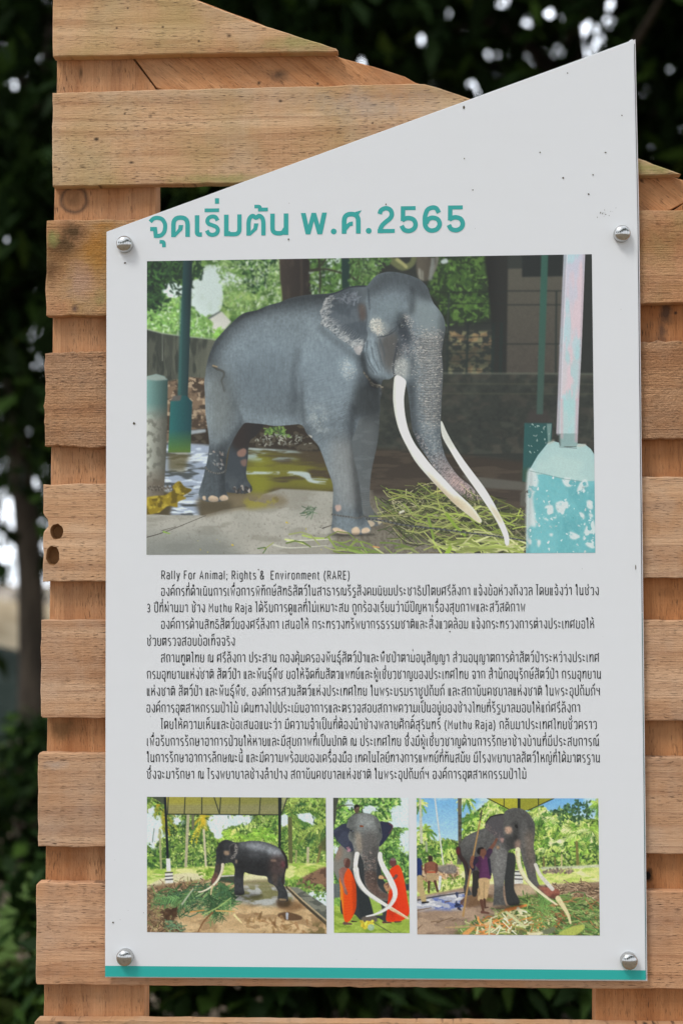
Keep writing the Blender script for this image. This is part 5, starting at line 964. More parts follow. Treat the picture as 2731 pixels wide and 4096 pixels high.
# ---------------------------------------------------------------- lettering: loopless Thai and narrow Latin drawn as strokes
def _arc(cx, cy, rx, ry, a0, a1, n=9):
    return [(cx+rx*math.cos(math.radians(a0+(a1-a0)*i/n)), cy+ry*math.sin(math.radians(a0+(a1-a0)*i/n)), 0) for i in range(n+1)]
W_ = .54
N_ = [(0, 0), (0, 1), (W_, 1), (W_, 0)]
GL = {   # char: (advance width, strokes); a third value 0 keeps a corner sharp
 'ก': (.56, [[(.07, 0), (.07, .52), (-.02, .66), (.04, 1), (.56, 1), (.56, 0)]]),
 'ข': (.54, [[(-.04, 1), (.1, 1), (.1, .74), (.04, .6), (.04, 0), (.54, 0), (.54, 1)]]),
 'ค': (.54, [N_, [(.02, .06, 0), (.16, .46), (.36, .46, 0)]]),
 'ง': (.46, [[(.2, 1, 0), (.46, 1), (.46, 0), (.26, 0), (.0, .5, 0)]]),
 'จ': (.5, [[(0, .84, 0), (.08, 1), (.5, 1), (.5, 0), (.2, 0, 0), (.15, .46, 0), (.0, .46, 0)]]),
 'ช': (.6, [[(-.04, 1), (.1, 1), (.1, 0), (.5, 0), (.5, .66), (.38, .72, 0)], [(.36, .74, 0), (.68, 1.12, 0)]]),
 'ซ': (.6, [[(-.06, .9, 0), (.0, 1, 0), (.1, .86), (.1, 0), (.5, 0), (.5, .66), (.38, .72, 0)], [(.36, .74, 0), (.68, 1.12, 0)]]),
 'ญ': (.84, [[(.04, 0), (.04, 1), (.42, 1), (.42, 0), (.84, 0), (.84, 1)], [(.46, -.18, 0), (.5, -.32), (.68, -.32), (.84, -.16)]]),
 'ฐ': (.46, [[(.46, 1, 0), (.04, 1), (.04, .6), (.46, .52), (.46, 0), (.16, 0)], [(.0, -.2, 0), (.12, -.32), (.24, -.2), (.36, -.32), (.48, -.16, 0)]]),
 'ณ': (.82, [[(.04, 0), (.04, 1), (.38, 1), (.38, .02), (.56, .02), (.8, .24, 0)], [(.8, 1, 0), (.8, 0, 0), (.88, 0, 0)]]),
 'ด': (.54, [N_, [(.17, .5, 0), (.33, .5, 0), (.1, .03, 0)]]),
 'ต': (.54, [[(0, 0), (0, 1), (.16, 1), (.27, .86, 0), (.38, 1), (.54, 1), (.54, 0)], [(.17, .5, 0), (.33, .5, 0), (.1, .03, 0)]]),
 'ถ': (.55, [[(.2, .03, 0), (.07, .03), (.07, .52), (-.02, .66), (.04, 1), (.55, 1), (.55, 0)]]),
 'ท': (.54, [[(-.06, .97, 0), (.05, .97, 0), (.05, 0, 0)], [(.05, .5, 0), (.26, .98), (.54, .98), (.54, 0)]]),
 'ธ': (.52, [[(.5, 1, 0), (.04, 1), (.04, .6), (.52, .58), (.52, 0), (.04, 0), (.04, .34, 0)]]),
 'น': (.56, [[(-.06, .97, 0), (.05, .97, 0), (.05, .02), (.3, .02), (.52, .2, 0)], [(.52, 1, 0), (.52, 0, 0), (.62, .0, 0)]]),
 'บ': (.54, [[(-.06, .97, 0), (.05, .97, 0), (.05, 0), (.54, 0), (.54, 1)]]),
 'ป': (.54, [[(-.06, .97, 0), (.05, .97, 0), (.05, 0), (.54, 0), (.54, 1.42)]]),
 'ผ': (.58, [[(.18, .62, 0), (.1, 1, 0), (.02, 1, 0), (.04, 0, 0), (.29, .5, 0), (.56, 0, 0), (.56, 1, 0)]]),
 'พ': (.64, [[(-.02, 1, 0), (.06, 1, 0), (.14, 0, 0), (.32, .72, 0), (.5, 0, 0), (.64, 1, 0)]]),
 'ภ': (.58, [[(-.04, .04, 0), (.1, .04, 0), (.1, .52), (.0, .66), (.06, 1), (.56, 1), (.56, 0)]]),
 'ม': (.56, [[(-.04, .97, 0), (.07, .97, 0), (.07, 0, 0)], [(-.07, .04, 0), (.07, .16), (.2, .02), (.56, .02), (.56, 1)]]),
 'ย': (.52, [[(.14, 1, 0), (.02, 1), (.02, .56), (.2, .54, 0)], [(.12, .54, 0), (.04, .5), (.04, 0), (.52, 0), (.52, 1)]]),
 'ร': (.44, [[(.44, .98, 0), (.04, .98), (.04, .58), (.42, .5), (.42, 0), (.14, .0)]]),
 'ล': (.52, [[(.02, .84, 0), (.06, 1), (.52, 1), (.52, 0)], [(.52, .56, 0), (.04, .58), (.04, 0), (.22, 0)]]),
 'ว': (.44, [[(.0, .84, 0), (.06, 1), (.44, 1), (.44, 0), (.2, 0)]]),
 'ศ': (.58, [N_, [(.02, .06, 0), (.16, .46), (.36, .46, 0)], [(.48, .94, 0), (.64, 1.2, 0)]]),
 'ษ': (.6, [[(-.06, .97, 0), (.05, .97, 0), (.05, 0), (.54, 0), (.54, 1)], [(.26, .4, 0), (.4, .52), (.68, .6, 0)]]),
 'ส': (.56, [[(.02, .84, 0), (.06, 1), (.52, 1), (.52, 0)], [(.52, .56, 0), (.04, .58), (.04, 0), (.22, 0)], [(.46, .96, 0), (.62, 1.2, 0)]]),
 'ห': (.56, [[(-.06, .97, 0), (.05, .97, 0), (.05, 0, 0)], [(.05, .42, 0), (.44, .74), (.44, 1), (.56, 1, 0)], [(.34, .62, 0), (.54, .54), (.54, 0, 0)]]),
 'อ': (.52, [[(.04, .84, 0), (.08, 1), (.52, 1), (.52, 0), (.04, 0), (.04, .52), (.2, .52, 0)]]),
 'ฯ': (.44, [[(.0, 1, 0), (.0, .6), (.42, .6, 0)], [(.42, 1, 0), (.42, 0, 0)]]),
 'ะ': (.3, [[(.0, .92, 0), (.02, .66), (.3, .74, 0)], [(.0, .42, 0), (.02, .14), (.3, .22, 0)]]),
 'า': (.36, [[(.0, .84, 0), (.06, 1), (.34, 1), (.34, 0)]]),
 'เ': (.12, [[(.02, 1, 0), (.02, 0), (.16, 0, 0)]]),
 'แ': (.38, [[(.02, 1, 0), (.02, 0), (.16, 0, 0)], [(.28, 1, 0), (.28, 0), (.42, 0, 0)]]),
 'โ': (.2, [[(-.12, 1.4, 0), (.3, 1.4, 0)], [(.1, 1.4, 0), (.1, 0), (.22, 0, 0)]]),
 'ใ': (.26, [[(.0, 1.12, 0), (.0, 1.42), (.16, 1.42), (.16, 0), (.28, 0, 0)]]),
 'ไ': (.26, [[(-.1, 1.42, 0), (.04, 1.3, 0), (.16, 1.44), (.16, 0), (.28, 0, 0)]]),
 # marks above and below: zero width, drawn back over the letter
 'ิ': (0, [[(-.5, 1.24, 0), (-.08, 1.24, 0)]]),
 'ี': (0, [[(-.5, 1.24, 0), (-.08, 1.24, 0), (-.08, 1.5, 0)]]),
 'ึ': (0, [[(-.5, 1.24, 0), (-.1, 1.24, 0), (-.1, 1.46), (-.24, 1.46), (-.24, 1.24, 0)]]),
 'ื': (0, [[(-.5, 1.24, 0), (-.08, 1.24, 0), (-.08, 1.5, 0)], [(-.24, 1.24, 0), (-.24, 1.5, 0)]]),
 'ั': (0, [[(-.4, 1.5, 0), (-.4, 1.24), (-.18, 1.26), (-.02, 1.46, 0)]]),
 '็': (0, [[(-.44, 1.22, 0), (-.44, 1.5), (-.16, 1.5, 0), (-.02, 1.6, 0)], [(-.28, 1.28, 0), (-.14, 1.26, 0)]]),
 '่': (0, [[(-.1, 1.2, 0), (-.1, 1.48, 0)]]),
 '้': (0, [[(-.38, 1.48, 0), (-.26, 1.48), (-.26, 1.24), (-.0, 1.3, 0)]]),
 '์': (0, [[(-.28, 1.2, 0), (-.28, 1.4), (-.1, 1.38, 0), (.02, 1.6, 0)]]),
 'ุ': (0, [[(-.2, -.16, 0), (-.06, -.16, 0), (-.06, -.44, 0)]]),
 'ู': (0, [[(-.36, -.16, 0), (-.3, -.16, 0), (-.3, -.42), (-.06, -.42), (-.06, -.16, 0)]]),
 # Latin
 'R': (.52, [[(.04, 0), (.04, 1.12, 0), (.5, 1.12), (.5, .54), (.04, .54, 0)], [(.26, .54, 0), (.54, 0, 0)]]),
 'F': (.44, [[(.04, 0), (.04, 1.12, 0), (.46, 1.12, 0)], [(.04, .58, 0), (.4, .58, 0)]]),
 'A': (.56, [[(0, 0), (.28, 1.12, 0), (.56, 0, 0)], [(.1, .34, 0), (.46, .34, 0)]]),
 'E': (.46, [[(.48, 1.12, 0), (.04, 1.12, 0), (.04, 0, 0), (.48, 0, 0)], [(.04, .58, 0), (.42, .58, 0)]]),
 'M': (.68, [[(.04, 0, 0), (.04, 1.12, 0), (.34, .5, 0), (.64, 1.12, 0), (.64, 0, 0)]]),
 'a': (.46, [[(.04, .78, 0), (.08, .86), (.46, .86), (.46, 0, 0)], [(.46, .5, 0), (.04, .5), (.04, 0), (.46, .04, 0)]]),
 'l': (.1, [[(.06, 1.16, 0), (.06, 0, 0)]]),
 'y': (.46, [[(.0, .84, 0), (.24, .0, 0)], [(.46, .84, 0), (.2, -.16), (.04, -.3, 0)]]),
 'o': (.46, [[(.04, .42, 0), (.04, .84), (.46, .84), (.46, 0), (.04, 0), (.04, .42, 0)]]),
 'r': (.3, [[(.05, 0), (.05, .84, 0)], [(.05, .5, 0), (.14, .84), (.34, .82, 0)]]),
 'n': (.46, [[(.05, 0), (.05, .84, 0)], [(.05, .5, 0), (.08, .84), (.45, .84), (.45, 0)]]),
 'm': (.72, [[(.05, 0), (.05, .84, 0)], [(.05, .5, 0), (.08, .84), (.38, .84), (.38, 0)], [(.38, .5, 0), (.41, .84), (.72, .84), (.72, 0)]]),
 'i': (.1, [[(.06, .84, 0), (.06, 0, 0)], [(.06, 1.04, 0), (.06, 1.16, 0)]]),
 ';': (.14, [[(.06, .7, 0), (.06, .56, 0)], [(.08, .12, 0), (.02, -.16, 0)]]),
 'g': (.46, [[(.45, .84, 0), (.45, -.3), (.06, -.3, 0)], [(.45, .84), (.04, .84), (.04, .04), (.45, .04)]]),
 'h': (.46, [[(.05, 0), (.05, 1.16, 0)], [(.05, .5, 0), (.08, .84), (.45, .84), (.45, 0)]]),
 't': (.3, [[(.12, 1.04, 0), (.12, 0), (.32, 0, 0)], [(.0, .82, 0), (.3, .82, 0)]]),
 's': (.4, [[(.4, .8, 0), (.04, .86), (.04, .46), (.4, .42), (.4, 0), (.0, .02, 0)]]),
 '&': (.6, [[(.6, 0, 0), (.12, .8), (.16, 1.14), (.42, 1.1), (.4, .74), (.04, .5), (.06, 0), (.44, 0), (.56, .5, 0)]]),
 'v': (.44, [[(.0, .84, 0), (.22, 0, 0), (.44, .84, 0)]]),
 'e': (.46, [[(.04, .44, 0), (.46, .44, 0), (.46, .84), (.04, .84), (.04, 0), (.44, .02, 0)]]),
 'u': (.46, [[(.05, .84), (.05, 0), (.45, 0), (.45, .84)], [(.45, .3, 0), (.45, 0, 0)]]),
 'j': (.14, [[(.08, .84, 0), (.08, -.26), (-.08, -.28, 0)], [(.08, 1.04, 0), (.08, 1.16, 0)]]),
 '(': (.24, [_arc(.42, .45, .36, .8, 115, 245)]),
 ')': (.24, [_arc(-.18, .45, .36, .8, 65, -65)]),
 ',': (.14, [[(.08, .12, 0), (.02, -.16, 0)]]),
 '.': (.16, [[(.08, .0, 0), (.08, .2, 0)]]),
 '3': (.46, [_arc(.22, .8, .2, .3, 150, -90)+_arc(.22, .26, .22, .26, 90, -150)]),
 '2': (.5, [_arc(.25, .84, .23, .28, 160, -30)+[(.03, .04, 0), (.5, .04, 0)]]),
 '5': (.5, [[(.48, 1.1, 0), (.08, 1.1, 0), (.06, .62, 0)]+_arc(.25, .36, .24, .32, 130, -150)]),
 '6': (.5, [[(.42, 1.12, 0), (.06, .52)]+_arc(.26, .34, .22, .32, 150, 510, 16)]),
 ' ': (.42, []),
}
def round_path(p, r=.2):
    out = []
    for i, q in enumerate(p):
        if i in (0, len(p)-1) or (len(q) > 2 and q[2] == 0): out.append((q[0], q[1])); continue
        a = np.array(p[i-1][:2]); b = np.array(q[:2]); c = np.array(p[i+1][:2])
        la, lc = np.hypot(*(a-b)), np.hypot(*(c-b)); rr = min(r, la*.5, lc*.5)
        s, e = b+(a-b)/la*rr, b+(c-b)/lc*rr
        for k in range(6):
            t = k/5; out.append(tuple(s*(1-t)**2+2*b*t*(1-t)+e*t*t))
    return out
def strip(p, w):
    p = np.array(p, float); keep = [0]+[i for i in range(1, len(p)) if np.hypot(*(p[i]-p[i-1])) > 1e-4]; p = p[keep]
    d = np.diff(p, axis=0); d /= np.hypot(d[:, 0], d[:, 1])[:, None]; n = np.c_[-d[:, 1], d[:, 0]]
    L, Rr = [], []
    for i in range(len(p)):
        if i == 0: m = n[0]
        elif i == len(p)-1: m = n[-1]
        else:
            m = n[i-1]+n[i]; m = m/max(1e-6, np.hypot(*m)); m = m/max(.5, m@n[i])
        L.append(p[i]+m*w/2); Rr.append(p[i]-m*w/2)
    return L, Rr
def lettering(text, h, w, sx=1., gap=.34):
    """strokes of a line of text, in units of metres; returns list of (left pts, right pts) and width"""
    x = 0; out = []; prev = ''; up = False
    for ch in text:
        adv, st = GL[ch]; mark = adv == 0 and ch != ' '
        dy = 0; dx = -gap if mark else 0
        if mark and ch in '่้์':
            if up: dy = .34
        if mark and prev == 'ป' and ch not in 'ุู': dx -= .16
        for s in st:
            q = [((x+dx+a[0])*h*sx, (a[1]+dy)*h) for a in round_path(s)]
            out.append(strip(q, w*h))
        if not mark: x += adv+(gap if ch != ' ' else 0); up = False; prev = ch
        elif ch in 'ิีึืั': up = True
        if ch == 'ำ': pass
    return out, (x-gap)*h*sx
# ---------------------------------------------------------------- materials
def wood(name, axis, tint=(1, 1, 1), seed=0, rough_sawn=0., green=.3, grain=1.0, ang=0., spots=(), freq=46.):
    """sawn softwood; the grain runs along object axis 'x' or 'z', turned by ang in the board's plane"""
    g = NT(name)
    rot = (0, (math.pi/2 if axis == 'z' else 0)+ang, 0)
    base = g.coord((1, 1, 1), (seed*3.7, 0, seed*1.31), rot); obj = g.coord()
    def st(a, b): return g.n('Mapping', Vector=base, Scale=(a, 6, b)).outputs[0]
    zz = g.n('SeparateXYZ', Vector=base).outputs[2]
    ph = g.math('ADD', g.math('MULTIPLY', zz, freq), g.math('MULTIPLY', g.noise(st(.9, 5), 1, 2, .4), 5.5))
    ph = g.math('ADD', ph, g.math('MULTIPLY', g.noise(st(.25, 34), 1, 2), 2.2))
    ph = g.math('ADD', ph, g.math('MULTIPLY', g.noise(st(9, 30), 1, 2), .12))
    fr = g.math('FRACT', ph)
    rings = g.math('POWER', fr, 5.0)                       # late wood: a slow darkening, then a sharp edge
    rings = g.math('MULTIPLY', rings, g.val(g.noise(st(.5, 14), 1, 2), .3, .65, .25, 1.))
    broad = g.noise(st(1.1, 24), 1, 4, .6)
    fine = g.noise(st(16, 520), 1, 3, .65)
    saw = g.noise(st(300, 9), 1, 2, .5)
    pores = g.noise(st(75, 820), 1, 2, .5)
    where = g.noise(st(6, 40), 1, 3, .6)
    blot = g.noise(base, 8, 5, .62)
    t = np.array(tint); T = lambda *c: tuple(np.array(c)*t)
    c = g.ramp(broad, [(.3, T(.47, .25, .13)), (.5, T(.66, .405, .24)), (.7, T(.80, .545, .36))])
    c = g.mix(g.math('MULTIPLY', rings, .75*grain), c, T(.34, .165, .085))
    c = g.mix(g.val(fine, .36, .72, 0, .42), c, T(.34, .19, .115))
    c = g.mix(g.val(saw, .52, .8, 0, .10), c, T(.86, .66, .49))
    c = g.mix(g.val(blot, .46, .74, 0, .6), c, T(.56, .445, .355))
    c = g.mix(g.val(g.noise(base, 17, 4, .6), .56, .74, 0, .45), c, T(.40, .25, .155))
    if green: c = g.mix(g.val(g.noise(base, 5.5, 4, .6), .46, .70, 0, green), c, (.34, .31, .115))
    pm = g.math('MULTIPLY', g.val(pores, .60, .66, 0, .85*grain), g.val(where, .40, .62, .15, 1))
    c = g.mix(pm, c, (.075, .045, .027))
    vor = g.n('TexVoronoi', Vector=st(16, 22), Scale=1., Randomness=1.)
    c = g.mix(g.math('MULTIPLY', g.val(vor.outputs['Distance'], .03, .085, .9, 0), g.val(g.noise(base, 13, 1), .5, .54)), c, (.035, .025, .018))
    wob = g.noise(obj, 26, 6, .72)
    for (sx_, sy_, rx, ry, col, amt, yp_, ring) in spots:   # stains, knots: places on this one board
        x0, z0 = at(sx_, sy_, yp_); k = .66/1787
        m = g.n('Mapping', Vector=g.n('TexCoord').outputs['Object'], Location=(-x0/(rx*k), 0, -z0/(ry*k)), Scale=(1/(rx*k), 0, 1/(ry*k))).outputs[0]
        d = g.math('ADD', g.n('VectorMath', Vector=m, _operation='LENGTH').outputs['Value'], g.math('MULTIPLY', g.math('SUBTRACT', wob, .5), (2.6 if rx > 15 else .4) if not ring else .5))
        if ring: f = g.val(g.math('ABSOLUTE', g.math('SUBTRACT', d, .86)), .0, ring, amt, 0)
        else: f = g.val(d, .2, 1.15, amt, 0)
        c = g.mix(f, c, col)
    h = g.math('ADD', g.math('MULTIPLY', fine, .6+rough_sawn), g.math('MULTIPLY', saw, .15+.4*rough_sawn))
    h = g.math('ADD', h, g.math('MULTIPLY', g.noise(base, 300, 3, .7), .2+1.8*rough_sawn))
    h = g.math('SUBTRACT', g.math('SUBTRACT', h, g.math('MULTIPLY', rings, .3)), g.math('MULTIPLY', pm, .8))
    g.bump(h, min(1., .65+rough_sawn*.4), .002+.003*rough_sawn)
    return g.out(Base__Color=c, Roughness=.84, Specular__IOR__Level=.22)

def plain(name, col, rough=.5, spec=.3, metal=0., bump=0., bs=300):
    g = NT(name); v = g.coord()
    n = g.noise(v, 7, 4, .6)
    c = g.mix(g.val(n, .3, .7, .0, .12), tuple(col), tuple(np.array(col)*.8))
    if bump: g.bump(g.noise(v, bs, 2), bump, .001)
    return g.out(Base__Color=c, Roughness=rough, Metallic=metal, Specular__IOR__Level=spec)

def panel_material():
    g = NT('white printed panel'); v = g.coord()
    c = g.mix(g.val(g.noise(v, 5, 5, .65), .5, .78, 0, .10), (.772, .792, .815), (.70, .69, .65))
    c = g.mix(g.val(g.noise(g.coord((3, 1, 40)), 1, 3), .45, .75, 0, .05), c, (.66, .68, .70))
    vor = g.n('TexVoronoi', Vector=v, Scale=34.)
    keep = g.val(g.noise(v, 11, 1), .56, .60)
    sp = g.math('MULTIPLY', g.val(vor.outputs['Distance'], .015, .035, .45, 0), keep)
    c = g.mix(sp, c, (.22, .19, .15))
    g.bump(g.noise(v, 900, 2), .04, .0004)
    return g.out(Base__Color=c, Roughness=.42, Specular__IOR__Level=.35)

M_WHITE = panel_material()
M_BORE = plain('dark brown bore', (.30, .16, .07), .9, .1, 0, .8, 300)  # darker brown than the planks, for the walls of the drilled holes
M_EDGE = plain('aluminium edge', (.78, .76, .78), .4, .5)
M_SEAM = plain('dark seam', (.05, .055, .06), .6)
M_TEAL = plain('teal ink', (.028, .43, .39), .42, .35)
M_TITLE = plain('teal title ink', (.045, .40, .375), .45, .3)
M_INK = plain('black ink', (.016, .018, .02), .5, .3)
M_GRIME = plain('grime', (.10, .085, .06), .9, .1)
def steel_material():
    g = NT('polished steel'); v = g.coord()
    g.bump(g.noise(v, 160, 3), .06, .0006)
    return g.out(Base__Color=(.54, .535, .52), Metallic=1., Roughness=g.val(g.noise(v, 300, 3), .3, .7, .10, .2))
M_STEEL = steel_material()
def print_material():
    g = NT('printed picture ink'); a = g.n('Attribute', _attribute_name='ink')
    return g.out(Base__Color=a.outputs['Color'], Roughness=.42, Specular__IOR__Level=.3)
M_PRINT = print_material()

# ---------------------------------------------------------------- boards
def board(name, outline, y0, depth, mat, parent, holes=(), bev=.0012, jit=.0005, seed=0, step=.02, label=None):
    """a sawn board: an outline (x, z), going round, with real holes, rounded front arris and thickness"""
    rnd = np.random.default_rng(seed); P = []
    n = len(outline)
    for i in range(n):
        a, b = np.array(outline[i]), np.array(outline[(i+1) % n]); k = max(1, int(np.hypot(*(b-a))/step))
        nrm = np.array([b[1]-a[1], a[0]-b[0]]); nrm = nrm/max(1e-9, np.hypot(*nrm))
        low = np.interp(np.arange(k), np.linspace(0, k, 5), rnd.normal(0, jit*.6, 5))
        for j in range(k):
            off = 0 if j == 0 else rnd.normal(0, jit*.5)+low[j]
            P.append(a+(b-a)*j/k+nrm*off)
    P = np.array(P); m = len(P)
    area = .5*np.sum(P[:, 0]*np.roll(P[:, 1], -1)-np.roll(P[:, 0], -1)*P[:, 1])
    if area < 0: P = P[::-1]
    d = np.roll(P, -1, 0)-P; d /= np.hypot(d[:, 0], d[:, 1])[:, None]; nn = np.c_[-d[:, 1], d[:, 0]]
    inw = nn+np.roll(nn, 1, 0); inw /= np.maximum(.6, np.hypot(inw[:, 0], inw[:, 1]))[:, None]
    F = P+inw*bev
    bm = bmesh.new()
    def ring(pts, y): return [bm.verts.new((float(x), y, float(z))) for x, z in pts]
    f0, o0, o1 = ring(F, y0), ring(P, y0+bev), ring(P, y0+depth)
    for A, B in ((f0, o0), (o0, o1)):
        for i in range(len(A)): bm.faces.new((A[i], A[(i+1) % m], B[(i+1) % m], B[i]))
    loops = [(f0, o1)]
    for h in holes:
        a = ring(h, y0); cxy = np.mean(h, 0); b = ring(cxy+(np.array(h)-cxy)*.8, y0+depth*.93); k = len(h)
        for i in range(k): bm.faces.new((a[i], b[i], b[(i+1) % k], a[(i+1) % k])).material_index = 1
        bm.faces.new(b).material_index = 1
        loops.append((a, None))
    for side in (0, 1):
        ed = []
        for lp in loops:
            L = lp[side]
            if L is None: continue
            for i in range(len(L)):
                e = bm.edges.get((L[i], L[(i+1) % len(L)])) or bm.edges.new((L[i], L[(i+1) % len(L)])); ed.append(e)
        bmesh.ops.triangle_fill(bm, use_beauty=True, use_dissolve=False, edges=ed)
    bmesh.ops.recalc_face_normals(bm, faces=bm.faces)
    me = bpy.data.meshes.new(name); bm.to_mesh(me); bm.free(); me.materials.append(mat)
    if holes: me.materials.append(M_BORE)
    o = bpy.data.objects.new(name, me); COL.objects.link(o); o.parent = parent; o.matrix_parent_inverse = Matrix.Translation(-parent.location)
    if label: o['label'] = label
    return o

YP, TP = .011, .018                          # plank fronts stand 11 mm behind the sign's face; planks are 18 mm thick
YQ = YP+TP+.0005
frame = tag(empty('wooden_sign_frame', (at(300, 3500)[0]+.4, .05, 0)), 'sawn timber slat stand with sloping gable top holding the white information sign', 'sign stand')
def px(pts, y): return [at(a, b, y) for a, b in pts]
XR = 3150                                     # the planks run on past the right edge of the photograph
slope = lambda x: .3665*(x-789)
planks = [
 # outline in photo pixels, tint, seed, rough, green, label
 ([(209, -200), (245, -200), (784, 0), (1060, 104), (1344, 194), (1352, 203), (1349, 206), (780, 214), (213, 226)], (1.0, .98, .86), 1, .1, .5, None),
 ([(211, 371), (800, 356), (1366, 341), (1640, 334), (1697, 336), (1790, 364), (1875, 393), (2549, 632), (2706, 690), (2722, 697), (2549, 700), (620, 737), (400, 741), (212, 744)], (1.0, 1.0, .92), 2, .15, .35, None),
 ([(188, 882), (700, 876), (2549, 843), (XR, 834), (XR, 1196), (2560, 1215), (1400, 1240), (425, 1262), (210, 1264), (186, 1262), (187, 1060)], (.90, .74, .60), 5, .5, .6, 'rough plank with a mossy brown stain and a chipped lower edge'),
 ([(181, 1414), (212, 1410), (700, 1402), (2560, 1367), (XR, 1358), (XR, 1746), (2560, 1757), (425, 1786), (180, 1784), (179, 1640)], (1.12, .98, .84), 4, .9, .0, 'rough sawn plank with a furry surface'),
 ([(174, 1937), (425, 1934), (2560, 1907), (XR, 1902), (XR, 2308), (2560, 2313), (425, 2326), (172, 2327), (172, 2260), (176, 2215), (173, 2150), (176, 2128), (195, 2104), (192, 2078), (180, 2064), (174, 2052)], (.98, .95, .89), 6, .15, .0, 'plank with two drilled holes at its left end'),
 ([(166, 2480), (425, 2480), (2560, 2480), (XR, 2482), (XR, 2886), (2560, 2882), (425, 2872), (172, 2871), (165, 2864), (164, 2700)], (.92, .88, .84), 7, .2, .0, None),
 ([(153, 3022), (160, 3011), (425, 3013), (2560, 3029), (XR, 3036), (XR, 3426), (2560, 3415), (425, 3389), (154, 3386), (152, 3200)], (.86, .81, .76), 8, .15, .0, None),
 ([(146, 3541), (155, 3530), (425, 3533), (2560, 3563), (XR, 3574), (XR, 3964), (2560, 3955), (1300, 3948), (425, 3941), (150, 3939), (145, 3930)], (.92, .82, .74), 9, .1, .0, None),
 ([(139, 4090), (150, 4079), (425, 4081), (2400, 4096), (XR, 4106), (XR, 4500), (425, 4490), (139, 4490)], (.86, .80, .72), 10, .1, .1, None),
]
def hole(cx, cy, rx, ry, sd, cut=None):
    r = np.random.default_rng(sd); q = []
    for k in range(18):
        a = 2*math.pi*k/18; q.append((cx+rx*math.cos(a)*r.uniform(.92, 1.06), cy+ry*math.sin(a)*r.uniform(.92, 1.06)))
    return q
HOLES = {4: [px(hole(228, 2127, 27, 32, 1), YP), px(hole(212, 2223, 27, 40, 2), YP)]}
DK, OR, GN, GY = (.10, .055, .022), (.46, .20, .035), (.30, .30, .10), (.42, .36, .31)
SPOTS = {
 0: [(468, 112, 6, 7, (.03, .02, .015), .9, YP, 0), (652, 108, 7, 5, (.03, .02, .015), .9, YP, 0), (796, 164, 6, 6, (.03, .02, .015), .9, YP, 0), (512, 32, 6, 6, (.03, .02, .015), .9, YP, 0), (1200, 170, 160, 40, GN, .6, YP, 0)],
 1: [(500, 455, 6, 6, (.03, .02, .015), .9, YP, 0), (526, 650, 13, 7, (.03, .02, .015), .9, YP, 0), (1122, 404, 10, 7, (.03, .02, .015), .9, YP, 0), (238, 675, 5, 5, (.03, .02, .015), .9, YP, 0), (1490, 492, 6, 6, (.03, .02, .015), .9, YP, 0), (900, 715, 240, 26, GN, .6, YP, 0), (1500, 420, 260, 70, GY, .5, YP, 0), (2600, 670, 120, 30, GN, .8, YP, 0)],
 2: [(390, 1015, 90, 120, OR, .8, YP, 0), (240, 1030, 90, 90, (.30, .14, .05), .7, YP, 0), (296, 930, 62, 50, DK, .95, YP, 0), (262, 975, 66, 52, DK, .85, YP, 0), (212, 1060, 52, 80, (.16, .075, .03), .8, YP, 0), (420, 900, 60, 14, OR, .6, YP, 0), (214, 950, 30, 34, GN, .8, YP, 0), (400, 1200, 34, 50, GN, .5, YP, 0), (320, 1130, 70, 90, (.52, .33, .25), .6, YP, 0), (300, 1235, 20, 22, (.10, .06, .06), .8, YP, 0)],
 4: [(1, 1, 1, 1, DK, 0, YP, 0)], 6: [(220, 3060, 60, 22, GY, .5, YP, 0)], 8: [(240, 4092, 26, 9, (.05, .04, .03), .9, YP, 0)],
}
for i, (pts, tint, sd, rs, gr, lab) in enumerate(planks):
    m = wood('sawn pine plank', 'x', tint, sd, rs, gr, 1.0 if i not in (2,) else .5, 0., SPOTS.get(i, ()), 40. if i in (1, 5) else 30.)
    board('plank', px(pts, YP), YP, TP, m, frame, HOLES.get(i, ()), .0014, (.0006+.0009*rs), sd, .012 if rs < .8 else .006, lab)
pl = [(229, -160), (240, -163), (438, 106), (616, 345), (623, 357), (624, 800), (600, 2300), (579, 3950), (572, 4700), (168, 4700), (177, 4020), (184, 3450), (190, 2940), (200, 2400), (205, 1860), (212, 1330), (218, 820), (229, 300)]
board('post', px(pl, YQ), YQ, .04, wood('sawn pine post', 'z', (.80, .62, .46), 21, .1, .0, .9, 0., [(298, 800, 64, 60, (.045, .035, .035), .85, YQ, .22), (298, 800, 46, 44, (.22, .12, .06), .7, YQ, 0), (300, 800, 110, 90, (.30, .15, .07), .55, YQ, 0), (250, 2920, 80, 60, (.16, .085, .035), .7, YQ, 0), (325, 290, 10, 30, (.05, .035, .02), .7, YQ, 0)], 34.), frame, (), .0012, .0004, 21, .03)
pr = [(2684, 846), (3050, 618), (3100, 900), (2990, 4700), (2378, 4700), (2381, 4000), (2395, 3000), (2412, 1500), (2424, 1006)]
board('post', px(pr, YQ), YQ, .04, wood('sawn pine post', 'z', (.72, .50, .32), 33, .1, .0, .8, 0., [(2660, 1250, 26, 60, (.05, .035, .03), .8, YQ, 0), (2645, 1330, 22, 60, (.07, .045, .035), .7, YQ, 0), (2592, 3505, 20, 28, (.01, .008, .006), 1., YQ, 0), (2700, 1252, 8, 8, (.03, .02, .02), .9, YQ, 0)], 34.), frame, (), .0012, .0004, 22, .03)
ra = [(208, -209), (1000, 78), (1366, 232), (1500, 268), (1618, 306), (1660, 330), (2000, 440), (2549, 648), (2693, 709), (2838, 752), (2676, 841), (2420, 994), (1500, 668), (626, 350), (444, 106)]
RAA = math.atan2(.36, 1)
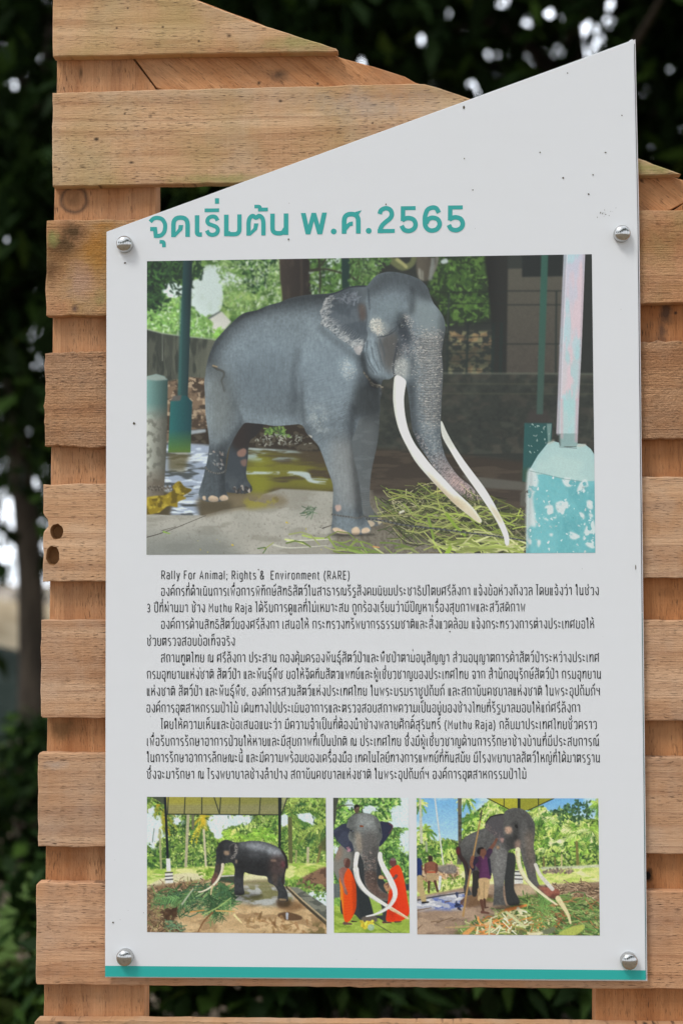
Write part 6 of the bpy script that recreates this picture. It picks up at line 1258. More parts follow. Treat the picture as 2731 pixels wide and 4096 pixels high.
board('rafter', px(ra, YQ), YQ, .04, wood('sawn pine rafter', 'x', (.86, .67, .49), 41, .15, .0, .8, -RAA-.35, [(1110, 300, 44, 30, (.06, .04, .03), .75, YQ, 0), (1036, 332, 9, 9, (.04, .03, .02), .9, YQ, 0), (1270, 335, 7, 8, (.04, .03, .02), .9, YQ, 0)], 50.), frame, (), .0012, .0005, 23, .03)
# the two posts go on down to the ground
for x0, x1, zt, tint, sd in ((px([(168, 4650)], YQ)[0][0], px([(572, 4650)], YQ)[0][0], px([(168, 4660)], YQ)[0][1], (.80, .62, .46), 21), (px([(2378, 4650)], YQ)[0][0], px([(2985, 4650)], YQ)[0][0], px([(2378, 4660)], YQ)[0][1], (.72, .50, .32), 33)):
    board('post_foot', [(x0+.002, zt+.01), (x1-.002, zt+.01), (x1-.002, -.1), (x0+.002, -.1)], YQ+.002, .036, wood('sawn pine post', 'z', tint, sd), frame, (), .001, .0004, sd, .05)
for k, (za, zb) in enumerate(((4640, 5020), (5160, 5540), (5680, 6060))):
    board('plank', px([(135-k*6, za), (XR, za+24), (XR, zb+26), (132-k*6, zb)], YP), YP, TP, wood('sawn pine plank', 'x', (.8, .72, .62), 11+k, .1, .1), frame, (), .0014, .0006, 11+k, .02)

# ---------------------------------------------------------------- the sign
sign = tag(empty('information_sign', (at(1500, 3900)[0], .004, at(1500, 3924)[1])), 'white slant-topped information panel with teal Thai title and elephant photographs, bolted to the timber slats', 'sign')
def plate(name, pts, y0, y1, mat, parent=sign, bev=.0005):
    return board(name, pts, y0, y1-y0, mat, parent, (), bev, .00008, 3, .05)
face = [(427, 927), (421, 3908), (2580, 3921), (2548, 900), (2533, 170), (2528, 156), (2518, 160), (2512, 166)]
plate('panel', px(face, 0), 0., .0016, M_WHITE)
back = [(428, 930), (422, 3910), (2587, 3925), (2555, 900), (2539.5, 157)]
plate('backing_sheet', px(back, .0019), .0019, .0042, M_EDGE)
sx = lambda y: np.interp(y, [170, 900, 3921], [2534.2, 2549.2, 2581.4])
for y0_, y1_, mt in ((175, 2450, M_SEAM), (2452, 3915, plain('teal seam', (.03, .20, .20), .5))):
    ys = np.linspace(y0_, y1_, 24); rr = np.random.default_rng(5)
    q = [(sx(y), y) for y in ys]+[(sx(y)+2.2+rr.normal(0, .35), y) for y in ys[::-1]]
    q = px(q, .0016); mesh_obj('edge_seam', [(x, .0017, z) for x, z in q], [list(range(len(q)))], mt, sign)
q = px([(421.5, 3863), (1300, 3870), (2580, 3881), (2580.5, 3919.5), (421.5, 3906.5)], 0); mesh_obj('teal_strip', [(x, -.0003, z) for x, z in q], [list(range(5))[::-1]], M_TEAL, sign)

def text_mesh(name, strokes_list, mat, label=None):
    V, Fc = [], []
    for k, (org, ex, ez, strokes) in enumerate(strokes_list):
        for j, (L, R_) in enumerate(strokes):
            y0 = -.0003-.00005*(j % 4); b = len(V)
            for q_, (a, c) in enumerate(zip(L, R_)):
                y = y0-.000002*q_
                for p in (a, c): V.append((org[0]+ex[0]*p[0]+ez[0]*p[1], y, org[1]+ex[1]*p[0]+ez[1]*p[1]))
            for i in range(len(L)-1): Fc.append((b+2*i, b+2*i+1, b+2*i+3, b+2*i+2))
    o = mesh_obj(name, V, Fc, mat, sign)
    if label: o['label'] = label
    return o
def unit(a): a = np.array(a); return a/np.hypot(*a)
def sara_am(t): return t.replace('\u0e33', '\u0e4d\u0e32')
GL['\u0e4d'] = (0, [_arc(-.2, 1.36, .1, .12, 0, 360, 10)])
LINES = [
 ((647, 2316), (1397.5, 2317), 'Rally For Animal; Rights &  Environment (RARE)'),
 ((646, 2382), (2391, 2379), 'องค์กรที่ดำเนินการเพื่อการพิทักษ์สิทธิสัตว์ในสาธารณรัฐสังคมนิยมประชาธิปไตยศรีลังกา แจ้งข้อห่วงกังวล โดยแจ้งว่า ในช่วง'),
 ((590, 2448), (2097.5, 2445), '3 ปีที่ผ่านมา ช้าง Muthu Raja ได้รับการดูแลที่ไม่เหมาะสม ถูกร้องเรียนว่ามีปัญหาเรื่องสุขภาพและสวัสดิภาพ'),
 ((646, 2514), (2373, 2512.5), 'องค์การด้านสิทธิสัตว์ของศรีลังกา เสนอให้ กระทรวงทรัพยากรธรรมชาติและสิ่งแวดล้อม แจ้งกระทรวงการต่างประเทศขอให้'),
 ((590, 2581.5), (937.7, 2581), 'ช่วยตรวจสอบข้อเท็จจริง'),
 ((646, 2648), (2392, 2647), 'สถานทูตไทย ณ ศรีลังกา ประสาน กองคุ้มครองพันธุ์สัตว์ป่าและพืชป่าตามอนุสัญญา ส่วนอนุญาตการค้าสัตว์ป่าระหว่างประเทศ'),
 ((590, 2714), (2400, 2713.5), 'กรมอุทยานแห่งชาติ สัตว์ป่า และพันธุ์พืช ขอให้จัดทีมสัตวแพทย์และผู้เชี่ยวชาญของประเทศไทย จาก สำนักอนุรักษ์สัตว์ป่า กรมอุทยาน'),
 ((590, 2781.5), (2396, 2781), 'แห่งชาติ สัตว์ป่า และพันธุ์พืช, องค์การสวนสัตว์แห่งประเทศไทย ในพระบรมราชูปถัมภ์ และสถาบันคชบาลแห่งชาติ ในพระอุปถัมภ์ฯ'),
 ((588, 2848.5), (2317, 2848), 'องค์การอุตสาหกรรมป่าไม้ เดินทางไปประเมินอาการและตรวจสอบสภาพความเป็นอยู่ของช้างไทยที่รัฐบาลมอบให้แก่ศรีลังกา'),
 ((646, 2914.5), (2383, 2915), 'โดยให้ความเห็นและข้อเสนอแนะว่า มีความจำเป็นที่ต้องนำช้างพลายศักดิ์สุรินทร์ (Muthu Raja) กลับมาประเทศไทยชั่วคราว'),
 ((590, 2981.8), (2392, 2982.5), 'เพื่อรับการรักษาอาการป่วยให้หายและมีสุขภาพที่เป็นปกติ ณ ประเทศไทย ซึ่งมีผู้เชี่ยวชาญด้านการรักษาช้างบ้านที่มีประสบการณ์'),
 ((590, 3047), (2396, 3048.5), 'ในการรักษาอาการลักษณะนี้ และมีความพร้อมของเครื่องมือ เทคโนโลยีทางการแพทย์ที่ทันสมัย มีโรงพยาบาลสัตว์ใหญ่ที่ได้มาตรฐาน'),
 ((590, 3113.6), (2101.7, 3114), 'ซึ่งจะมารักษา ณ โรงพยาบาลช้างลำปาง สถาบันคชบาลแห่งชาติ ในพระอุปถัมภ์ฯ องค์การอุตสาหกรรมป่าไม้'),
]
PXM = .66/1787
for (a, b, t) in LINES:
    t = sara_am(t); A, B = at(*a), at(*b); h = 29.*PXM; w = .124
    total = math.hypot(B[0]-A[0], B[1]-A[1])
    _, n0 = lettering(t, h, w); st, _ = lettering(t, h, w, total/n0)
    ex = unit((B[0]-A[0], B[1]-A[1])); ez = (-ex[1], ex[0])
    text_mesh('text_line', [(A, ex, ez, st)], M_INK)
def title():
    """one child per letter, drawn from its own strokes (centre lines, or edge pairs) in two survey frames of the photograph"""
    F1 = lambda p: at(580+p[0]*.3827, 780+p[1]*.3827); F2 = lambda p: at(1180+p[0]*.4464, 780+p[1]*.4464)
    def cl(F, k, w, pts, mode='c', r=60):
        q = catmull(np.array(pts, float), False, 5) if mode == 'c' else round_path(pts, r) if mode == 'r' else pts
        return strip([F(p) for p in q], w*k*PXM)
    a = lambda w, pts, mode='c', r=60: cl(F1, .3827, w, pts, mode, r)
    b = lambda w, pts, mode='c', r=60: cl(F2, .4464, w, pts, mode, r)
    pair = lambda F, L, R: ([F(p) for p in L], [F(p) for p in R])
    dot = lambda cx, cy, r: pair(F2, [(cx+r*math.cos(t), cy-r*math.sin(t)) for t in np.linspace(0, math.pi, 12)], [(cx+r*math.cos(t), cy+r*math.sin(t)) for t in np.linspace(0, math.pi, 12)])
    def five(dx, dy): return [b(36, [(946+dx, 119+dy), (1078+dx, 117+dy)], 'l'), b(40, [(966+dx, 110+dy), (965+dx, 234+dy)], 'l'), b(41, [(957+dx, 229+dy), (985+dx, 212+dy), (1020+dx, 207+dy), (1060+dx, 222+dy), (1078+dx, 262+dy), (1063+dx, 302+dy), (1020+dx, 322+dy), (975+dx, 311+dy), (953+dx, 275+dy)])]
    G = [
     [a(44, [(57, 281), (90, 248), (135, 239), (180, 254), (208, 295), (213, 335), (203, 385), (175, 418), (140, 428), (96, 427)]), a(44, [(56, 356), (107, 356), (117, 444)], 'l')],
     [a(48, [(299, 440), (299, 236), (447, 236), (447, 438)], 'r', 74), pair(F1, [(322, 390), (350, 350), (355, 314)], [(318, 440), (392, 366), (402, 314)])],
     [a(48, [(546, 212), (546, 414), (597, 414)], 'r', 26)],
     [a(43, [(760, 268), (740, 234), (706, 225), (668, 240), (653, 273), (668, 302), (710, 318), (748, 336), (763, 367), (748, 402), (707, 417), (668, 405), (648, 371)])],
     [a(49, [(851, 206), (851, 431)], 'l'), a(46, [(866, 386, 0), (880, 410), (988, 410), (988, 203)], 'r', 62)],
     [a(46, [(1083, 425), (1083, 340), (1084, 285), (1096, 242), (1126, 219), (1160, 237), (1194, 219), (1226, 242), (1237, 285), (1238, 340), (1238, 423)]), pair(F1, [(1108, 376), (1135, 345), (1140, 297)], [(1103, 426), (1172, 362), (1187, 297)])],
     [a(48, [(1333, 195), (1333, 400), (1440, 400), (1468, 350, 0)], 'r', 60), a(49, [(1474, 193), (1474, 417)], 'l')],
     [pair(F2, [(52, 162), (95, 353)], [(95, 161), (137, 353)]), pair(F2, [(97, 353), (148, 160)], [(137, 353), (188, 160)]), pair(F2, [(148, 160), (200, 352)], [(188, 160), (243, 352)]), pair(F2, [(202, 352), (242, 158)], [(243, 352), (285, 158)])],
     [dot(346, 327, 26)],
     [b(43, [(439, 348), (439, 171), (566, 171), (566, 346)], 'r', 66), pair(F2, [(517, 237), (485, 243), (458, 264)], [(517, 276), (492, 279), (461, 318)]), pair(F2, [(538, 152), (597, 137)], [(556, 182), (570, 175)])],
     [dot(659, 321, 26)],
     [b(41, [(757, 171), (771, 136), (812, 119), (851, 133), (866, 172), (850, 210), (812, 241), (780, 272), (763, 308), (759, 342)]), b(37, [(738, 324), (892, 322)], 'l')],
     five(0, 0),
     [b(41, [(1287, 160), (1264, 121), (1228, 113), (1186, 132), (1166, 180), (1161, 225), (1166, 278), (1192, 310), (1228, 319), (1271, 304), (1294, 261), (1276, 219), (1232, 204), (1194, 217), (1172, 254)])],
     five(422, -6.5),
     [a(40, [(155, 490), (200, 490), (200, 546)], 'r', 22)], [a(40, [(625, 161), (776, 159)], 'l')], [a(44, [(754, 92), (754, 34)], 'l')],
     [a(38, [(1144, 121), (1203, 121), (1203, 156)], 'r', 20), a(40, [(1182, 153), (1285, 151)], 'l')],
    ]
    for st in G: text_mesh('title_letter', [((0, 0), (1, 0), (0, 1), st)], M_TITLE)
title()

def printed(pic, corners, label):
    W, H = pic.W, pic.H; img = np.clip(pic.img, 0, 1); L = np.where(img < .04045, img/12.92, ((img+.055)/1.055)**2.4)
    L = np.clip(L*ALB/.67, 0, .85)
    P = np.array([at(*c) for c in corners])
    u, v = np.meshgrid((np.arange(W)+.0)/(W-1), np.arange(H)/(H-1)); u, v = u[..., None], v[..., None]
    xy = P[0]*(1-u)*(1-v)+P[1]*u*(1-v)+P[2]*u*v+P[3]*(1-u)*v
    co = np.zeros((H, W, 3)); co[..., 0] = xy[..., 0]; co[..., 1] = -.00035; co[..., 2] = xy[..., 1]
    idx = np.arange(W*H).reshape(H, W)
    f = np.stack([idx[:-1, :-1], idx[1:, :-1], idx[1:, 1:], idx[:-1, 1:]], -1).reshape(-1)
    nf = len(f)//4
    me = bpy.data.meshes.new('printed_photo'); me.vertices.add(W*H); me.vertices.foreach_set('co', co.reshape(-1).astype(np.float32))
    me.loops.add(len(f)); me.loops.foreach_set('vertex_index', f.astype(np.int32)); me.polygons.add(nf); me.polygons.foreach_set('loop_start', np.arange(0, len(f), 4, dtype=np.int32))
    try: me.polygons.foreach_set('loop_total', np.full(nf, 4, np.int32))
    except Exception: pass
    me.update(calc_edges=True)
    at_ = me.color_attributes.new('ink', 'FLOAT_COLOR', 'POINT'); c4 = np.ones((W*H, 4), np.float32); c4[:, :3] = L.reshape(-1, 3); at_.data.foreach_set('color', c4.ravel())
    me.materials.append(M_PRINT)
    o = bpy.data.objects.new('printed_photo', me); COL.objects.link(o); o.parent = sign; o.matrix_parent_inverse = Matrix.Translation(-sign.location); o['label'] = label
printed(picture_main(), [(589, 1045), (2365, 1017), (2379, 2211), (587, 2219)], 'large printed picture of a long-tusked grey elephant standing in a yard')
printed(picture_walk(), [(589, 3187), (1303, 3191), (1306, 3735), (589, 3728)], 'small printed picture of a dark elephant under an open roof')
printed(picture_monks(), [(1332.5, 3191), (1633, 3191), (1637.5, 3732), (1335.5, 3731)], 'narrow printed picture of an elephant between two people in orange robes')
printed(picture_keeper(), [(1665, 3192.5), (2391, 3193.5), (2397, 3742), (1668, 3737)], 'small printed picture of a keeper with a pole beside an elephant')

def lathe(name, cx, cz, prof, mat, parent, n=40):
    V, Fc = [], []
    for r, y in prof:
        for k in range(n): a = 2*math.pi*k/n; V.append((cx+r*math.cos(a), y, cz+r*math.sin(a)))
    m = len(prof)
    for i in range(m-1):
        for k in range(n): Fc.append((i*n+k, i*n+(k+1) % n, (i+1)*n+(k+1) % n, (i+1)*n+k))
    Fc.append([(m-1)*n+k for k in range(n)])
    return mesh_obj(name, V, Fc, mat, parent, True)
R0 = .0123
prof = [(R0*.96, 0.), (R0, -.0006), (R0, -.0070), (R0*.985, -.0078)]+[(R0*.985*math.cos(t), -.0078-.0075*math.sin(t)) for t in np.linspace(.12, 1.5, 14)]
for bx, by in ((500.5, 978), (2485, 936), (501.5, 3828), (2513, 3842)):
    x, z = at(bx, by, -.006)
    x2, z2 = at(bx, by, 0); cx, cz = (x+x2)/2, (z+z2)/2
    lathe('bolt', cx, cz, prof, M_STEEL, sign)
# grime: a few flecks seen in the photograph and a fine scatter of others
rg = np.random.default_rng(12); flecks = [(501, 1052, 5, 4), (2370, 700, 4, 3), (2250, 712, 4, 4), (2352, 777, 4, 4), (1890, 760, 3, 3), (1856, 635, 3, 3), (2158, 610, 3, 3), (1854, 430, 5, 8), (2485, 462, 3, 3), (2268, 293, 3, 3), (1543, 818, 3, 4), (537, 1694, 6, 6), (454, 3690, 4, 4), (1034, 2278, 3, 3), (2420, 610, 5, 3), (2540, 2270, 2, 12), (1154, 958, 3, 5), (800, 2672, 2, 4), (1650, 2600, 2, 6), (1798, 2526, 3, 3), (2420, 858, 3, 2), (2400, 850, 3, 2)]
flecks += [(rg.uniform(440, 2540), rg.uniform(700, 3850), *rg.uniform(.8, 1.9, 2)) for _ in range(40)]
flecks += [(rg.normal(2415, 22), rg.normal(848, 14), *rg.uniform(.8, 1.8, 2)) for _ in range(16)]
V, Fc = [], []
for x, y, rx, ry in flecks:
    if y < 927-(x-427)*.366+20: continue
    q = px([(x+rx*math.cos(a)*rg.uniform(.7, 1.1), y+ry*math.sin(a)*rg.uniform(.7, 1.1)) for a in np.linspace(0, 5.4, 7)], 0); b = len(V)
    V += [(a, -.0007, c) for a, c in q]; Fc.append(list(range(b, b+7)))
tag(mesh_obj('grime_flecks', V, Fc, M_GRIME, sign), kind='stuff')

# ---------------------------------------------------------------- ground, bank, vegetation
def ground():
    n = 70; xs = np.concatenate([np.linspace(-150, -12, 10), np.linspace(-11, 11, n), np.linspace(12, 150, 10)]); V = []; rr = np.random.default_rng(2)
    for y in xs:
        for x in xs:
            z = .03*math.sin(x*.9)+.03*math.sin(y*1.1+x*.4); 
            if abs(x) > 60 or abs(y) > 60: z = 0
            V.append((x, y, z-.03))
    m = len(xs); F = [(j*m+i, j*m+i+1, (j+1)*m+i+1, (j+1)*m+i) for j in range(m-1) for i in range(m-1)]
    g = NT('trodden earth'); v = g.coord()
    c = g.ramp(g.noise(v, .9, 6, .6), [(.3, (.10, .075, .045)), (.55, (.22, .17, .115)), (.75, (.30, .24, .17))])
    c = g.mix(g.val(g.noise(v, 14, 4), .55, .7, 0, .7), c, (.05, .035, .02))
    g.bump(g.noise(v, 12, 5), .5, .03)
    tag(mesh_obj('ground', V, F, g.out(Base__Color=c, Roughness=.95), None, True), kind='structure')
ground()
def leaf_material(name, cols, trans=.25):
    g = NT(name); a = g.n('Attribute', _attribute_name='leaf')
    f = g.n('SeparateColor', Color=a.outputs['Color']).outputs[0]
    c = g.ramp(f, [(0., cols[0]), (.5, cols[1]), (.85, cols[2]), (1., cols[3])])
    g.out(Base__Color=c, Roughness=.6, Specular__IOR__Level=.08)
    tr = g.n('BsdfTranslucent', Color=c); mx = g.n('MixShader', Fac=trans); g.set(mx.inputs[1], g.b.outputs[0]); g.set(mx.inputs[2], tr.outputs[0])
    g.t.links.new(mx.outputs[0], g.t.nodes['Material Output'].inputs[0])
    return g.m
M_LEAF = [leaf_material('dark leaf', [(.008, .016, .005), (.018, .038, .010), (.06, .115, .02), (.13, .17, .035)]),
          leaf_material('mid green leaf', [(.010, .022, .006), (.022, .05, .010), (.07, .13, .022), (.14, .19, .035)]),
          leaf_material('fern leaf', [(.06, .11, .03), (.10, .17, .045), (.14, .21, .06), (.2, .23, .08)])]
def bark_material(name, c0, c1):
    g = NT(name); v = g.coord((1, 1, .25)); n = g.noise(v, 14, 6, .65)
    g.bump(n, .8, .03)
    return g.out(Base__Color=g.ramp(n, [(.35, c0), (.65, c1)]), Roughness=.92)
M_BARK = bark_material('dark bark', (.03, .022, .015), (.085, .065, .045)); M_PALM = bark_material('brown stem', (.06, .04, .025), (.16, .11, .07))
def leaves(name, pts, size, mat, parent, seed, droop=.5, asp=.45):
    """many separate pointed leaves at the given points"""
    r = np.random.default_rng(seed); n = len(pts); pts = np.asarray(pts)
    th = r.uniform(0, 2*math.pi, n); el = r.normal(-droop, .5, n); L = size*r.uniform(.6, 1.35, n)
    d = np.c_[np.cos(th)*np.cos(el), np.sin(th)*np.cos(el), np.sin(el)]; s = np.c_[-np.sin(th), np.cos(th), r.normal(0, .35, n)]; s /= np.linalg.norm(s, axis=1)[:, None]
    a = pts; b = pts+d*(L*.45)[:, None]+s*(L*asp*.5)[:, None]; c = pts+d*L[:, None]; c[:, 2] -= L*.12; e = pts+d*(L*.45)[:, None]-s*(L*asp*.5)[:, None]
    ok = ~(open_to_sky((a+c)/2)|open_to_sky(b)|open_to_sky(c)|open_to_sky(e)|open_to_sky(a*.25+c*.75)|open_to_sky((b+e)/2))
    a, b, c, e = a[ok], b[ok], c[ok], e[ok]; n = int(ok.sum())
    co = np.stack([a, b, c, e], 1).reshape(-1, 3)
    me = bpy.data.meshes.new(name); me.vertices.add(4*n); me.vertices.foreach_set('co', co.ravel().astype(np.float32))
    me.loops.add(4*n); me.loops.foreach_set('vertex_index', np.arange(4*n, dtype=np.int32)); me.polygons.add(n); me.polygons.foreach_set('loop_start', np.arange(0, 4*n, 4, dtype=np.int32)); me.update(calc_edges=True)
    at_ = me.color_attributes.new('leaf', 'FLOAT_COLOR', 'POINT'); v = np.repeat(np.clip(r.beta(1.6, 2.4, n), 0, 1), 4); at_.data.foreach_set('color', np.stack([v, v, v, np.ones_like(v)], 1).astype(np.float32).ravel())
    me.materials.append(mat); o = bpy.data.objects.new(name, me); COL.objects.link(o)
    if parent: o.parent = parent; o.matrix_parent_inverse = Matrix.Translation(-parent.location)
    return o
def tube(paths, mat, name, parent, n=9):
    V, F = [], []
    for pts, r0, r1 in paths:
        pts = catmull(np.array(pts), False, 4); m = len(pts); b = len(V)
        for i, p in enumerate(pts):
            t = pts[min(i+1, m-1)]-pts[max(i-1, 0)]; t /= np.linalg.norm(t)
            u = np.cross(t, (0.3, .9, .1)); u /= np.linalg.norm(u); w = np.cross(t, u); r = r0+(r1-r0)*i/(m-1)
            for k in range(n): a = 2*math.pi*k/n; V.append(p+(u*math.cos(a)+w*math.sin(a))*r*(1+.08*math.sin(3*a+i)))
        for i in range(m-1):
            for k in range(n): F.append((b+i*n+k, b+i*n+(k+1) % n, b+(i+1)*n+(k+1) % n, b+(i+1)*n+k))
    return mesh_obj(name, V, F, mat, parent, True)
# sight lines along which the crowns stay open to the sky (pixel, pixel, radius in pixels)
GAPS = [(1260, 320, 10), (1600, 300, 20), (1425, 245, 26), (1500, 275, 30), (1450, 262, 30), (1560, 290, 14), (1682, 158, 27), (1790, 85, 20), (1810, 60, 18), (1825, 40, 16), (1534, 8, 16), (1545, 76, 14), (1555, 132, 14), (1436, 158, 14), (1920, 142, 15), (1948, 16, 24), (1952, 45, 18), (2010, 18, 18), (2040, 6, 20), (2110, 95, 16), (2197, 54, 28), (2206, 66, 18), (2234, 80, 16), (2140, 225, 20), (2142, 245, 26), (2145, 205, 12), (2278, 8, 24), (2425, 66, 27), (2438, 10, 26), (2484, 10, 20), (2470, 74, 16), (2415, 102, 15), (2330, 124, 26), (2366, 116, 26), (2310, 178, 27), (2314, 165, 20), (2362, 185, 28), (2366, 210, 18), (2305, 225, 30), (2330, 228, 20), (2246, 218, 16), (1905, 347, 20), (1882, 345, 19), (1908, 378, 20), (1990, 325, 15), (2010, 300, 15), (1700, 215, 16), (1690, 250, 18), (1695, 285, 18), (2115, 300, 16), (1956, 216, 14),
        (75, 28, 15), (178, 20, 26), (170, 38, 20), (185, 60, 14), (40, 185, 20), (28, 170, 15), (0, 190, 12), (185, 248, 30), (170, 245, 20), (53, 332, 26), (168, 378, 17), (108, 287, 12), (165, 408, 14), (126, 575, 12), (28, 957, 13), (640, 795, 14),
        (135, 1932, 15), (110, 1950, 14), (130, 2008, 13), (138, 2066, 14), (128, 2108, 16), (140, 2140, 14), (160, 2345, 22), (160, 2405, 24), (135, 2438, 18), (165, 2395, 18), (30, 2010, 20), (42, 2030, 16), (45, 2085, 12)]
GA = np.array(GAPS, float)
def open_to_sky(P, wid=1.0):
    """True for points that stand in one of the gaps"""
    f = FMM/36*IH; q = (np.asarray(P)-CAM)@AX; u = IW/2+f*q[:, 0]/q[:, 1]; v = IH/2-f*q[:, 2]/q[:, 1]
    hit = np.zeros(len(u), bool)
    for gx, gy, gr in GAPS: hit |= (u-gx)**2+(v-gy)**2 < (gr*.5*wid+2)**2
    return hit & (q[:, 1] > 0)
def crown_points(r, c, rad, n, clumps=26):
    cc = r.normal(0, 1, (clumps, 3)); cc /= np.linalg.norm(cc, axis=1)[:, None]; cc *= (r.uniform(.35, 1, (clumps, 1))**.5)
    k = r.integers(0, clumps, n); p = cc[k]+r.normal(0, .2, (n, 3))
    return np.array(c)+p*np.array(rad)
def tree(name, x, y, h, rad, n, size, mat, bark, label, seed, lean=(0, 0), tr=.16, low=.35, group=None):
    r = np.random.default_rng(seed); o = tag(empty(name, (x, y, 0)), label, 'tree', group)
    top = np.array([x+lean[0], y+lean[1], h])
    tp = [(x, y, -.2), (x+lean[0]*.3+r.normal(0, .06), y+lean[1]*.3, h*.3), (x+lean[0]*.7+r.normal(0, .1), y+lean[1]*.7, h*.62), tuple(top)]
    br = [(tp, tr, tr*.35)]
    for k in range(7):
        t = r.uniform(.42, .9); b = np.array([x, y, 0])+np.array([lean[0], lean[1], h])*t; a = r.uniform(0, 6.28); l = rad[0]*r.uniform(.5, .9)
        br.append(([b, b+np.array([math.cos(a)*l*.5, math.sin(a)*l*.5, l*.35]), b+np.array([math.cos(a)*l, math.sin(a)*l, l*.5])], tr*.4, tr*.1))
    tube(br, bark, 'trunk', o)
    P = crown_points(r, top, rad, n); P = P[P[:, 2] > h*low]
    P = P[~open_to_sky(P)]
    leaves('crown', P, size, mat, o, seed+1)
    return o
B0, B1, B2 = M_LEAF
TG = 'trees behind the sign'
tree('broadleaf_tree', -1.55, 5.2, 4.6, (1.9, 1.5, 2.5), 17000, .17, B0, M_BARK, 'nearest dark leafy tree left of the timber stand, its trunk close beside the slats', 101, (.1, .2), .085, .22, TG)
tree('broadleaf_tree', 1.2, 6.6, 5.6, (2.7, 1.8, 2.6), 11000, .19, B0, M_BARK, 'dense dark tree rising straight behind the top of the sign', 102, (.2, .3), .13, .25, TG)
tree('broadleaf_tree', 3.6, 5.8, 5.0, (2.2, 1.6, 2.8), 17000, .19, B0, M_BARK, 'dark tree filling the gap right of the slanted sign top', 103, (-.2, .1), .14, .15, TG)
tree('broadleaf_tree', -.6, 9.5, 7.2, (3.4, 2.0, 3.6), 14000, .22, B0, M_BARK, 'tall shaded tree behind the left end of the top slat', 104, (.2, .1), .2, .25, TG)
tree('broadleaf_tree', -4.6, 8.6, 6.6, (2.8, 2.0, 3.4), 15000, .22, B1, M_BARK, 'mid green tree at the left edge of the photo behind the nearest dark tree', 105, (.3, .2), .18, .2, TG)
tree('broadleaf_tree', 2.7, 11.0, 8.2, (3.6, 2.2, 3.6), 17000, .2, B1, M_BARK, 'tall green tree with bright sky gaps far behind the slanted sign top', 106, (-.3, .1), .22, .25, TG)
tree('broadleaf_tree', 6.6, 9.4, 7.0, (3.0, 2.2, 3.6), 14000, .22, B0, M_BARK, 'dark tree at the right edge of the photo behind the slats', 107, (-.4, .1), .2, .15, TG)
# canopy trees added so that their crowns keep the grove below dark
tree('canopy_tree', -3.4, 6.4, 8.6, (4.2, 3.4, 1.6), 14000, .22, B0, M_BARK, 'added high spreading tree shading the grove left of the stand', 111, (.3, .3), .22, .6, 'tall spreading trees over the grove')
tree('canopy_tree', 4.6, 7.6, 9.2, (4.4, 3.6, 1.7), 14000, .22, B0, M_BARK, 'added high spreading tree shading the grove right of the sign', 112, (-.3, .2), .24, .6, 'tall spreading trees over the grove')
tree('canopy_tree', .4, 12.5, 10.0, (4.8, 3.4, 2.0), 15000, .22, B0, M_BARK, 'added high spreading shade tree farthest back behind the middle of the sign', 113, (0, .2), .26, .6, 'tall spreading trees over the grove')
def shrub(name, x, y, h, w, n, size, mat, label, seed, group='shrubs under the trees'):
    r = np.random.default_rng(seed); o = tag(empty(name, (x, y, 0)), label, 'shrub', group)
    st = []
    for k in range(7):
        a = r.uniform(0, 6.28); l = w*r.uniform(.3, .8)
        st.append(([(x, y, -.05), (x+math.cos(a)*l*.4, y+math.sin(a)*l*.4, h*.5), (x+math.cos(a)*l, y+math.sin(a)*l, h*r.uniform(.75, 1))], .016, .006))
    tube(st, M_PALM, 'stem', o, 6)
    P = crown_points(r, (x, y, h*.55), (w, w*.8, h*.5), n, 18); P = P[(P[:, 2] > .05) & ~open_to_sky(P)]
    leaves('foliage', P, size, mat, o, seed+1, .3)
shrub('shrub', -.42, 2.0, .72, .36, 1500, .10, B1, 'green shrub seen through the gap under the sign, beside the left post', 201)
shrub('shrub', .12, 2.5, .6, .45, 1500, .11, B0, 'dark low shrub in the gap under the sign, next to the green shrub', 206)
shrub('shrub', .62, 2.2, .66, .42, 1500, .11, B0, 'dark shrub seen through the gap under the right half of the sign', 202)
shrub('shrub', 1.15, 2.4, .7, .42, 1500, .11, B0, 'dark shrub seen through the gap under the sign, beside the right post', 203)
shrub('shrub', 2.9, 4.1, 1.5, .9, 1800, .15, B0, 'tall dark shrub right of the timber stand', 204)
shrub('shrub', -1.15, 3.9, .9, .5, 1600, .11, B0, 'small dark shrub left of the stand behind the fern', 205)
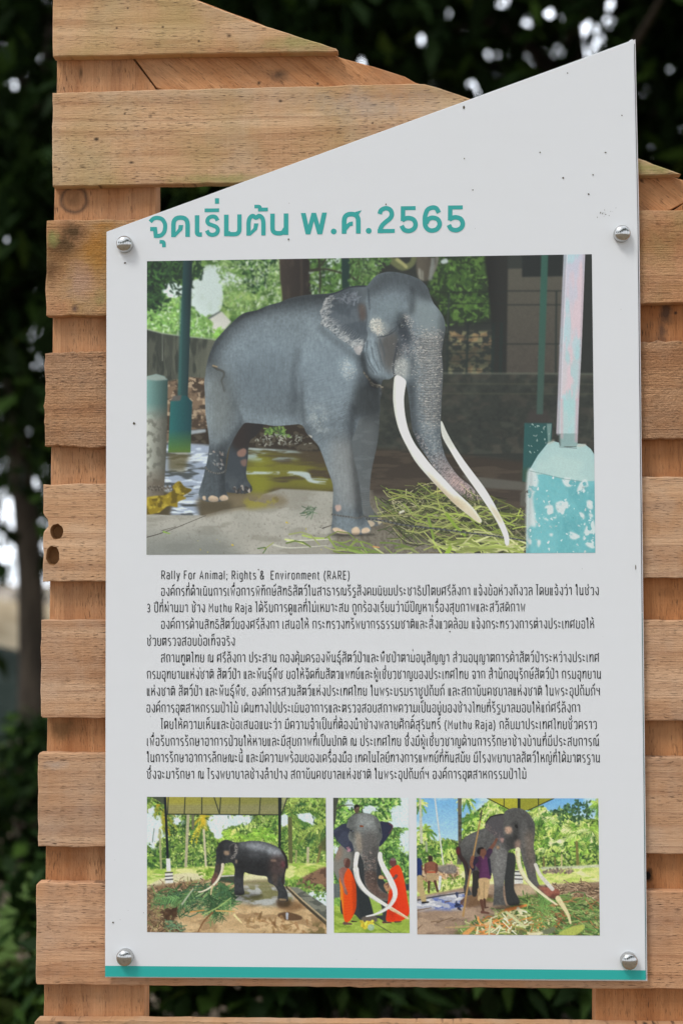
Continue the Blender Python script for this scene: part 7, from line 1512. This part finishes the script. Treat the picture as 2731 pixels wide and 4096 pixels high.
def fern(x, y, h, label, seed):
    r = np.random.default_rng(seed); o = tag(empty('fern', (x, y, 0)), label, 'fern')
    st = []; V, F, C = [], [], []
    for k in range(22):
        a = r.uniform(0, 6.28); l = h*r.uniform(.8, 1.25); el = r.uniform(.75, 1.25); pts = []
        for i in range(7):
            t = i/6; rr = l*math.cos(el)*t*1.1; z = l*math.sin(el)*t-.55*l*t*t*math.cos(el)
            pts.append((x+math.cos(a)*rr, y+math.sin(a)*rr, max(.02, z)))
        st.append((pts, .006, .002)); q = catmull(np.array(pts), False, 4); cv = r.beta(2, 2)
        for i in range(3, len(q)-1):
            d = q[i+1]-q[i]; d /= np.linalg.norm(d)+1e-9; s = np.cross(d, (0, 0, 1)); s /= np.linalg.norm(s)+1e-9; ll = l*.2*math.sin(math.pi*min(.97, .12+i/len(q)))
            for sg in (-1, 1):
                b = len(V); tip = q[i]+s*sg*ll+d*ll*.45-np.array([0, 0, ll*.25]); V += [q[i]-d*.012, q[i]+s*sg*ll*.5+d*ll*.3+d*.012, tip, q[i]+s*sg*ll*.5+d*ll*.1-d*.014]; F.append((b, b+1, b+2, b+3)); C += [cv]*4
    tube(st, M_PALM, 'stem', o, 5)
    f = mesh_obj('frond', V, F, B2, o); at_ = f.data.color_attributes.new('leaf', 'FLOAT_COLOR', 'POINT'); v = np.array(C); at_.data.foreach_set('color', np.stack([v, v, v, np.ones_like(v)], 1).astype(np.float32).ravel())
fern(-.86, 2.3, .62, 'pale green fern at the lower left of the photo beside the timber stand', 301)
# a leaning dry branch under the sign
o = tag(empty('dry_branch', (1.35, 3.2, .3)), 'thin brown branch leaning behind the gap under the sign', 'branch')
tube([([(1.02, 3.0, .35), (1.3, 3.1, .72), (1.62, 3.25, 1.12)], .022, .015)], M_PALM, 'stem', o, 7); tube([([(1.3, 3.1, .72), (1.2, 3.15, .95)], .012, .006)], M_PALM, 'twig', o, 6)
# boulder and sunlit bank at the left
def boulder(x, y, z, rad, label, seed):
    bm = bmesh.new(); bmesh.ops.create_icosphere(bm, subdivisions=4, radius=1); r = np.random.default_rng(seed); K = r.normal(0, 1.6, (10, 3)); ph = r.uniform(0, 6, 10)
    for v in bm.verts:
        d = 1+sum(.05*math.sin(float(np.dot(k, v.co))*1.6+p) for k, p in zip(K, ph)); v.co = Vector((x+v.co.x*d*rad[0], y+v.co.y*d*rad[1], z+v.co.z*d*rad[2]))
    me = bpy.data.meshes.new('boulder'); bm.to_mesh(me); bm.free(); me.polygons.foreach_set('use_smooth', [True]*len(me.polygons))
    g = NT('mossy stone'); v = g.coord(); n = g.noise(v, 6, 6, .6); g.bump(n, .7, .04); me.materials.append(g.out(Base__Color=g.ramp(n, [(.35, (.03, .05, .042)), (.65, (.075, .10, .088))]), Roughness=.9))
    ob = bpy.data.objects.new('boulder', me); COL.objects.link(ob); tag(ob, label, 'boulder')
boulder(-2.6, 7.4, -.02, (1.1, .8, .82), 'grey green boulder at the left edge of the photo behind the dark trunk', 401)
def bank():
    V, F = [], []; n, m = 40, 12; r = np.random.default_rng(9)
    for j in range(m+1):
        for i in range(n+1):
            x = -16+20*i/n; t = j/m; V.append((x, 15.5+5*t+.3*math.sin(x), -.1+1.05*math.sin(t*math.pi/2)+.06*math.sin(2.3*x+4*t)))
    for j in range(m):
        for i in range(n): a = j*(n+1)+i; F.append((a, a+1, a+n+2, a+n+1))
    g = NT('dry sandy earth'); v = g.coord(); nn = g.noise(v, 1.2, 6, .6); g.bump(nn, .6, .1)
    tag(mesh_obj('hill', V, F, g.out(Base__Color=g.ramp(nn, [(.35, (.40, .30, .18)), (.6, (.62, .50, .33))]), Roughness=.95), None, True), kind='structure')
bank()
# the far wood: leaf mass that closes the view between the trunks
def far_wood():
    r = np.random.default_rng(77); P = []
    for _ in range(640):
        x = r.uniform(-13, 15); y = r.uniform(13.2, 15.0); z = r.uniform(0, 8.5)
        if -7.5 < x < -2.0 and z < 2.2: continue
        P.append(np.array([x, y, z])+r.normal(0, (.55, .3, .45), (140, 3)))
    for _ in range(260): P.append(np.array([r.uniform(-15, 0), r.uniform(21.5, 23.), r.uniform(.6, 8.)])+r.normal(0, (.6, .3, .5), (140, 3)))
    P = np.concatenate(P); P = P[(P[:, 2] > .05) & ~open_to_sky(P)]
    tag(leaves('far_wood', P, .21, B0, None, 78), 'far dark wood closing the view behind the trees', 'wood', None, 'stuff')
far_wood()

for k, (x, y, h) in enumerate(((1.2, -11.5, 8.5), (4.6, -8.5, 10.), (8.2, -6.0, 9.5), (-3.4, -14., 6.5), (-9.5, -13., 6.), (-14., -8., 7.), (12.5, -2.5, 9.))):  # trees mirrored in the bolts; the row is widened to block low sky light
    tree('roadside_tree', x, y, h, (2.8, 2.2, h*.34), 2400, .42, B1, M_BARK, 'leafy tree standing opposite the sign, mirrored small and dark in the steel bolts', 131+k, (.1, 0), .16, .12, 'trees opposite the sign')
